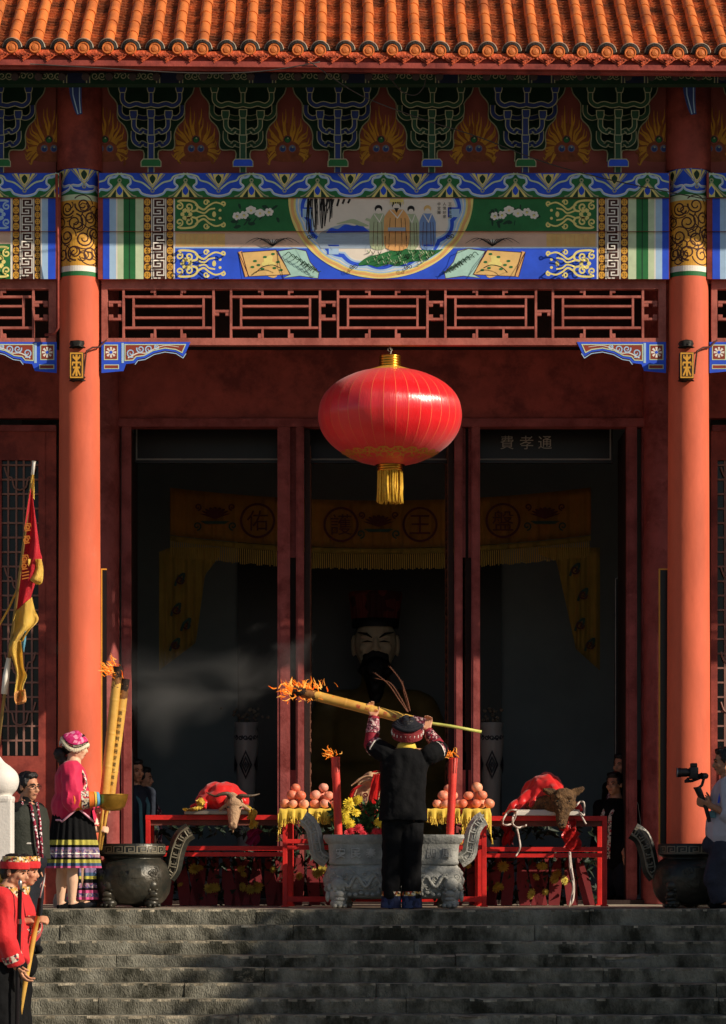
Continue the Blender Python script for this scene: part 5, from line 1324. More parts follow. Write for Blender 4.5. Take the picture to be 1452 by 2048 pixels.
def candle(p0, p1, lab, fl, seed):
    t = thing('candle', lab, 'candle', p0, 'tall red candles in the stone censer'); d = (p1-p0); u, v = frame_of(d)
    b = B(); r = L(8, CYC); tube(b, [p0, p0+d*.3, p0+d*.7, p1-d.normalized()*.012, p1], [r, r*1.0, r*1.02, r*1.0, r*.86], 20)
    for k in range(7): 
        a = k*2.3; q = p1+(u*math.cos(a)+v*math.sin(a))*r*.96; tube(b, [q, q-d.normalized()*.06-Vector((0, .0, .0)), q-d.normalized()*(.08+.05*(k % 3))], [.008, .006, .008], 6)
    obj('wax_body', b, m_wax, t, smooth=True, angle=50)
    b = B(); tube(b, [p1, p1+d.normalized()*.03], .005, 6); obj('wick', b, m_ink, t)
    flame('flame', '', fl, 34, .046, (-.6, 0, .3), (.030, .018, .018), seed, t)
zc0 = lambda y: P(0, y, CYC).z
candle(P(677, 1672, CYC), P(671, 1514, CYC), 'tall red candle leaning slightly beside the bouquet', P(664, 1509, CYC), 3)
candle(P(900, 1672, CYC), P(907, 1516, CYC), 'tall red candle tilting right beside the man in black', P(900, 1510, CYC), 5)

# ------------------------------------------------------------------ bouquet and wrapped head in front of the man
m_mum = mat('yellow_petal', (236, 206, 52), .6, var=.15, scale=20); m_lf = mat('bouquet_leaf', (42, 78, 40), .6, var=.35, scale=10); m_rfl = mat('red_petal', (196, 36, 50), .6, var=.2, scale=20)
def mum(bm, c, r, rnd, nrm=Vector((0, -1, .35))):
    nrm = (nrm+Vector((rnd.gauss(0, .25), rnd.gauss(0, .1), rnd.gauss(0, .25)))).normalized(); u, v = frame_of(nrm)
    for ring_, (n, rad, up) in enumerate(((14, 1.0, .1), (11, .75, .35), (8, .45, .6), (5, .2, .75))):
        for k in range(n):
            a = 2*PI*(k+.5*(ring_ % 2))/n+rnd.uniform(-.1, .1); d = u*math.cos(a)+v*math.sin(a); s = nrm.cross(d)*r*.16
            p0 = c+nrm*r*up*.2; p1 = c+d*r*rad*.6+nrm*r*up*.6; p2 = c+d*r*rad+nrm*r*up*.45
            add_faces(bm, [p0-s*.4, p0+s*.4, p1+s, p1-s, p2+s*.4, p2-s*.4], [(0, 1, 2, 3), (3, 2, 4, 5)])
def leaves(bm, pts, n, size, sp, rnd):
    for k in range(n):
        q = Vector(rnd.choice(pts))+Vector((rnd.gauss(0, sp), rnd.gauss(0, sp*.5), rnd.gauss(0, sp))); a = Vector((rnd.uniform(-1, 1), -abs(rnd.gauss(.6, .5)), rnd.uniform(-1, 1))).normalized(); u, v = frame_of(a); s = size*rnd.uniform(.6, 1.3); an = rnd.uniform(0, 6); u, v = u*math.cos(an)+v*math.sin(an), v*math.cos(an)-u*math.sin(an)
        add_faces(bm, [q-u*s, q-v*s*.35+a*s*.1, q+u*s, q+v*s*.35+a*s*.1], [(0, 1, 2, 3)])
rnd = random.Random(3); YQ = -.22
bq = thing('bouquet', 'bouquet of yellow and red flowers with leaves behind the censer', 'bouquet', P(712, 1672, YQ))
b = B(); leaves(b, [P(x, y, YQ) for x in range(670, 790, 14) for y in (1615, 1632, 1648, 1662)], 330, .05, .03, rnd); obj('foliage', b, m_lf, bq)
for (x, y, r) in [(700, 1607, .062), (716, 1600, .05), (692, 1622, .05), (690, 1637, .055), (700, 1648, .05), (758, 1645, .05), (768, 1650, .055), (712, 1625, .045), (775, 1632, .04)]:
    b = B(); mum(b, P(x, y, YQ-.05), r, rnd); obj('flower', b, m_mum, bq)
for (x, y, r) in [(702, 1662, .04), (718, 1657, .045), (695, 1667, .035), (752, 1664, .04), (728, 1668, .04), (765, 1663, .04)]:
    b = B(); mum(b, P(x, y, YQ-.06), r, rnd); obj('flower', b, m_rfl, bq)
def cloth_blob(prims, voxel, wr, sc, seed):
    b = blob(prims, voxel, 5)
    b.normal_update()
    for v in b.verts:
        k = noise.noise(Vector((v.co.x*sc, v.co.y*sc*.7, v.co.z*sc*.35+seed)))
        v.co += v.normal*(abs(k)-.25)*wr*2+v.normal*wr*.5*noise.noise(v.co*sc*2.2)
    return b
m_rcl = mat('red_satin_cloth', (216, 28, 26), .36, var=.1, scale=5, sheen=.3, bump=.1, bscale=14); m_hide = mat('tan_hide', (196, 158, 122), .75, var=.2, scale=16, bump=.3, bscale=60)
YH = .1
hd = thing('wrapped_offering', 'tan offering bundle wrapped in red cloth and ribbons behind the man in black', 'offering', P(738, 1625, YH))
def pr(bm):
    ell(bm, P(738, 1600, YH), (.17, .15, .16)); ell(bm, P(745, 1570, YH), (.12, .12, .12)); ell(bm, P(722, 1610, YH-.05), (.12, .1, .1))
obj('bundle', cloth_blob(pr, .01, .012, 11, 2), m_hide, hd, smooth=True)
b = B()
for (pts, wd) in [([(703, 1571), (716, 1561), (733, 1553), (750, 1557), (757, 1567)], .026), ([(708, 1592), (720, 1566), (742, 1560), (760, 1548), (764, 1560)], .03)]:
    tube(b, [P(x, y, YH-.18) for x, y in smooth(pts, 5)], [wd*(.5+.5*math.sin(PI*k/(len(smooth(pts, 5))-1))) for k in range(len(smooth(pts, 5)))], 8, flat=.5)
rough_up(b, .008, 20); obj('ear', b, m_hide, hd, smooth=True)
b = B()
for (pts, w0) in [([(756, 1548), (752, 1570), (746, 1600), (740, 1635), (736, 1672)], 20), ([(757, 1546), (764, 1552), (766, 1575), (764, 1600)], 12), ([(700, 1600), (708, 1580), (722, 1570)], 9), ([(748, 1545), (756, 1541), (764, 1543)], 12)]:
    ps = smooth(pts, 6); n = len(ps); rows = []
    for i, q in enumerate(ps):
        rows.append([b.verts.new(P(q[0]+w0*(j/6-.5), q[1], YH-.24-.02*math.cos((j/6-.5)*PI)-.012*math.sin(j*2.1+i*.25))) for j in range(7)])
    for a, c in zip(rows, rows[1:]):
        for j in range(6): b.faces.new([a[j], a[j+1], c[j+1], c[j]])
bmesh.ops.solidify(b, geom=b.faces[:], thickness=.006)
obj('red_ribbon', b, m_rcl, hd, smooth=True)
q = Paint(); rnd = random.Random(8)
for k in range(22):
    x, y = rnd.uniform(722, 760), rnd.uniform(1590, 1650); q.stroke(spiral(x, y, 6, 1.5, rnd.uniform(0, 360), 1.3, 12), 2.2, m_rfl if k % 2 else m_white, 1)
q.build('paper_lace', flat_map(YH-.20), hd)

# ------------------------------------------------------------------ the goat on its tray
YG = .30; m_goat = mat('goat_hide', (186, 152, 118), .8, var=.22, scale=12, bump=.5, bscale=70, col2=(126, 96, 72), mix=(.5, .75)); m_horn = mat('horn', (92, 78, 62), .5, var=.3, scale=14, bump=.4, bscale=40)
tr = thing('goat_tray', 'flat metal tray under the goat offering', 'tray', P(435, 1628, YG))
b = B(); pbox(b, 368, 500, 1620, 1629, YG-.03, YG+.5); bevel(b, .006); obj('tray_plate', b, mat('tray_metal', (150, 140, 128), .4, metal=.6, var=.2), tr)
b = B(); tube(b, [P(x, 1620, y) for x, y in ((370, YG-.02), (498, YG-.02), (498, YG+.48), (370, YG+.48), (370, YG-.02))], .008, 6); obj('tray_lip', b, mat('tray_metal', (150, 140, 128)), tr)
goat = thing('goat', 'goat offering with long horns hanging its head over the table edge', 'goat', P(440, 1622, YG+.2))
def gb(bm):
    c = P(445, 1600, YG+.25)
    ell(bm, c+Vector((0, .05, -.01)), (.2, .24, .12)); capsule(bm, c+Vector((0, -.05, .02)), P(470, 1606, YG-.02), .1, .075)
    h0, h1 = P(469, 1606, YG-.08), P(466, 1650, YG-.14)
    capsule(bm, h0, h0*.5+h1*.5, .072, .058); capsule(bm, h0*.5+h1*.5, h1, .058, .038); ell(bm, h1+Vector((0, -.02, -.01)), (.04, .035, .03)); ell(bm, h0+Vector((0, -.04, .0)), (.062, .04, .05))
    for s in (-1, 1):
        capsule(bm, h0+Vector((s*.06, .0, -.01)), h0+Vector((s*.13, -.01, -.06)), .02, .014); ell(bm, h0+Vector((s*.054, -.045, -.045)), (.018, .014, .014)); ell(bm, h1+Vector((s*.018, -.045, .01)), (.012, .012, .014))
    capsule(bm, h1+Vector((0, .0, -.02)), h1+Vector((0, .01, -.075)), .014, .004)
obj('goat_body', blob(gb, .007), m_goat, goat, smooth=True)
for pts in ([(462, 1598), (456, 1588), (444, 1588), (430, 1592), (413, 1585)], [(476, 1598), (482, 1592), (494, 1592), (506, 1591), (519, 1588)]):
    ps = smooth(pts, 5); n = len(ps); b = B(); tube(b, [P(x, y, YG-.09-.05*math.sin(PI*i/n)) for i, (x, y) in enumerate(ps)], [L(7.2, YG)*(1-i/n*.86) for i in range(n)], 10, flat=.8); rough_up(b, .004, 60); obj('horn', b, m_horn, goat, smooth=True)
for s in (-1, 1): b = B(); ell(b, P(469, 1614, YG-.15)+Vector((s*.058, .01, 0)), (.010, .008, .008)); obj('eye', b, m_ink, goat, smooth=True)
def drape(name, lab, prims, seed, m=m_rcl, voxel=.010, wr=.024, cat='cloth'):
    b = cloth_blob(prims, voxel, wr, 7.5, seed); o = obj(name, b, m, smooth=True); return tag(o, lab, cat)
def gd(bm):
    c = P(443, 1604, YG+.24)
    ell(bm, c+Vector((0, 0, .01)), (.235, .26, .14)); ell(bm, P(445, 1590, YG+.2), (.17, .18, .125)); ell(bm, P(447, 1577, YG+.18), (.10, .12, .07)); capsule(bm, P(420, 1600, YG+.15), P(384, 1614, YG+.12), .06, .03); capsule(bm, P(446, 1578, YG+.2), P(490, 1606, YG+.12), .06, .04); capsule(bm, P(446, 1580, YG+.18), P(405, 1612, YG+.05), .06, .05)
drape('red_goat_cloth', 'shiny red cloth heaped over the goat', gd, 4)
def ruffle(name, lab, pts, wd, seed, m=m_ycl):
    ps = smooth(pts, 7); n = len(ps); b = B(); rows = []
    for i, (x, y, Y) in enumerate(ps):
        rows.append([b.verts.new(P(x+(j/6-.5)*wd+3*math.sin(i*.9+j), y+3.5*math.sin(j*1.9+i*.55+seed), Y-.03*math.sin(j*1.7+i*.8))) for j in range(7)])
    for a, c in zip(rows, rows[1:]):
        for j in range(6): b.faces.new([a[j], a[j+1], c[j+1], c[j]])
    bmesh.ops.solidify(b, geom=b.faces[:], thickness=.005)
    return tag(obj(name, b, m, smooth=True), lab, 'ribbon')
ruffle('yellow_ruffle', 'crumpled yellow ribbon at the left end of the goat tray', [(399, 1598, YG-.02), (402, 1612, YG-.05), (388, 1618, YG-.06), (374, 1620, YG-.06)], 16, 1)
ruffle('yellow_ruffle', 'long yellow ribbon hanging beside the goat head', [(490, 1612, YG-.03), (502, 1622, YG-.06), (505, 1640, YG-.06), (510, 1656, YG-.06)], 17, 2)
ruffle('magenta_cloth', 'magenta cloth end hanging under the goat table', [(512, 1658, YG+.1), (507, 1672, YG+.1), (503, 1690, YG+.1)], 24, 3, mat('magenta_cloth', (170, 28, 92), .7, var=.15))
# ------------------------------------------------------------------ the pig on its tray
m_boar = mat('boar_hide', (112, 84, 54), .9, var=.4, scale=26, bump=.9, bscale=110, col2=(70, 52, 36))
tp = thing('pig_tray', 'white tray under the dark pig offering', 'tray', P(1097, 1632, YG))
b = B(); pbox(b, 1033, 1160, 1622, 1631, YG-.03, YG+.5); bevel(b, .006); obj('tray_plate', b, mat('white_tray', (226, 220, 208), .5, var=.08), tp)
b = B(); tube(b, [P(x, 1621, y) for x, y in ((1035, YG-.02), (1158, YG-.02), (1158, YG+.48), (1035, YG+.48), (1035, YG-.02))], .008, 6); obj('tray_lip', b, mat('white_tray', (226, 220, 208)), tp)
pig = thing('pig', 'dark brown pig offering with its snout hanging over the table edge', 'pig', P(1100, 1622, YG+.2))
def pb(bm):
    c = P(1090, 1600, YG+.25); ell(bm, c+Vector((0, .03, -.01)), (.22, .25, .13)); capsule(bm, P(1070, 1612, YG+.08), P(1115, 1605, YG+.0), .07, .1)
    h0, h1 = P(1127, 1596, YG-.08), P(1123, 1648, YG-.15)
    ell(bm, h0, (.112, .09, .09)); ell(bm, h0+Vector((-.05, -.03, -.05)), (.06, .06, .07)); ell(bm, h0+Vector((.05, -.03, -.05)), (.06, .06, .07)); capsule(bm, h0+Vector((0, -.02, -.05)), h1+Vector((0, 0, .03)), .085, .05); capsule(bm, h1+Vector((0, 0, .03)), h1, .05, .046); ell(bm, h1+Vector((0, -.035, -.005)), (.042, .018, .036))
    capsule(bm, h1+Vector((0, .05, -.01)), h1+Vector((0, .06, .06)), .035, .05)
    for s in (-1, 1):
        for k in range(6): t_ = k/5; ell(bm, h0+Vector((s*(.095+.07*t_), .0, .045+.035*t_*(1 if s > 0 else .7))), (.034*(1-.5*t_)+.006, .02, .042*(1-.45*t_)), u=10, v=8)
        ell(bm, h0+Vector((s*.05, -.085, .005)), (.03, .015, .018))
b = blob(pb, .007); rough_up(b, .005, 45); obj('pig_body', b, m_boar, pig, smooth=True)
for s in (-1, 1):
    b = B(); ell(b, P(1127, 1602, YG-.18)+Vector((s*.052, .01, 0)), (.010, .008, .007)); obj('eye', b, m_ink, pig, smooth=True)
    b = B(); ell(b, P(1123, 1649, YG-.205)+Vector((s*.016, 0, 0)), (.008, .006, .010)); obj('nostril', b, m_ink, pig, smooth=True)
def pd(bm):
    c = P(1082, 1600, YG+.26)
    ell(bm, c+Vector((.02, .02, .04)), (.21, .24, .17)); ell(bm, P(1092, 1570, YG+.2), (.155, .18, .115)); capsule(bm, P(1105, 1575, YG+.12), P(1112, 1590, YG+.0), .09, .08); capsule(bm, P(1070, 1585, YG+.15), P(1028, 1616, YG+.08), .09, .045); capsule(bm, P(1080, 1580, YG+.12), P(1062, 1612, YG+.02), .07, .03); capsule(bm, P(1028, 1616, YG+.1), P(1008, 1628, YG+.1), .04, .02); capsule(bm, P(1120, 1590, YG+.2), P(1160, 1618, YG+.1), .05, .03)
drape('red_pig_cloth', 'shiny red cloth domed over the dark pig', pd, 9)
ruffle('red_cloth', 'red cloth end hanging down behind the pig snout', [(1130, 1640, YG+.02), (1140, 1660, YG+.0), (1143, 1680, YG), (1146, 1698, YG)], 34, 5, m_rcl)
ruffle('red_cloth', 'red cloth end hanging at the left of the pig table', [(1012, 1640, YG+.2), (1016, 1660, YG+.2), (1017, 1690, YG+.2)], 22, 6, m_rcl)
m_rope = mat('white_rope', (220, 208, 196), .8, var=.15, scale=60, bump=.5, bscale=200)
def rope(pts, lab):
    b = B(); tube(b, [P(x, y, YG-.06-.02*math.sin(i*.7)) for i, (x, y) in enumerate(smooth(pts, 6))], .0085, 6); tag(obj('rope', b, m_rope, smooth=True), lab, 'rope')
rope([(1033, 1620), (1018, 1622), (1006, 1640), (1008, 1650), (1024, 1646), (1034, 1624), (1026, 1634), (1026, 1648), (1036, 1655), (1050, 1652), (1052, 1650)], 'white rope looped at the left of the pig tray')
rope([(1034, 1656), (1038, 1676), (1040, 1695), (1032, 1712)], 'short white rope end dangling under the pig tray'); rope([(1152, 1612), (1160, 1604), (1168, 1606), (1168, 1630), (1160, 1626), (1172, 1648)], 'white rope looped at the right of the pig tray')
rope([(1139, 1704), (1140, 1735), (1146, 1770), (1142, 1800), (1138, 1812), (1146, 1800), (1148, 1770), (1143, 1735), (1140, 1704)], 'long white rope hanging from the pig table to the floor')

# ------------------------------------------------------------------ flower stands in the dark under the tables
m_slat = mat('stand_red', (120, 34, 38), .6, var=.2, scale=5)
def flower_stand(px, Y, lab, seed):
    rnd = random.Random(seed); t = thing('flower_stand', lab, 'flower stand', (P(px, 0, Y).x, Y, 0), 'flower stands under the tables')
    for k, (dx, lean) in enumerate(((-38, -14), (-12, -5), (14, 6), (38, 16))):
        b = B(); a = P(px+dx+lean, 1809, Y-.02); c = P(px+dx-lean*.4, 1716, Y+.04); w_ = .05
        vs = [a+Vector((-w_, 0, 0)), a+Vector((w_, 0, 0)), c.lerp(a, .5)+Vector((w_*1.15, 0, 0)), c+Vector((w_*.6, 0, 0)), c+Vector((-w_*.6, 0, 0)), c.lerp(a, .5)+Vector((-w_*1.15, 0, 0))]
        vs[0].z = vs[1].z = 0.0
        add_faces(b, vs+[v+Vector((0, .03, 0)) for v in vs], [(0, 1, 2, 5), (5, 2, 3, 4), (11, 8, 7, 6), (10, 9, 8, 11), (0, 6, 7, 1), (1, 7, 8, 2), (2, 8, 9, 3), (3, 9, 10, 4), (4, 10, 11, 5), (5, 11, 6, 0)]); obj('slat', b, m_slat, t)
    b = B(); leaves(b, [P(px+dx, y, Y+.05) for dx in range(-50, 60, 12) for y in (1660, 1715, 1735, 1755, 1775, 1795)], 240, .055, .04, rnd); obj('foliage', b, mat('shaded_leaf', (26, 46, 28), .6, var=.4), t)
    for k in range(6):
        b = B(); mum(b, P(px+rnd.uniform(-48, 48), rnd.uniform(1722, 1790), Y-.07), rnd.uniform(.028, .058), rnd, Vector((rnd.gauss(0, .5), -1, rnd.gauss(.2, .5)))); obj('flower', b, mat('shaded_petal', (176, 158, 60), .65, var=.3, scale=14), t)  # petals and leaves dulled, the shade under the tables put into their colour
flower_stand(350, 1.02, 'flower stand with red slats nearest the round left censer', 1); flower_stand(440, 1.02, 'flower stand with red slats under the goat head', 2); flower_stand(525, 1.02, 'flower stand with red slats under the right half of the goat table', 3)
flower_stand(610, 1.02, 'flower stand with red slats behind the left half of the stone censer', 7); flower_stand(1030, 1.02, 'flower stand with red slats under the left half of the pig table', 4); flower_stand(1125, 1.02, 'flower stand with red slats under the pig snout', 5); flower_stand(930, 1.02, 'flower stand with red slats behind the right half of the stone censer', 8)
# ------------------------------------------------------------------ people
m_skin = mat('skin', (206, 152, 118), .55, var=.07, scale=16, col2=(196, 136, 104)); m_skin2 = mat('skin_light', (228, 184, 152), .5, var=.05, scale=14); m_skind = mat('skin_tan', (184, 130, 98), .55, var=.07, scale=16)
m_hair = mat('black_hair', (22, 18, 16), .45, var=.3, scale=60, bump=.4, bscale=160, spec=.5)
m_eye = mat('eye_dark', (24, 18, 16), .3); m_lip = mat('lips', (168, 92, 80), .5)
m_blk = mat('black_cloth', (13, 14, 16), .9, var=.25, scale=9, bump=.3, bscale=30, spec=.2); m_navy = mat('navy_cloth', (20, 23, 32), .85, var=.25, scale=9, bump=.35, bscale=40)
m_mag = mat('magenta_cloth_jacket', (212, 24, 78), .7, var=.10, scale=6, bump=.25, bscale=22, sheen=.25); m_redj = mat('red_jacket', (206, 28, 34), .75, var=.12, scale=6, bump=.3, bscale=26, sheen=.2)
m_crim = mat('crimson_sleeve', (140, 22, 44), .75, var=.15, scale=8, bump=.3, bscale=40)
m_emb1 = embroidery('sleeve_embroidery', [(120, 40, 60), (206, 176, 170), (90, 30, 44), (170, 110, 120), (60, 30, 40)], 75); m_emb2 = embroidery('skirt_embroidery', [(112, 98, 140), (166, 140, 150), (70, 60, 108), (146, 92, 116), (176, 162, 160)], 62)
m_emb3 = embroidery('band_embroidery', [(226, 214, 196), (60, 50, 60), (200, 180, 150), (190, 60, 70), (226, 214, 196)], 70); m_emb4 = embroidery('gold_embroidery', [(210, 180, 110), (226, 216, 190), (70, 60, 40), (200, 150, 60), (170, 60, 40)], 60)
m_dots = embroidery('dotted_trim', [(150, 30, 60), (240, 220, 220), (150, 30, 60), (60, 16, 30)], 70)
def rotm(yaw, pitch=0, roll=0): return Matrix.Rotation(R(yaw), 3, 'Z') @ Matrix.Rotation(R(pitch), 3, 'X') @ Matrix.Rotation(R(roll), 3, 'Y')
def head_prims(bm, c, M, s):
    def e(p, r): ell(bm, c+M @ (Vector(p)*s), Vector(r)*s, M, u=16, v=12)
    def k(a, b_, r0, r1): capsule(bm, c+M @ (Vector(a)*s), c+M @ (Vector(b_)*s), r0*s, r1*s, 10)
    e((0, .012, .032), (.074, .094, .088)); e((0, -.03, -.03), (.061, .064, .082)); e((0, -.055, -.088), (.034, .03, .026)); k((-.045, -.01, -.065), (0, -.05, -.088), .022, .024); k((.045, -.01, -.065), (0, -.05, -.088), .022, .024)
    k((0, -.088, .008), (0, -.108, -.028), .008, .014); e((0, -.103, -.034), (.019, .012, .009)); e((0, -.086, -.055), (.026, .013, .007)); e((0, -.084, -.067), (.022, .013, .008)); e((0, -.078, .024), (.052, .016, .012))
    for q in (-1, 1): e((q*.036, -.066, -.026), (.026, .024, .024)); e((q*.076, .012, -.012), (.010, .021, .032))
def hand_prims(bm, w, d, n, th, curl, s):
    """palm, four bent fingers of unequal length and a thumb off the side; d along the hand, n out of the palm, th towards the thumb"""
    d = Vector(d).normalized(); n = Vector(n); n = (n-d*n.dot(d)).normalized(); t = d.cross(n)
    if t.dot(Vector(th)) < 0: t = -t
    for k in (-.026, -.009, .009, .026): capsule(bm, w+t*k*s*.7, w+d*.082*s+t*k*s, .014*s, .0125*s, 8)
    for i, ln in enumerate((.92, 1.0, .94, .76)):
        p = w+d*.086*s+t*(.030-.0205*i)*s; a = 0; q = p
        for L_, r0, r1, bend in ((.040, .0098, .009, .55), (.026, .009, .0082, 1.0), (.020, .0082, .0066, .75)):
            a += bend*curl; dd = d*math.cos(a)+n*math.sin(a); q2 = q+dd*L_*ln*s; capsule(bm, q, q2, r0*s, r1*s, 8); q = q2
    p = w+d*.022*s+t*.026*s; a1 = (d*.6+t*.75+n*.35*curl).normalized(); p2 = p+a1*.042*s; a2 = (d*.8+t*.25+n*(.2+.6*curl)).normalized()
    capsule(bm, p, p2, .0145*s, .0115*s, 8); capsule(bm, p2, p2+a2*.032*s, .0115*s, .009*s, 8)
def person(label, base, J, yaw, pitch=0, s=.95, skin=None, vox=.0075, group=None, hair=True, handsL=None, handsR=None, build=1.0, roll=0):
    t = thing('person', label, 'person', base, group); M = rotm(yaw, pitch, roll); c = J['head']; k = s*build
    def body(bm):
        head_prims(bm, c, M, s*.98)
        capsule(bm, c+M @ Vector((0, .022*s, -.07*s)), J['neck'], .052*s, .058*s)
        capsule(bm, J['neck'], J['chest'], .07*k, .12*k); ax = (J['shL']-J['shR']); capsule(bm, J['shR'], J['shL'], .055*k, .055*k)
        capsule(bm, J['chest']+ax*.12, J['pelvis']+ax*.12, .115*k, .105*k); capsule(bm, J['chest']-ax*.12, J['pelvis']-ax*.12, .115*k, .105*k)
        for q in 'LR':
            capsule(bm, J['sh'+q], J['el'+q], .05*k, .04*k); capsule(bm, J['el'+q], J['wr'+q], .041*k, .027*s)
            capsule(bm, J['hip'+q], J['kn'+q], .085*k, .054*k); kn, an = J['kn'+q], J['an'+q]; capsule(bm, kn, kn.lerp(an, .35), .05*k, .055*k); capsule(bm, kn.lerp(an, .35), an, .055*k, .034*k)
            capsule(bm, an+Vector((0, 0, -.03*s)), J['to'+q], .034*s, .026*s)
        for w, h in ((J['wrL'], handsL), (J['wrR'], handsR)):
            h = h or dict(d=(0, 0, -1), n=(1, 0, 0), th=(0, -1, 0), curl=.35); hand_prims(bm, w, h['d'], h['n'], h['th'], h['curl'], s)
    sk = skin or m_skin
    obj('body', blob(body, vox, 3), sk, t, smooth=True)
    def on(p): return c+M @ (Vector(p)*s*.98)
    for q in (-1, 1):
        b = B(); ell(b, on((q*.031, -.0855, .004)), Vector((.0145, .006, .0058))*s, M @ Matrix.Rotation(-q*.25, 3, 'Z')); obj('eye', b, m_eye, t, smooth=True)
        b = B(); tube(b, [on((q*.014, -.093, .021)), on((q*.032, -.091, .027)), on((q*.052, -.078, .021))], [.004*s, .0055*s, .003*s], 6); obj('eyebrow', b, m_hair, t, smooth=True)
    b = B(); ell(b, on((0, -.0965, -.061)), Vector((.021, .005, .0055))*s, M); obj('mouth', b, m_lip, t, smooth=True)
    if hair:
        def hp(bm):
            ell(bm, on((0, .026, .044)), Vector((.082, .094, .088))*s, M); ell(bm, on((0, .055, -.01)), Vector((.07, .06, .07))*s, M); ell(bm, on((0, -.035, .095)), Vector((.064, .045, .034))*s, M)
            for q in (-1, 1): ell(bm, on((q*.068, -.005, .03)), Vector((.016, .035, .05))*s, M)
        hb = blob(hp, .008, 2); rough_up(hb, .006, 40); obj('hair', hb, m_hair, t, smooth=True)
    return t, M, on
def loft(bm, rings, M=None, n=28):
    M = M or Matrix.Identity(3); rs = []
    for (c, rx, ry) in rings: rs.append([bm.verts.new(Vector(c)+M @ Vector((rx*math.cos(2*PI*k/n), ry*math.sin(2*PI*k/n), 0))) for k in range(n)])
    for a, b_ in zip(rs, rs[1:]):
        for k in range(n): bm.faces.new([a[k], a[(k+1) % n], b_[(k+1) % n], b_[k]])
    bm.faces.new(rs[0]); bm.faces.new(rs[-1])
def garment(name, t, prims, m, hem=None, vox=.009, wr=.010, sc=9, seed=0, top=None):
    b = blob(prims, vox, 3); b.normal_update()
    for v in b.verts:
        k = noise.noise(Vector((v.co.x*sc, v.co.y*sc, v.co.z*sc*.4+seed)))+.6*noise.noise(Vector((v.co.x*sc*2.2+5, v.co.y*sc*2.2, v.co.z*sc*1.6+seed)))
        v.co += v.normal*k*wr
    if hem:
        for v in b.verts:
            z = hem(v.co); v.co.z = max(v.co.z, z)
    return obj(name, b, m, t, smooth=True)
def sleeve_band(t, a, b_, r0, r1, m, name='sleeve_band'):
    b = B(); n = 5; tube(b, [a.lerp(b_, i/n) for i in range(n+1)], [r0+(r1-r0)*i/n for i in range(n+1)], 20); rough_up(b, .003, 30); obj(name, b, m, t, smooth=True, angle=50)
def ring_band(t, name, c, M, r, h, m, tilt=0, sy=1.0, thick=.012, seg=40, wob=0):
    b = B(); lathe(b, [(r-thick, -h/2), (r, -h/2), (r+.004, 0), (r, h/2), (r-thick, h/2), (r-thick, -h/2)], (0, 0, 0), seg, sy=sy, mod=lambda a, r_, z: 1+wob*math.sin(9*a+z*60))
    MM = (M @ Matrix.Rotation(R(tilt), 3, 'X')).to_4x4(); bmesh.ops.transform(b, matrix=Matrix.Translation(c) @ MM, verts=b.verts); return obj(name, b, m, t, smooth=True, angle=50)
def legs_cloth(J, r0, r1, flare=0):
    def f(bm):
        for q in 'LR': capsule(bm, J['hip'+q], J['kn'+q], r0, (r0+r1)/2); tube(bm, [J['kn'+q]+Vector((0, 0, .05)), J['kn'+q].lerp(J['an'+q], .5), J['an'+q]+Vector((0, 0, .0))], [(r0+r1)/2, r1*1.05, r1+flare], 16)
        ell(bm, (J['hipL']+J['hipR'])/2+Vector((0, 0, .05)), ((J['hipL']-J['hipR']).length/2+r0*.9, r0*1.15, .13))
    return f
def shoes(t, J, m, r=.04):
    for q in 'LR':
        def sp(bm): capsule(bm, J['an'+q]+Vector((0, 0, -.045)), J['to'+q], r, r*.85)
        b = blob(sp, .008, 2)
        zmin = min(v.co.z for v in b.verts)
        obj('shoe', b, m, t, smooth=True)

# --- the man in black holding the burning bamboo overhead, seen from behind
Y = -1.12; p = lambda x, y, d=0.0: P(x, y, Y+d)
J = dict(head=p(815, 1464), neck=p(813, 1494), chest=p(808, 1545), pelvis=p(805, 1640), shL=p(774, 1509), shR=p(860, 1509), elL=p(743, 1489, .06), elR=p(881, 1499, .06), wrL=p(748, 1434, .13), wrR=p(854, 1462, .13),
         hipL=p(786, 1650), hipR=p(824, 1650), knL=p(783, 1730), knR=p(824, 1730), anL=p(782, 1799), anR=p(823, 1799), toL=p(781, 1810, .16), toR=p(825, 1810, .16))
t, M, on = person('man in black with patterned red cuffs raising a burning bamboo overhead, seen from behind', (p(803, 0).x, Y, 0), J, 180, -14, .98, handsL=dict(d=(-.25, .55, .75), n=(0, -.7, .6), th=(1, 0, 0), curl=.8), handsR=dict(d=(.1, .5, .8), n=(0, -.7, .6), th=(-1, 0, 0), curl=.9))
def g_(bm):
    loft(bm, [(p(811, 1497), .085, .08), (p(809, 1502), .15, .10), (p(808, 1510), .195, .112), (p(807, 1530), .205, .132), (p(806, 1560), .195, .138), (p(806, 1600), .190, .138), (p(806, 1625), .200, .145), (p(806, 1642), .207, .150)])
    for q in 'LR': capsule(bm, J['sh'+q], J['el'+q].lerp(J['sh'+q], .2), .092, .082)
garment('jacket', t, g_, m_blk, hem=lambda v: p(0, 1642).z, wr=.016, sc=8)
garment('trousers', t, legs_cloth(J, .098, .078), m_blk, wr=.013, seed=4)
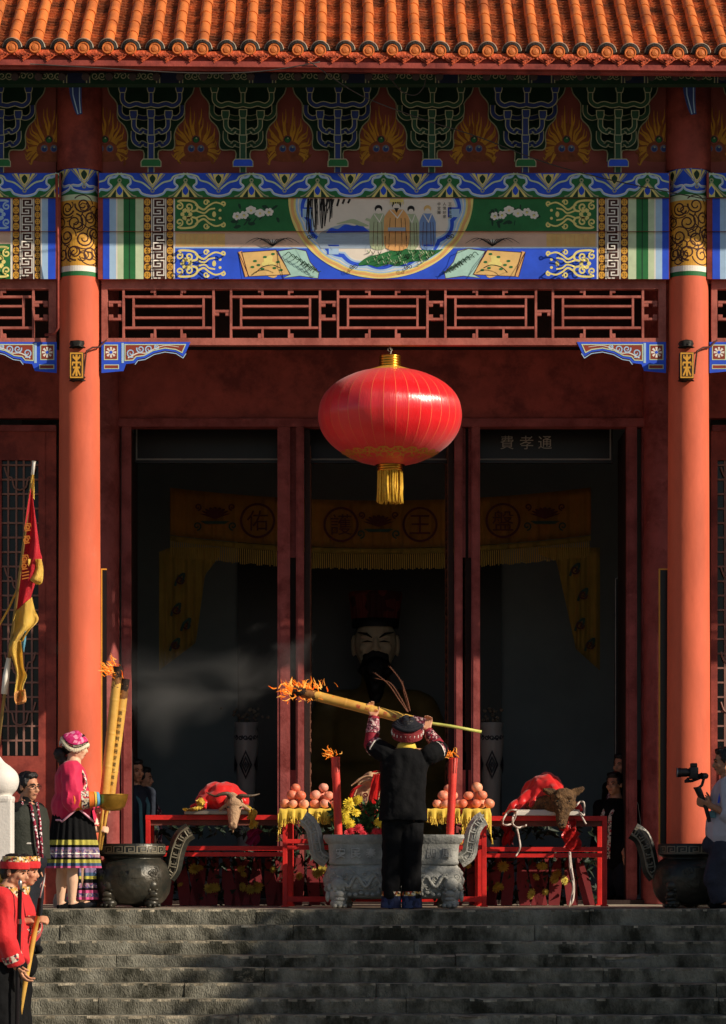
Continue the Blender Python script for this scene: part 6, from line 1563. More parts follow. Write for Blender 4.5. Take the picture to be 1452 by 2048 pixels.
for q, e in (('L', -1), ('R', 1)):
    a, w_ = J['el'+q], J['wr'+q]; s0 = J['sh'+q]
    garment('sleeve', t, lambda bm: (capsule(bm, a, a.lerp(w_, .6), .066, .056)), m_crim, wr=.006, seed=e)
    sleeve_band(t, s0.lerp(a, .80), s0.lerp(a, 1.02), .083, .074, m_emb1); sleeve_band(t, s0.lerp(a, .755), s0.lerp(a, .80), .086, .085, m_white, 'sleeve_piping')
    sleeve_band(t, a.lerp(w_, .38), a.lerp(w_, .90), .062, .048, m_emb1); sleeve_band(t, a.lerp(w_, .90), a.lerp(w_, 1.0), .049, .044, m_crim)
    sleeve_band(t, p(783 if q == 'L' else 823, 1783), p(783 if q == 'L' else 823, 1792), .083, .085, m_emb4, 'leg_wrap_trim'); sleeve_band(t, p(783 if q == 'L' else 823, 1792), p(782 if q == 'L' else 824, 1816), .084, .088, embroidery('blue_legwrap', [(36, 44, 78), (48, 58, 96), (28, 34, 60), (66, 76, 110), (36, 44, 78)], 34), 'leg_wrap')
shoes(t, J, m_navy)
b = B(); lathe(b, [(.078, -.02), (.085, .0), (.075, .028), (.066, .03)], p(813, 1495, .0)+Vector((0, 0, .0)), 24, sy=1.0); bmesh.ops.rotate(b, cent=p(813, 1495), matrix=Matrix.Rotation(R(-12), 3, 'X'), verts=b.verts); obj('collar', b, m_ycl, t, smooth=True)
tc = p(815, 1461); MT = rotm(180, -24)
ring_band(t, 'turban_band', tc+Vector((0, 0, -.02)), MT, .128, .075, mat('turban_red', (140, 48, 52), .8, var=.2, scale=30, bump=.4), 0, 1.02)
ring_band(t, 'turban_band', tc+Vector((0, 0, .035)), MT, .122, .05, mat('turban_red', (140, 48, 52)), 0, 1.02)
b = B()
for k in range(22):
    a = k*2*PI/22; q = tc+MT @ Vector((.133*math.cos(a), .135*math.sin(a), -.012)); tube(b, [q+MT @ Vector((0, 0, .012)), q-MT @ Vector((0, 0, .012))], .007, 6)
obj('turban_beads', b, m_white, t)
b = B()
for k in range(6): c_ = tc+MT @ Vector((0, 0, .05+.011*k)); tube(b, [c_+MT @ Vector(((.118-.017*k)*math.cos(a), (.118-.017*k)*math.sin(a), .006*math.sin(a*3+k))) for a in [j*PI/14 for j in range(29)]], .019, 8)
obj('turban_coil', b, m_navy, t, smooth=True)
b = B(); q0 = p(840, 1446, -.02); add = [(827, 1431), (852, 1437), (846, 1461), (822, 1456)]
pts = [P(x, y, Y-.05) for x, y in add]; add_faces(b, pts+[v+Vector((0, .02, 0)) for v in pts], [(0, 1, 2, 3), (7, 6, 5, 4), (0, 4, 5, 1), (1, 5, 6, 2), (2, 6, 7, 3), (3, 7, 4, 0)]); obj('turban_flap', b, m_emb1, t)
m_fea = mat('brown_feather', (104, 62, 40), .6, var=.3, scale=20)
for pts, bend in ([(815, 1424), (797, 1398), (776, 1368), (749, 1346)], 0), ([(816, 1424), (800, 1394), (780, 1366), (752, 1357)], 1), ([(820, 1422), (812, 1390), (800, 1360), (779, 1333)], 2), ([(818, 1423), (808, 1386), (804, 1362)], 3):
    b = B(); ps = smooth(pts, 6); n = len(ps); tube(b, [P(x, y, Y+.1+.02*bend) for x, y in ps], [.011*(1-i/n*.8)+.001 for i in range(n)], 6, flat=.4)
    for i in range(0, n-1):
        a0 = P(ps[i].x, ps[i].y, Y+.1+.02*bend); d = (P(ps[i+1].x, ps[i+1].y, Y+.1+.02*bend)-a0)
        for e in (-1, 1): tube(b, [a0, a0+d*1.3+Vector((e*.010, 0, .002))], [.002, .0008], 4)
    obj('feather', b, m_fea, t)
# the bamboo torch
m_bam = mat('bamboo', (222, 176, 84), .45, var=.14, scale=5, bump=.1, bscale=30, col2=(204, 150, 66), coat=.2); m_char = mat('charred_bamboo', (40, 28, 20), .9, var=.5, scale=20, bump=.6, bscale=60); m_gbam = mat('green_bamboo', (190, 190, 96), .5, var=.2, scale=12)
m_scorch = mat('scorched_bamboo', (120, 78, 38), .7, var=.5, scale=18, bump=.3)
def bamboo(name, label, a, b_, r, char, text=None, handle=None, cat='bamboo torch', nodes=5, group=None):
    t = thing(name, label, cat, b_, group); d = b_-a; b = B(); pts = []; rr = []
    n = 140
    for i in range(n+1):
        u = i/n; k = 1+.05*max(0, 1-abs((u*nodes) % 1-.5)*-0+0)*0
        nd = abs(((u*nodes+.5) % 1)-.5)
        pts.append(a+d*u); rr.append(r*(1.0+.06*math.exp(-(nd/.022)**2)))
    tube(b, pts, rr, 28)
    for f in b.faces:
        u = (f.calc_center_median()-a).dot(d)/d.length_squared+.07*noise.noise(f.calc_center_median()*22)+.03*noise.noise(f.calc_center_median()*60)
        f.material_index = 1 if u < char else (2 if u < char*1.9 else 0)
    obj('cane', b, [m_bam, m_char, m_scorch], t, smooth=True, angle=60)
    b = B(); tube(b, [a-d.normalized()*.002, a+d.normalized()*.03], [r*.86, r*.86], 16); obj('hollow', b, m_char, t)
    if handle:
        b = B(); tube(b, [b_-d.normalized()*.02]+list(handle), [r*.38]+[.014]*len(handle), 10); rough_up(b, .003, 40); obj('handle', b, m_gbam if name == 'bamboo_torch' else m_bam, t, smooth=True)
    return t
YB_ = -.93
A_, E_ = P(586, 1380, YB_), P(846, 1447, YB_)
bt = bamboo('bamboo_torch', 'thick bamboo torch burning at its tip, held overhead by the man in black', A_, E_, L(10.2, YB_), .09, handle=[P(860, 1446, YB_), P(900, 1452, YB_), P(963, 1464, YB_)])
flame('flame', '', P(610, 1377, YB_), 90, .066, (-.3, 0, .5), (.085, .026, .016), 11, bt); flame('flame', '', P(580, 1384, YB_), 50, .066, (-.7, 0, .1), (.034, .026, .028), 12, bt); flame('flame', '', P(628, 1398, YB_), 40, .05, (-.2, 0, .1), (.10, .025, .012), 13, bt)
def along_text(t, chars, a, b_, r, u0, u1, h, m, name='inscription'):
    d = (b_-a); dn = d.normalized(); fr_ = Vector((0, -1, 0)); up = dn.cross(fr_).normalized()
    b = B(); n = len(chars)
    for i, ch in enumerate(chars):
        c_ = a+d*(u0+(u1-u0)*i/max(1, n-1))+fr_*(r+.003); vs, fs = glyph(ch)
        add_faces(b, [c_+dn*(y*h*-1)+up*(x*h)+(-fr_)*(r+.002-math.sqrt(max(0, (r+.002)**2-(x*h)**2))) for x, y in vs], fs)
    obj(name, b, m, t)
along_text(bt, '盤王祭祀福', A_, E_, L(10.2, YB_), .50, .78, .036, m_rfl)

# --- the woman in magenta
Y = -.95; p = lambda x, y, d=0.0: P(x, y, Y+d)
J = dict(head=p(152, 1494), neck=p(147, 1524), chest=p(142, 1560), pelvis=p(146, 1650), shR=p(140, 1540, -.14), shL=p(146, 1540, .14), elR=p(146, 1602, -.19), elL=p(160, 1605, .18), wrR=p(197, 1598, -.17), wrL=p(205, 1604, .06),
         hipR=p(144, 1660, -.08), hipL=p(144, 1660, .08), knR=p(145, 1738, -.08), knL=p(124, 1738, .07), anR=p(144, 1802, -.08), anL=p(121, 1803, .07), toR=p(165, 1811, -.08), toL=p(138, 1811, .07))
t, M, on = person('woman in magenta jacket and banded black skirt holding a brass bowl', (p(143, 0).x, Y, 0), J, 90, 8, .93, skin=m_skin2, handsR=dict(d=(1, .1, -.05), n=(0, .3, -1), th=(0, 1, 0), curl=.6), handsL=dict(d=(1, 0, .1), n=(0, -.3, 1), th=(0, -1, 0), curl=.5))
def zh(v):
    x = PX0+v.x*FPX/(v.y-CAMY)
    y = 1640 if x < 122 else (1645-(x-122)/34*29 if x < 156 else 1616+(x-156)/30*26)
    return p(0, y).z if v.y < Y else p(0, 1641).z
def g_(bm):
    ell(bm, p(141, 1565), (.145, .17, .2)); ell(bm, p(145, 1615), (.178, .19, .2)); capsule(bm, p(143, 1540, -.12), p(146, 1540, .12), .085, .085); capsule(bm, p(146, 1532), p(148, 1524), .09, .062)
    capsule(bm, J['shR'], J['elR'], .085, .098); tube(bm, [J['elR']+Vector((-.05, 0, .03)), p(160, 1600, -.19)], [.098, .088], 16); capsule(bm, J['shL'], J['elL'], .085, .09); tube(bm, [J['elL'], p(180, 1604, .12)], [.09, .08], 16)
garment('jacket', t, g_, m_mag, hem=zh, wr=.021, sc=6.5, seed=2)
b = B(); pts = []
for x in range(112, 189, 4): 
    yy = 1640 if x < 122 else (1645-(x-122)/34*29 if x < 156 else 1616+(x-156)/30*26)
    u = (x-145)/44; pts.append(P(x, yy, Y-.195*math.sqrt(max(0.05, 1-u*u))-.006))
tube(b, pts, .009, 6); obj('jacket_trim', b, mat('pink_trim', (236, 170, 190), .6), t, smooth=True)
b = B(); tube(b, smooth([p(152, 1524, -.065), p(166, 1545, -.10), p(172, 1566, -.12), p(168, 1580, -.15)], 5), [.012, .03, .032, .02], 8, flat=.4); obj('embroidered_trim', b, m_emb3, t, smooth=True)
ob_ = mat('orange_band', (232, 120, 40), .7); lb_ = mat('sky_band', (96, 164, 206), .7)
for (x0, x1, r0, r1, m) in ((148, 163, .10, .092, ob_), (163, 178, .091, .082, m_emb3), (178, 188, .081, .074, ob_), (188, 193, .073, .07, m_ycl), (193, 198, .07, .066, lb_)):
    sleeve_band(t, p(x0, 1601-(x0-148)*.06, -.19), p(x1, 1601-(x1-148)*.06, -.185), r0*.9, r1*.9, m)
def skirt(t, cx, Y, rows, sy, pl=22, amp=.05):
    prof = []; ms = []; mats = []
    for (y, hw, m) in rows:
        prof.append((L(hw, Y), P(0, y, Y).z)); 
        if m not in mats: mats.append(m)
        ms.append(mats.index(m))
    z0 = prof[0][1]; z1 = prof[-1][1]
    b = B(); lathe(b, prof, (P(cx, 0, Y).x, Y, 0), 264, sy=sy, mats=ms[:-1], mod=lambda a, r, z: 1+amp*1.5*(.2+.8*(z0-z)/(z0-z1))*(math.sin(a*pl+.6*math.sin(a*3))+.4*math.sin(a*5+2)))
    obj('skirt', b, mats, t, smooth=True)
m_lil = mat('lilac', (128, 110, 146), .75); m_lime = mat('lime_yellow', (176, 168, 72), .75, var=.3, scale=30); m_teal = mat('teal_band', (58, 86, 118), .75, var=.3, scale=30); m_pnk = mat('pink_hem', (196, 80, 130), .7, var=.2)
skirt(t, 145, Y, [(1618, 38, m_blk), (1645, 42, m_blk), (1680, 47, m_lime), (1690, 48.5, m_blk), (1695, 49, m_lil), (1699, 49.5, m_emb2), (1706, 50, m_white), (1708, 50.3, m_emb2), (1715, 51, m_blk), (1719, 51.5, m_lime), (1726, 52.3, m_teal), (1732, 53, m_pnk), (1736, 53.4, m_pnk)], .9)
shoes(t, J, m_blk, .036)
def lowz(a): return .062-.082*math.cos(a)**2*(1 if True else 0)+.012*math.sin(a)
m_ker = embroidery('kerchief_pink', [(206, 40, 110), (220, 70, 130), (190, 30, 90), (206, 40, 110), (236, 150, 180)], 40)
def ksurf(name, u0, u1, m, off, n=72, rows=8, rag=0):
    b = B(); G = []
    rnd = random.Random(3)
    for j in range(rows+1):
        u = u0+(u1-u0)*j/rows; row = []
        for k in range(n):
            a = 2*PI*k/n; z0 = lowz(a); z = z0+(.142-z0)*u; r = .108*(1-max(0, u)**2.6*.72)+off-.012*max(0, -u)
            r *= 1+.03*math.sin(3*a+1)*max(0, u); fold = .012*math.sin(2*a+.6)*max(0, u)
            row.append(b.verts.new(on((r*math.cos(a)*.98, .018+r*1.12*math.sin(a), z+fold+(rnd.uniform(-.008, .008) if rag and j == 0 else 0)))))
        G.append(row)
    for r0, r1 in zip(G, G[1:]):
        for k in range(n): b.faces.new([r0[k], r0[(k+1) % n], r1[(k+1) % n], r1[k]])
    if u1 > .95: b.faces.new(G[-1])
    else: bmesh.ops.solidify(b, geom=b.faces[:], thickness=.006)
    return obj(name, b, m, t, smooth=True, angle=60)
ksurf('kerchief', .0, 1.0, m_ker, 0, rows=12)
ksurf('kerchief_band', .02, .10, m_ink, .004, rows=2); ksurf('kerchief_band', .10, .17, m_emb3, .004, rows=2); ksurf('kerchief_band', .17, .22, m_ink, .004, rows=2)
b = B(); rnd = random.Random(6)
for k in range(150):
    a = k*2*PI/150+rnd.uniform(-.03, .03); q = on((.112*math.cos(a), .018+.125*math.sin(a), lowz(a)+.004)); q2 = on((.120*math.cos(a), .018+.134*math.sin(a), lowz(a)-.012)); tube(b, [q, q2, q2+Vector((0, 0, -.010-rnd.uniform(0, .014)))], [.006, .007, .004], 5)
obj('kerchief_fringe', b, mat('cream_fringe', (232, 220, 190), .8, var=.1), t, smooth=True)
b = blob(lambda bm: (ell(bm, p(120, 1508), (.055, .06, .06)), ell(bm, p(126, 1520), (.045, .05, .05)), capsule(bm, p(124, 1514), p(121, 1530), .03, .015)), .008, 2); rough_up(b, .006, 40); obj('hair_bun', b, m_hair, t, smooth=True)
ring_band(t, 'hair_tie', p(123, 1511), rotm(0), .045, .02, m_redj, 40)
YW = -1.06
bw = thing('brass_bowl', 'shallow brass bowl held level in front of the woman in magenta', 'bowl', P(224, 1622, YW))
b = B(); lathe(b, [(.001, L(-0, 0)), (L(16, YW), .004), (L(26, YW), .04), (L(31, YW), .10), (L(32, YW), .135), (L(34, YW), .138), (L(33.5, YW), .142), (L(30, YW), .138), (L(24, YW), .05), (.001, .02)], P(224, 1622, YW), 48); obj('bowl_shell', b, mat('brass', (196, 150, 62), .38, metal=.85, var=.2, scale=12), bw, smooth=True, angle=50)

# --- the second woman behind her, with the pair of bamboo torches
Y = -.50; p = lambda x, y, d=0.0: P(x, y, Y+d)
J = dict(head=p(146, 1500), neck=p(146, 1528), chest=p(148, 1565), pelvis=p(158, 1660), shR=p(150, 1546, -.12), shL=p(152, 1546, .12), elR=p(168, 1615, -.12), elL=p(172, 1612, .1), wrR=p(192, 1660, -.1), wrL=p(196, 1622, .02),
         hipR=p(160, 1665, -.07), hipL=p(160, 1665, .07), knR=p(166, 1738, -.06), knL=p(158, 1738, .06), anR=p(166, 1800, -.06), anL=p(158, 1800, .06), toR=p(188, 1808, -.06), toL=p(178, 1808, .06))
t, M, on = person('woman half hidden behind the woman in magenta, gripping the tall bamboos', (p(158, 0).x, Y, 0), J, 90, 5, .86, skin=m_skin2, handsR=dict(d=(1, -.25, .1), n=(.2, .3, -.2), th=(0, 0, 1), curl=1.1), handsL=dict(d=(1, 0, .1), n=(0, -.6, 0), th=(0, 0, 1), curl=.9))
def g_(bm):
    ell(bm, p(146, 1575), (.12, .15, .19)); ell(bm, p(154, 1625), (.13, .16, .17)); capsule(bm, p(150, 1546, -.1), p(150, 1546, .1), .07, .07)
    for q in 'LR': capsule(bm, J['sh'+q], J['el'+q], .07, .07); tube(bm, [J['el'+q], J['el'+q].lerp(J['wr'+q], .75)], [.07, .06], 14)
garment('jacket', t, g_, m_mag, wr=.01, seed=5)
skirt(t, 165, Y, [(1640, 22, m_blk), (1735, 26, m_lil), (1745, 26.5, m_teal), (1752, 27, m_lime), (1758, 27.3, m_blk), (1766, 27.5, m_emb2), (1776, 28, m_blk), (1780, 28.2, m_pnk), (1786, 28.3, m_emb2), (1794, 28.6, m_pnk), (1799, 28.8, m_pnk)], .9, 14, .08)
sleeve_band(t, J['elR'].lerp(J['wrR'], .5), J['elR'].lerp(J['wrR'], .85), .06, .056, m_emb3)
shoes(t, J, m_navy, .034)
ring_band(t, 'kerchief_band', on((0, .015, .06)), M, .1, .05, m_emb3, 0, 1.1)
Y = -.62
b1 = bamboo('tall_bamboo', 'tall burning bamboo torch, the left one of the leaning pair', P(236, 1334, Y), P(208, 1600, Y), L(9.6, Y), .07, handle=[P(206, 1620, Y), P(197, 1700, Y)], group='pair of tall bamboo torches', nodes=4)
b2 = bamboo('tall_bamboo', 'tall bamboo torch with black writing, the right one of the leaning pair', P(250, 1358, Y+.06), P(219, 1604, Y+.05), L(9.6, Y), .08, handle=[P(212, 1630, Y+.05), P(201, 1700, Y+.04)], group='pair of tall bamboo torches', nodes=4)
along_text(b2, '風調雨順國泰民安盤王護佑', P(250, 1358, Y+.06), P(219, 1604, Y+.05), L(9.6, Y), .28, .85, .036, m_ink)
flame('flame', '', P(224, 1340, Y), 80, .064, (-.8, 0, .2), (.045, .026, .040), 21, b1)

# --- the man with glasses in a dark trimmed waistcoat, on the steps at the left
Y = -2.5; p = lambda x, y, d=0.0: P(x, y, Y+d); zf = -.352
J = dict(head=p(57, 1573), neck=p(52, 1606), chest=p(54, 1645), pelvis=p(56, 1725), shR=p(34, 1622, -.07), shL=p(74, 1622, .12), elR=p(33, 1680, -.07), elL=p(84, 1685, .14), wrR=p(38, 1738, -.12), wrL=p(82, 1735, .05),
         hipR=p(48, 1735, -.05), hipL=p(66, 1735, .07), knR=p(50, 1820, -.06), knL=p(64, 1820, .06), anR=p(48, 1890, -.02), anL=p(62, 1890, .08), toR=p(64, 1899, -.10), toL=p(78, 1899, .0))
t, M, on = person('man with glasses in a dark waistcoat edged in pink and white dots', (p(55, 0).x, Y, zf), J, 52, 4, .95)
for q in 'LR': pass
garment('shirt', t, lambda bm: (capsule(bm, J['shR'], J['elR'], .068, .066), capsule(bm, J['shL'], J['elL'], .068, .064), capsule(bm, J['shR'], J['shL'], .075, .075), capsule(bm, p(52, 1612), p(54, 1604), .085, .066)), m_blk, wr=.007, seed=3)
m_vest = mat('dark_green_vest', (42, 46, 38), .8, var=.2, scale=12, bump=.3)
def g_(bm): loft(bm, [(p(54, 1608, .03), .11, .09), (p(54, 1616, .03), .19, .115), (p(54, 1640, .03), .215, .145), (p(55, 1690, .03), .205, .15), (p(56, 1719, .03), .21, .155)], rotm(52))
garment('waistcoat', t, g_, m_vest, hem=lambda v: p(0, 1718).z, wr=.006, seed=7)
b = B()
for pts in ([(44, 1604, -.07), (42, 1625, -.125), (46, 1650, -.135)], [(60, 1606, -.09), (68, 1640, -.135), (74, 1680, -.135), (78, 1716, -.125)], [(74, 1606, -.03), (79, 1640, -.07), (82, 1680, -.09), (84, 1716, -.09)], [(36, 1714, -.1), (50, 1716, -.145), (66, 1717, -.15), (80, 1716, -.12)]):
    tube(b, [p(*q) for q in pts], .014, 6)
obj('dotted_trim', b, m_dots, t, smooth=True)
b = B(); tube(b, [p(x, 1687, -.135) for x in (46, 54, 62)], .008, 6); obj('pocket_trim', b, m_white, t)
garment('trousers', t, legs_cloth(J, .1, .075), m_navy, wr=.008, seed=2); shoes(t, J, m_blk)
b = B()
for e in (-1, 1): tube(b, [on((e*.032+.021*math.cos(a), -.101, .001+.017*math.sin(a))) for a in [k*PI/8 for k in range(17)]], .0022, 5); tube(b, [on((e*.053, -.101, .006)), on((e*.078, -.02, .006))], .002, 5)
tube(b, [on((-.011, -.101, .004)), on((.011, -.101, .004))], .002, 5); obj('glasses', b, m_ink, t)

# --- the white stone post and the flag on its pole, lower left
Yp = -4.0; zs = ZS[8]; pc = P(-3, 1590, Yp)
wp = thing('stone_post', 'white stone newel post with onion finial at the left edge', 'stone post', (pc.x, Yp, zs)); m_wst = mat('white_stone', (226, 222, 214), .6, var=.06, scale=6, bump=.15)
b = B(); hw = L(29, Yp); z1 = P(0, 1592, Yp).z; box(b, pc.x-hw, pc.x+hw, Yp-hw, Yp+hw, zs, z1); bevel(b, .012); obj('shaft', b, m_wst, wp)
b = B(); f_ = lambda v: L(v, Yp); zq = lambda y: P(0, y, Yp).z
lathe(b, [(r_, z_) for r_, z_ in [tuple(v) for v in smooth([(f_(27), zq(1592)), (f_(29), zq(1588)), (f_(37), zq(1578)), (f_(41), zq(1562)), (f_(37), zq(1546)), (f_(24), zq(1533)), (f_(12), zq(1524)), (f_(4), zq(1514)), (.001, zq(1511))], 5)]], (pc.x, Yp, 0), 40); obj('finial', b, m_wst, wp, smooth=True)
b = B(); lathe(b, [(f_(30), zq(1604)), (f_(31), zq(1598)), (f_(30), zq(1593))], (pc.x, Yp, 0), 40, mod=sqr(8)); obj('collar', b, m_wst, wp)
Yf = -4.6; fp = lambda x, y, d=0: P(x, y, Yf+d)
fl = thing('flag', 'red flag with yellow frilled edges on a slanting pole', 'flag', fp(-88, 2130))
pole0 = lambda y: 68-(y-922)*73/578
b = B(); tube(b, [fp(pole0(948), 948), fp(pole0(2140), 2140)], [.010, .016], 10); obj('pole', b, mat('bamboo_pole', (170, 140, 84), .5, var=.2, scale=14), fl, smooth=True)
b = B(); tube(b, [fp(68, 922), fp(67.6, 926), fp(65, 950)], [.017, .012, .012], 10); obj('pole_tip', b, m_white, fl, smooth=True)
b = B(); tube(b, [fp(18, 1316), fp(12, 1352), fp(8, 1388)], [.018, .026, .022], 10); rough_up(b, .006, 30); obj('pole_wrap', b, m_white, fl, smooth=True)
m_flag = mat('flag_red', (224, 44, 60), .7, var=.12, scale=6, bump=.2, bscale=20, sheen=.2); m_fy = mat('flag_yellow', (248, 208, 96), .65, var=.12, scale=8, bump=.15, bscale=20, sheen=.2); m_fc = mat('flag_sky', (120, 190, 214), .7)
def flagpiece(name, left, right, m, seed, fold_=.03, dy=0):
    n = 26; A = smooth(left, 8); Bq = smooth(right, 8); b = B(); rows = []
    def at(s, u):
        k = u*(len(s)-1); i = min(int(k), len(s)-2); return s[i].lerp(s[i+1], k-i)
    for i in range(n+1):
        u = i/n; a, c = at(A, u), at(Bq, u); rows.append([b.verts.new(fp(a.x+(c.x-a.x)*j/10, a.y+(c.y-a.y)*j/10, dy-fold_*math.sin(j*.75+seed+u*3.0)-.02*math.sin(u*9+j*.3))) for j in range(11)])
    for r0, r1 in zip(rows, rows[1:]):
        for j in range(10): b.faces.new([r0[j], r0[j+1], r1[j+1], r1[j]])
    bmesh.ops.solidify(b, geom=b.faces[:], thickness=.004)
    return obj(name, b, m, fl, smooth=True)
flagpiece('yellow_border', [(65, 948), (60, 975), (59, 985)], [(68, 950), (69, 975), (69, 1000)], m_fy, 0, .012)
flagpiece('flag_cloth', [(61, 976), (54, 1020), (46, 1080), (38, 1150), (32, 1225)], [(65, 990), (72, 1040), (80, 1100), (83, 1125), (60, 1200)], m_flag, 1)
flagpiece('yellow_border', [(56, 1118), (58, 1140), (59, 1160)], [(83, 1118), (87, 1140), (84, 1166), (72, 1169)], m_fy, 2, .03, -.03)
flagpiece('yellow_border', [(32, 1222), (25, 1250), (20, 1280), (18, 1298)], [(64, 1194), (70, 1220), (77, 1240), (58, 1262), (46, 1282)], m_fy, 3, .04, -.02)
flagpiece('sky_lining', [(36, 1272), (38, 1285), (46, 1300)], [(52, 1262), (52, 1280), (48, 1305)], m_fc, 1, .02, .01)
flagpiece('yellow_border', [(20, 1284), (17, 1296), (26, 1322), (32, 1348), (30, 1375), (28, 1395)], [(42, 1280), (45, 1306), (48, 1336), (54, 1352), (46, 1376), (53, 1402)], m_fy, 5, .045, -.03)
flagpiece('yellow_border', [(28, 1384), (29, 1400), (33, 1410)], [(50, 1378), (53, 1400), (46, 1408)], m_orange, 7, .03, -.05)
m_fgold = mat('flag_gold', (190, 110, 34), .7, var=.2)
q = Paint()
for (x, y) in ((55, 1055), (53, 1080), (50, 1118), (49, 1132)): q.stroke(spiral(x, y, 6, 1.5, x*9, 1.3, 12), 2.2, m_fgold, 1); q.stroke([(x-5, y+7), (x+6, y+5)], 2.2, m_fgold, 1); q.stroke([(x-5, y-7), (x+5, y-8), (x+7, y-2)], 2.0, m_fgold, 1)
for k in range(3): q.stroke([(44, 1146+k*6), (58, 1143+k*6)], 2.2, m_fgold, 1)
q.build('gold_emblem', flat_map(Yf-.055), fl)
b = B(); tube(b, [fp(34, 1180, .05), fp(18, 1216, .05), fp(0, 1248, .05), fp(-20, 1290, .05)], .008, 6); obj('cord', b, m_gold, fl)

# --- the two attendants in red with headbands, lower left
def soldier(label, Y, dx, dyp, arms, spear_hand, s=.98, yaw=72, pitch=12):
    p = lambda x, y, d=0.0: P(x+dx, y+dyp, Y+d); zf = -1.36 if Y < -4.9 else ZS[10]
    hz = lambda z: PY0-(z-CAMZ)*FPX/(Y-CAMY)-dyp
    J = dict(head=p(30, 1743), neck=p(16, 1779), chest=p(8, 1830), pelvis=p(2, 1930), shR=p(2, 1800, -.15), shL=p(18, 1800, .15), hipR=p(-2, 1945, -.07), hipL=p(8, 1945, .07), knR=p(0, 2055, -.07), knL=p(10, 2055, .07), anR=p(-2, hz(zf+.09), -.07), anL=p(6, hz(zf+.09), .07), toR=p(24, hz(zf+.035), -.07), toL=p(32, hz(zf+.035), .07))
    J.update({k: p(*v) for k, v in arms.items()})
    t, M, on = person(label, (p(5, 0).x, Y, zf), J, yaw, pitch, s, hair=True, handsR=spear_hand, handsL=spear_hand)
    def g_(bm):
        ell(bm, p(6, 1835), (.15, .19, .22)); ell(bm, p(2, 1890), (.16, .19, .24)); capsule(bm, p(4, 1803, -.12), p(16, 1803, .12), .085, .085); capsule(bm, p(10, 1795), p(15, 1783), .085, .064)
        for q in 'LR': capsule(bm, J['sh'+q], J['el'+q], .085, .085); tube(bm, [J['el'+q]+Vector((0, 0, .02)), J['el'+q].lerp(J['wr'+q], .92)], [.085, .068], 16)
    garment('jacket', t, g_, m_redj, hem=lambda v: p(0, 1936).z, wr=.021, sc=6.5, seed=Y)
    for q in 'LR': sleeve_band(t, J['el'+q].lerp(J['wr'+q], .55), J['el'+q].lerp(J['wr'+q], .78), .078, .073, m_emb3)
    garment('trousers', t, legs_cloth(J, .125, .11), m_blk, wr=.014, seed=1); shoes(t, J, m_blk)
    ring_band(t, 'headband', on((0, .01, .045)), M, .098, .05, m_redj, -10, 1.08, wob=.02); ring_band(t, 'headband_trim', on((0, .012, .088)), M, .090, .046, m_emb4, -10, 1.08, wob=.02)
    ring_band(t, 'collar', J['neck']+Vector((0, 0, .0)), rotm(yaw, 14), .082, .06, m_emb4, 0, .95)
    def tail(bm): capsule(bm, on((.02, .10, .03)), on((.03, .13, -.09)), .045, .05); capsule(bm, on((.03, .13, -.09)), on((.02, .12, -.17)), .05, .03)
    garment('headcloth_tail', t, tail, embroidery('tail_embroidery', [(206, 170, 60), (226, 200, 110), (120, 90, 50), (206, 170, 60), (70, 60, 60)], 34), wr=.012, sc=14)
    return t
soldier('attendant in red jacket and headband at the lower left edge, hands on a black spear', -5.2, 0, 0, dict(elR=(10, 1878, -.2), wrR=(33, 1934, -.16), elL=(30, 1872, .2), wrL=(38, 1930, -.02)), dict(d=(.6, 0, -1), n=(.4, .2, .6), th=(0, -1, .3), curl=.55))
soldier('attendant in red jacket standing behind the other, holding a pale spear', -4.72, 22, -2, dict(elR=(18, 1880, -.16), wrR=(22, 1846, -.2), elL=(38, 1866, .1), wrL=(42, 1846, -.12)), dict(d=(.9, -.2, .25), n=(.2, .4, -.4), th=(0, 0, 1), curl=1.0), .93, 78, 10)
Ysp = -5.38; a, c = P(33, 1742, Ysp), P(38, 1968, Ysp)
sp = thing('black_spear', 'black spear shaft with steel collars held upright by the attendant in red', 'spear', P(31, 2190, Ysp))
b = B(); tube(b, [P(40, 1776, Ysp), P(36, 1950, Ysp), P(31, 2200, Ysp)], .0155, 10); obj('shaft', b, mat('black_shaft', (26, 22, 26), .3), sp, smooth=True)
b = B(); tube(b, [P(40.4, 1758, Ysp), P(40.3, 1763, Ysp), P(40, 1779, Ysp)], [.004, .014, .017], 10); tube(b, [P(38.6, 1838, Ysp), P(38.4, 1848, Ysp)], .019, 12); obj('steel_fitting', b, mat('steel', (180, 178, 174), .35, metal=.9), sp, smooth=True)
Ysp = -4.95
sp = thing('pale_spear', 'bamboo spear with white barbed tip slanting beside the attendants', 'spear', P(30, 2080, Ysp))
b = B(); tube(b, [P(76, 1830, Ysp), P(68, 1870, Ysp), P(52, 1955, Ysp), P(28, 2086, Ysp)], [.016, .020, .021, .02], 12); obj('shaft', b, m_bam, sp, smooth=True)
b = B(); tube(b, [P(80, 1796, Ysp), P(76, 1832, Ysp)], [.014, .017], 10); obj('socket', b, m_ink, sp, smooth=True)
b = B(); tube(b, [P(91, 1746, Ysp), P(88, 1762, Ysp), P(80, 1798, Ysp)], [.002, .012, .009], 8, flat=.5); tube(b, [P(87, 1762, Ysp), P(82, 1768, Ysp), P(80, 1776, Ysp)], [.010, .007, .002], 8, flat=.5); obj('spearhead', b, mat('white_steel', (224, 222, 216), .4, metal=.3), sp, smooth=True)

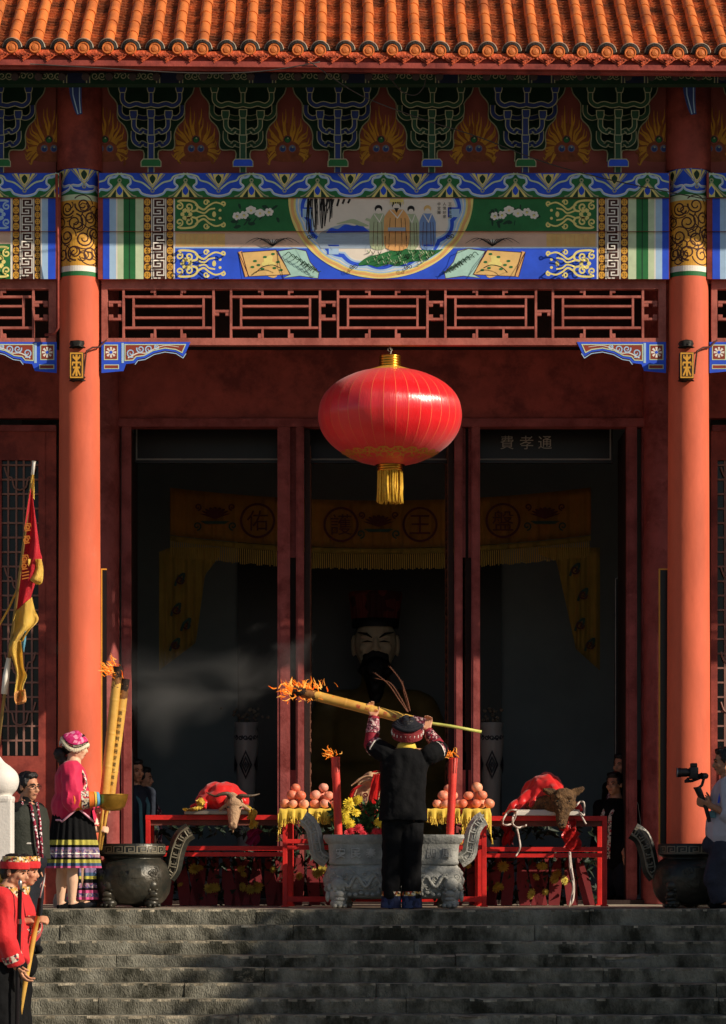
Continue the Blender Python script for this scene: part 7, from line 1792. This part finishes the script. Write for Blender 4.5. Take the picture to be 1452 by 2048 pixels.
# --- the cameraman at the right edge
Y = -1.2; p = lambda x, y, d=0.0: P(x, y, Y+d)
J = dict(head=p(1450, 1523), neck=p(1457, 1556), chest=p(1456, 1605), pelvis=p(1450, 1690), shL=p(1458, 1572, -.15), shR=p(1460, 1572, .15), elL=p(1464, 1632, -.2), elR=p(1456, 1632, .16), wrL=p(1422, 1612, -.17), wrR=p(1424, 1606, -.02),
         hipL=p(1448, 1700, -.08), hipR=p(1448, 1700, .08), knL=p(1432, 1758, -.09), knR=p(1440, 1758, .09), anL=p(1446, 1804, -.09), anR=p(1452, 1804, .09), toL=p(1426, 1812, -.09), toR=p(1432, 1812, .09))
hd_ = dict(d=(-1, .0, .3), n=(-.2, .5, .4), th=(0, 0, 1), curl=.9)
t, M, on = person('cameraman in white shirt and dark trousers at the right edge', (p(1446, 0).x, Y, 0), J, -90, 6, .98, skin=m_skind, handsL=hd_, handsR=dict(d=(-1, .0, .3), n=(-.2, -.5, .4), th=(0, 0, 1), curl=.9))
m_wsh = mat('white_shirt', (196, 194, 204), .8, var=.08, scale=6, bump=.25, bscale=22)
def g_(bm):
    ell(bm, p(1455, 1605), (.15, .19, .22)); ell(bm, p(1449, 1655), (.165, .19, .22)); capsule(bm, p(1458, 1574, -.12), p(1458, 1574, .12), .085, .085)
    for q in 'LR': capsule(bm, J['sh'+q], J['el'+q], .085, .08); tube(bm, [J['el'+q], J['el'+q].lerp(J['wr'+q], .45)], [.08, .062], 14)
garment('shirt', t, g_, m_wsh, hem=lambda v: p(0, 1694).z, wr=.012, sc=7, seed=8)
garment('trousers', t, legs_cloth(J, .115, .095), mat('dark_jeans', (48, 52, 66), .85, var=.25, scale=10, bump=.4), wr=.012, seed=3); shoes(t, J, m_blk)
b = B(); tube(b, smooth([p(1452, 1560, -.1), p(1442, 1580, -.155), p(1437, 1606, -.165)], 4), .010, 6, flat=.5); obj('lanyard', b, m_blue, t)
Yc_ = -1.36; cp = lambda x, y, d=0.0: P(x, y, Yc_+d)
ca = thing('stabilised_camera', 'black camera on a handheld stabiliser pointed left', 'camera', cp(1412, 1648)); m_cam = mat('camera_black', (20, 21, 24), .45, var=.2, scale=30); m_lens = mat('lens_ring', (150, 150, 150), .3, metal=.7)
b = B(); pbox(b, 1380, 1397, 1534, 1558, Yc_-.045, Yc_+.045); bevel(b, .008); obj('camera_body', b, m_cam, ca, smooth=True, angle=40)
b = B(); pbox(b, 1381, 1395, 1526, 1534.5, Yc_-.022, Yc_+.022); bevel(b, .008); obj('viewfinder', b, m_cam, ca)
b = B(); tube(b, [cp(1381, 1545), cp(1374, 1545), cp(1373.8, 1545), cp(1362, 1545), cp(1361.8, 1545), cp(1355, 1545)], [.034, .034, .037, .037, .040, .040], 24); obj('lens', b, m_cam, ca, smooth=True, angle=40)
b = B(); tube(b, [cp(1355.2, 1545), cp(1353.6, 1545)], [.041, .041], 24, cap=False); obj('lens_rim', b, m_lens, ca)
b = B(); tube(b, [cp(1369, 1563), cp(1384, 1562), cp(1400, 1556)], .012, 8); tube(b, [cp(1372, 1562), cp(1378, 1556)], .012, 8); tube(b, [cp(1396, 1552), cp(1404, 1552)], [.016, .03], 12); tube(b, [cp(1403, 1552, -.03), cp(1411, 1552, -.0), cp(1411, 1552, .04)], .026, 14); tube(b, [cp(1408, 1556), cp(1404, 1570), cp(1398, 1576)], .012, 8); obj('gimbal_arm', b, m_cam, ca, smooth=True, angle=50)
b = B(); tube(b, [cp(1394, 1574), cp(1400, 1588), cp(1412, 1616), cp(1419, 1644)], [.030, .028, .018, .016], 14); tube(b, [cp(1387, 1576), cp(1396, 1577)], [.006, .014], 8); obj('grip', b, m_cam, ca, smooth=True, angle=50)
b = B(); pbox(b, 1418, 1432, 1622, 1636, Yc_+.02, Yc_+.05); bevel(b, .006); tag(obj('teal_badge', b, mat('teal_badge', (96, 150, 160), .5)), 'small teal badge hanging on the cameraman', 'badge')

# --- people standing in the dark just inside the doors
def onlooker(label, px, hy, Y, yaw, jacket, s=.95, trim=None, seed=0, lean=0):
    p = lambda x, y, d=0.0: P(x, y, Y+d); c = p(px, hy); q = Matrix.Rotation(R(yaw), 3, 'Z'); v = lambda a, b_, z: Vector((c.x, Y, z))+q @ Vector((a, b_, 0))
    h = c.z; J = dict(head=c, neck=v(0, .03, h-.14), chest=v(0, .03, h-.34), pelvis=v(0, .03, h-.72), shR=v(-.17, .03, h-.22), shL=v(.17, .03, h-.22), elR=v(-.21, .05, h-.48), elL=v(.21, .05, h-.48), wrR=v(-.16, -.1, h-.66), wrL=v(.16, -.1, h-.66), hipR=v(-.08, .03, h-.78), hipL=v(.08, .03, h-.78), knR=v(-.09, .0, (h-.78)*.52), knL=v(.09, 0, (h-.78)*.52), anR=v(-.09, .04, .08), anL=v(.09, .04, .08), toR=v(-.10, -.12, .035), toL=v(.10, -.12, .035))
    t, M, on = person(label, (c.x, Y, 0), J, yaw, 4, s, vox=.009)
    def g_(bm):
        ell(bm, J['chest'], (.18, .18, .22)); ell(bm, J['pelvis']+Vector((0, 0, .1)), (.175, .175, .24)); capsule(bm, J['shR'], J['shL'], .075, .075)
        for k in 'LR': capsule(bm, J['sh'+k], J['el'+k], .07, .068); tube(bm, [J['el'+k], J['el'+k].lerp(J['wr'+k], .85)], [.068, .055], 12)
    garment('jacket', t, g_, jacket, wr=.008, vox=.011, seed=seed); garment('trousers', t, legs_cloth(J, .1, .08), m_navy, wr=.008, vox=.012, seed=seed); shoes(t, J, m_blk)
    b = B()
    for e in (-1, 1): tube(b, [v(e*.05, -.05, h-.17), v(e*.045, -.165, h-.32), v(e*.03, -.17, h-.72)], .02, 6, flat=.5)
    obj('collar_trim', b, trim or m_emb1, t)
m_dkj = mat('dark_blue_jacket', (34, 42, 56), .8, var=.2, scale=10)
onlooker('man in dark blue trimmed jacket just inside the left door post', 271, 1542, 2.62, 35, m_dkj, .95, mat('teal_trim', (70, 120, 130), .7), 1)
onlooker('onlooker in profile behind the man inside the left door', 287, 1557, 3.0, 75, m_blk, .92, None, 2)
onlooker('taller onlooker peering from behind the right door post', 1243, 1530, 2.75, -40, m_blk, .93, None, 3)
onlooker('shorter onlooker in striped collar leaning out inside the right door', 1229, 1568, 2.58, -35, m_blk, .93, m_emb3, 4)

# ------------------------------------------------------------------ smoke drifting from the torches
def smoke(label, c, r, dens, seed, scale=1.6, col=(.75, .75, .74)):
    b = B(); ell(b, c, r, u=32, v=20); o = obj('smoke', b, [], keep=False); tag(o, label, 'smoke', kind='stuff')
    m = bpy.data.materials.new('smoke'); m.use_nodes = True; N = m.node_tree.nodes; K = m.node_tree.links
    for n in list(N): N.remove(n)
    out = N.new('ShaderNodeOutputMaterial'); v = N.new('ShaderNodeVolumePrincipled'); v.inputs['Color'].default_value = (*col, 1); v.inputs['Anisotropy'].default_value = 0.2
    tc = N.new('ShaderNodeTexCoord'); g = N.new('ShaderNodeMapping'); g.inputs['Location'].default_value = (-1, -1, -1); g.inputs['Scale'].default_value = (2, 2, 2); K.new(tc.outputs['Generated'], g.inputs[0])
    ln = N.new('ShaderNodeVectorMath'); ln.operation = 'LENGTH'; K.new(g.outputs[0], ln.inputs[0])
    fo = N.new('ShaderNodeMapRange'); fo.inputs['From Min'].default_value = 1.0; fo.inputs['From Max'].default_value = 0.0; fo.inputs['To Min'].default_value = -0.78; fo.inputs['To Max'].default_value = -0.34; K.new(ln.outputs['Value'], fo.inputs[0])
    mp = N.new('ShaderNodeMapping'); mp.inputs['Location'].default_value = (seed*3.7, seed, seed*1.9); mp.inputs['Scale'].default_value = (.8, 1, 1.25); mp.inputs['Rotation'].default_value = (0, .5, 0); K.new(tc.outputs['Object'], mp.inputs[0])
    no = N.new('ShaderNodeTexNoise'); no.inputs['Scale'].default_value = scale; no.inputs['Detail'].default_value = 5; no.inputs['Roughness'].default_value = .5; no.inputs['Distortion'].default_value = .6; K.new(mp.outputs[0], no.inputs['Vector'])
    ad = N.new('ShaderNodeMath'); ad.operation = 'ADD'; K.new(no.outputs[0], ad.inputs[0]); K.new(fo.outputs[0], ad.inputs[1])
    mu = N.new('ShaderNodeMath'); mu.operation = 'MAXIMUM'; mu.inputs[1].default_value = 0; K.new(ad.outputs[0], mu.inputs[0])
    m2 = N.new('ShaderNodeMath'); m2.operation = 'MULTIPLY'; m2.inputs[1].default_value = dens; K.new(mu.outputs[0], m2.inputs[0]); K.new(m2.outputs[0], v.inputs['Density']); K.new(v.outputs[0], out.inputs['Volume'])
    o.data.materials.append(m)
smoke('pale smoke drifting across the left doorway', P(415, 1400, 1.0), (1.75, .6, 1.1), 3.2, 2, 1.15)
smoke('thin smoke rolling under the burning end of the raised bamboo', P(660, 1425, .4), (.62, .3, .5), 4.0, 3, 1.7)
smoke('thin pale smoke rising over the burning tip of the raised bamboo', P(585, 1310, .3), (.42, .25, .45), 4.5, 8, 2.0)
smoke('dark smoke trailing left from the tall burning bamboo', P(150, 1306, -.75), (.55, .16, .26), 8.0, 5, 2.3, (.26, .20, .17))
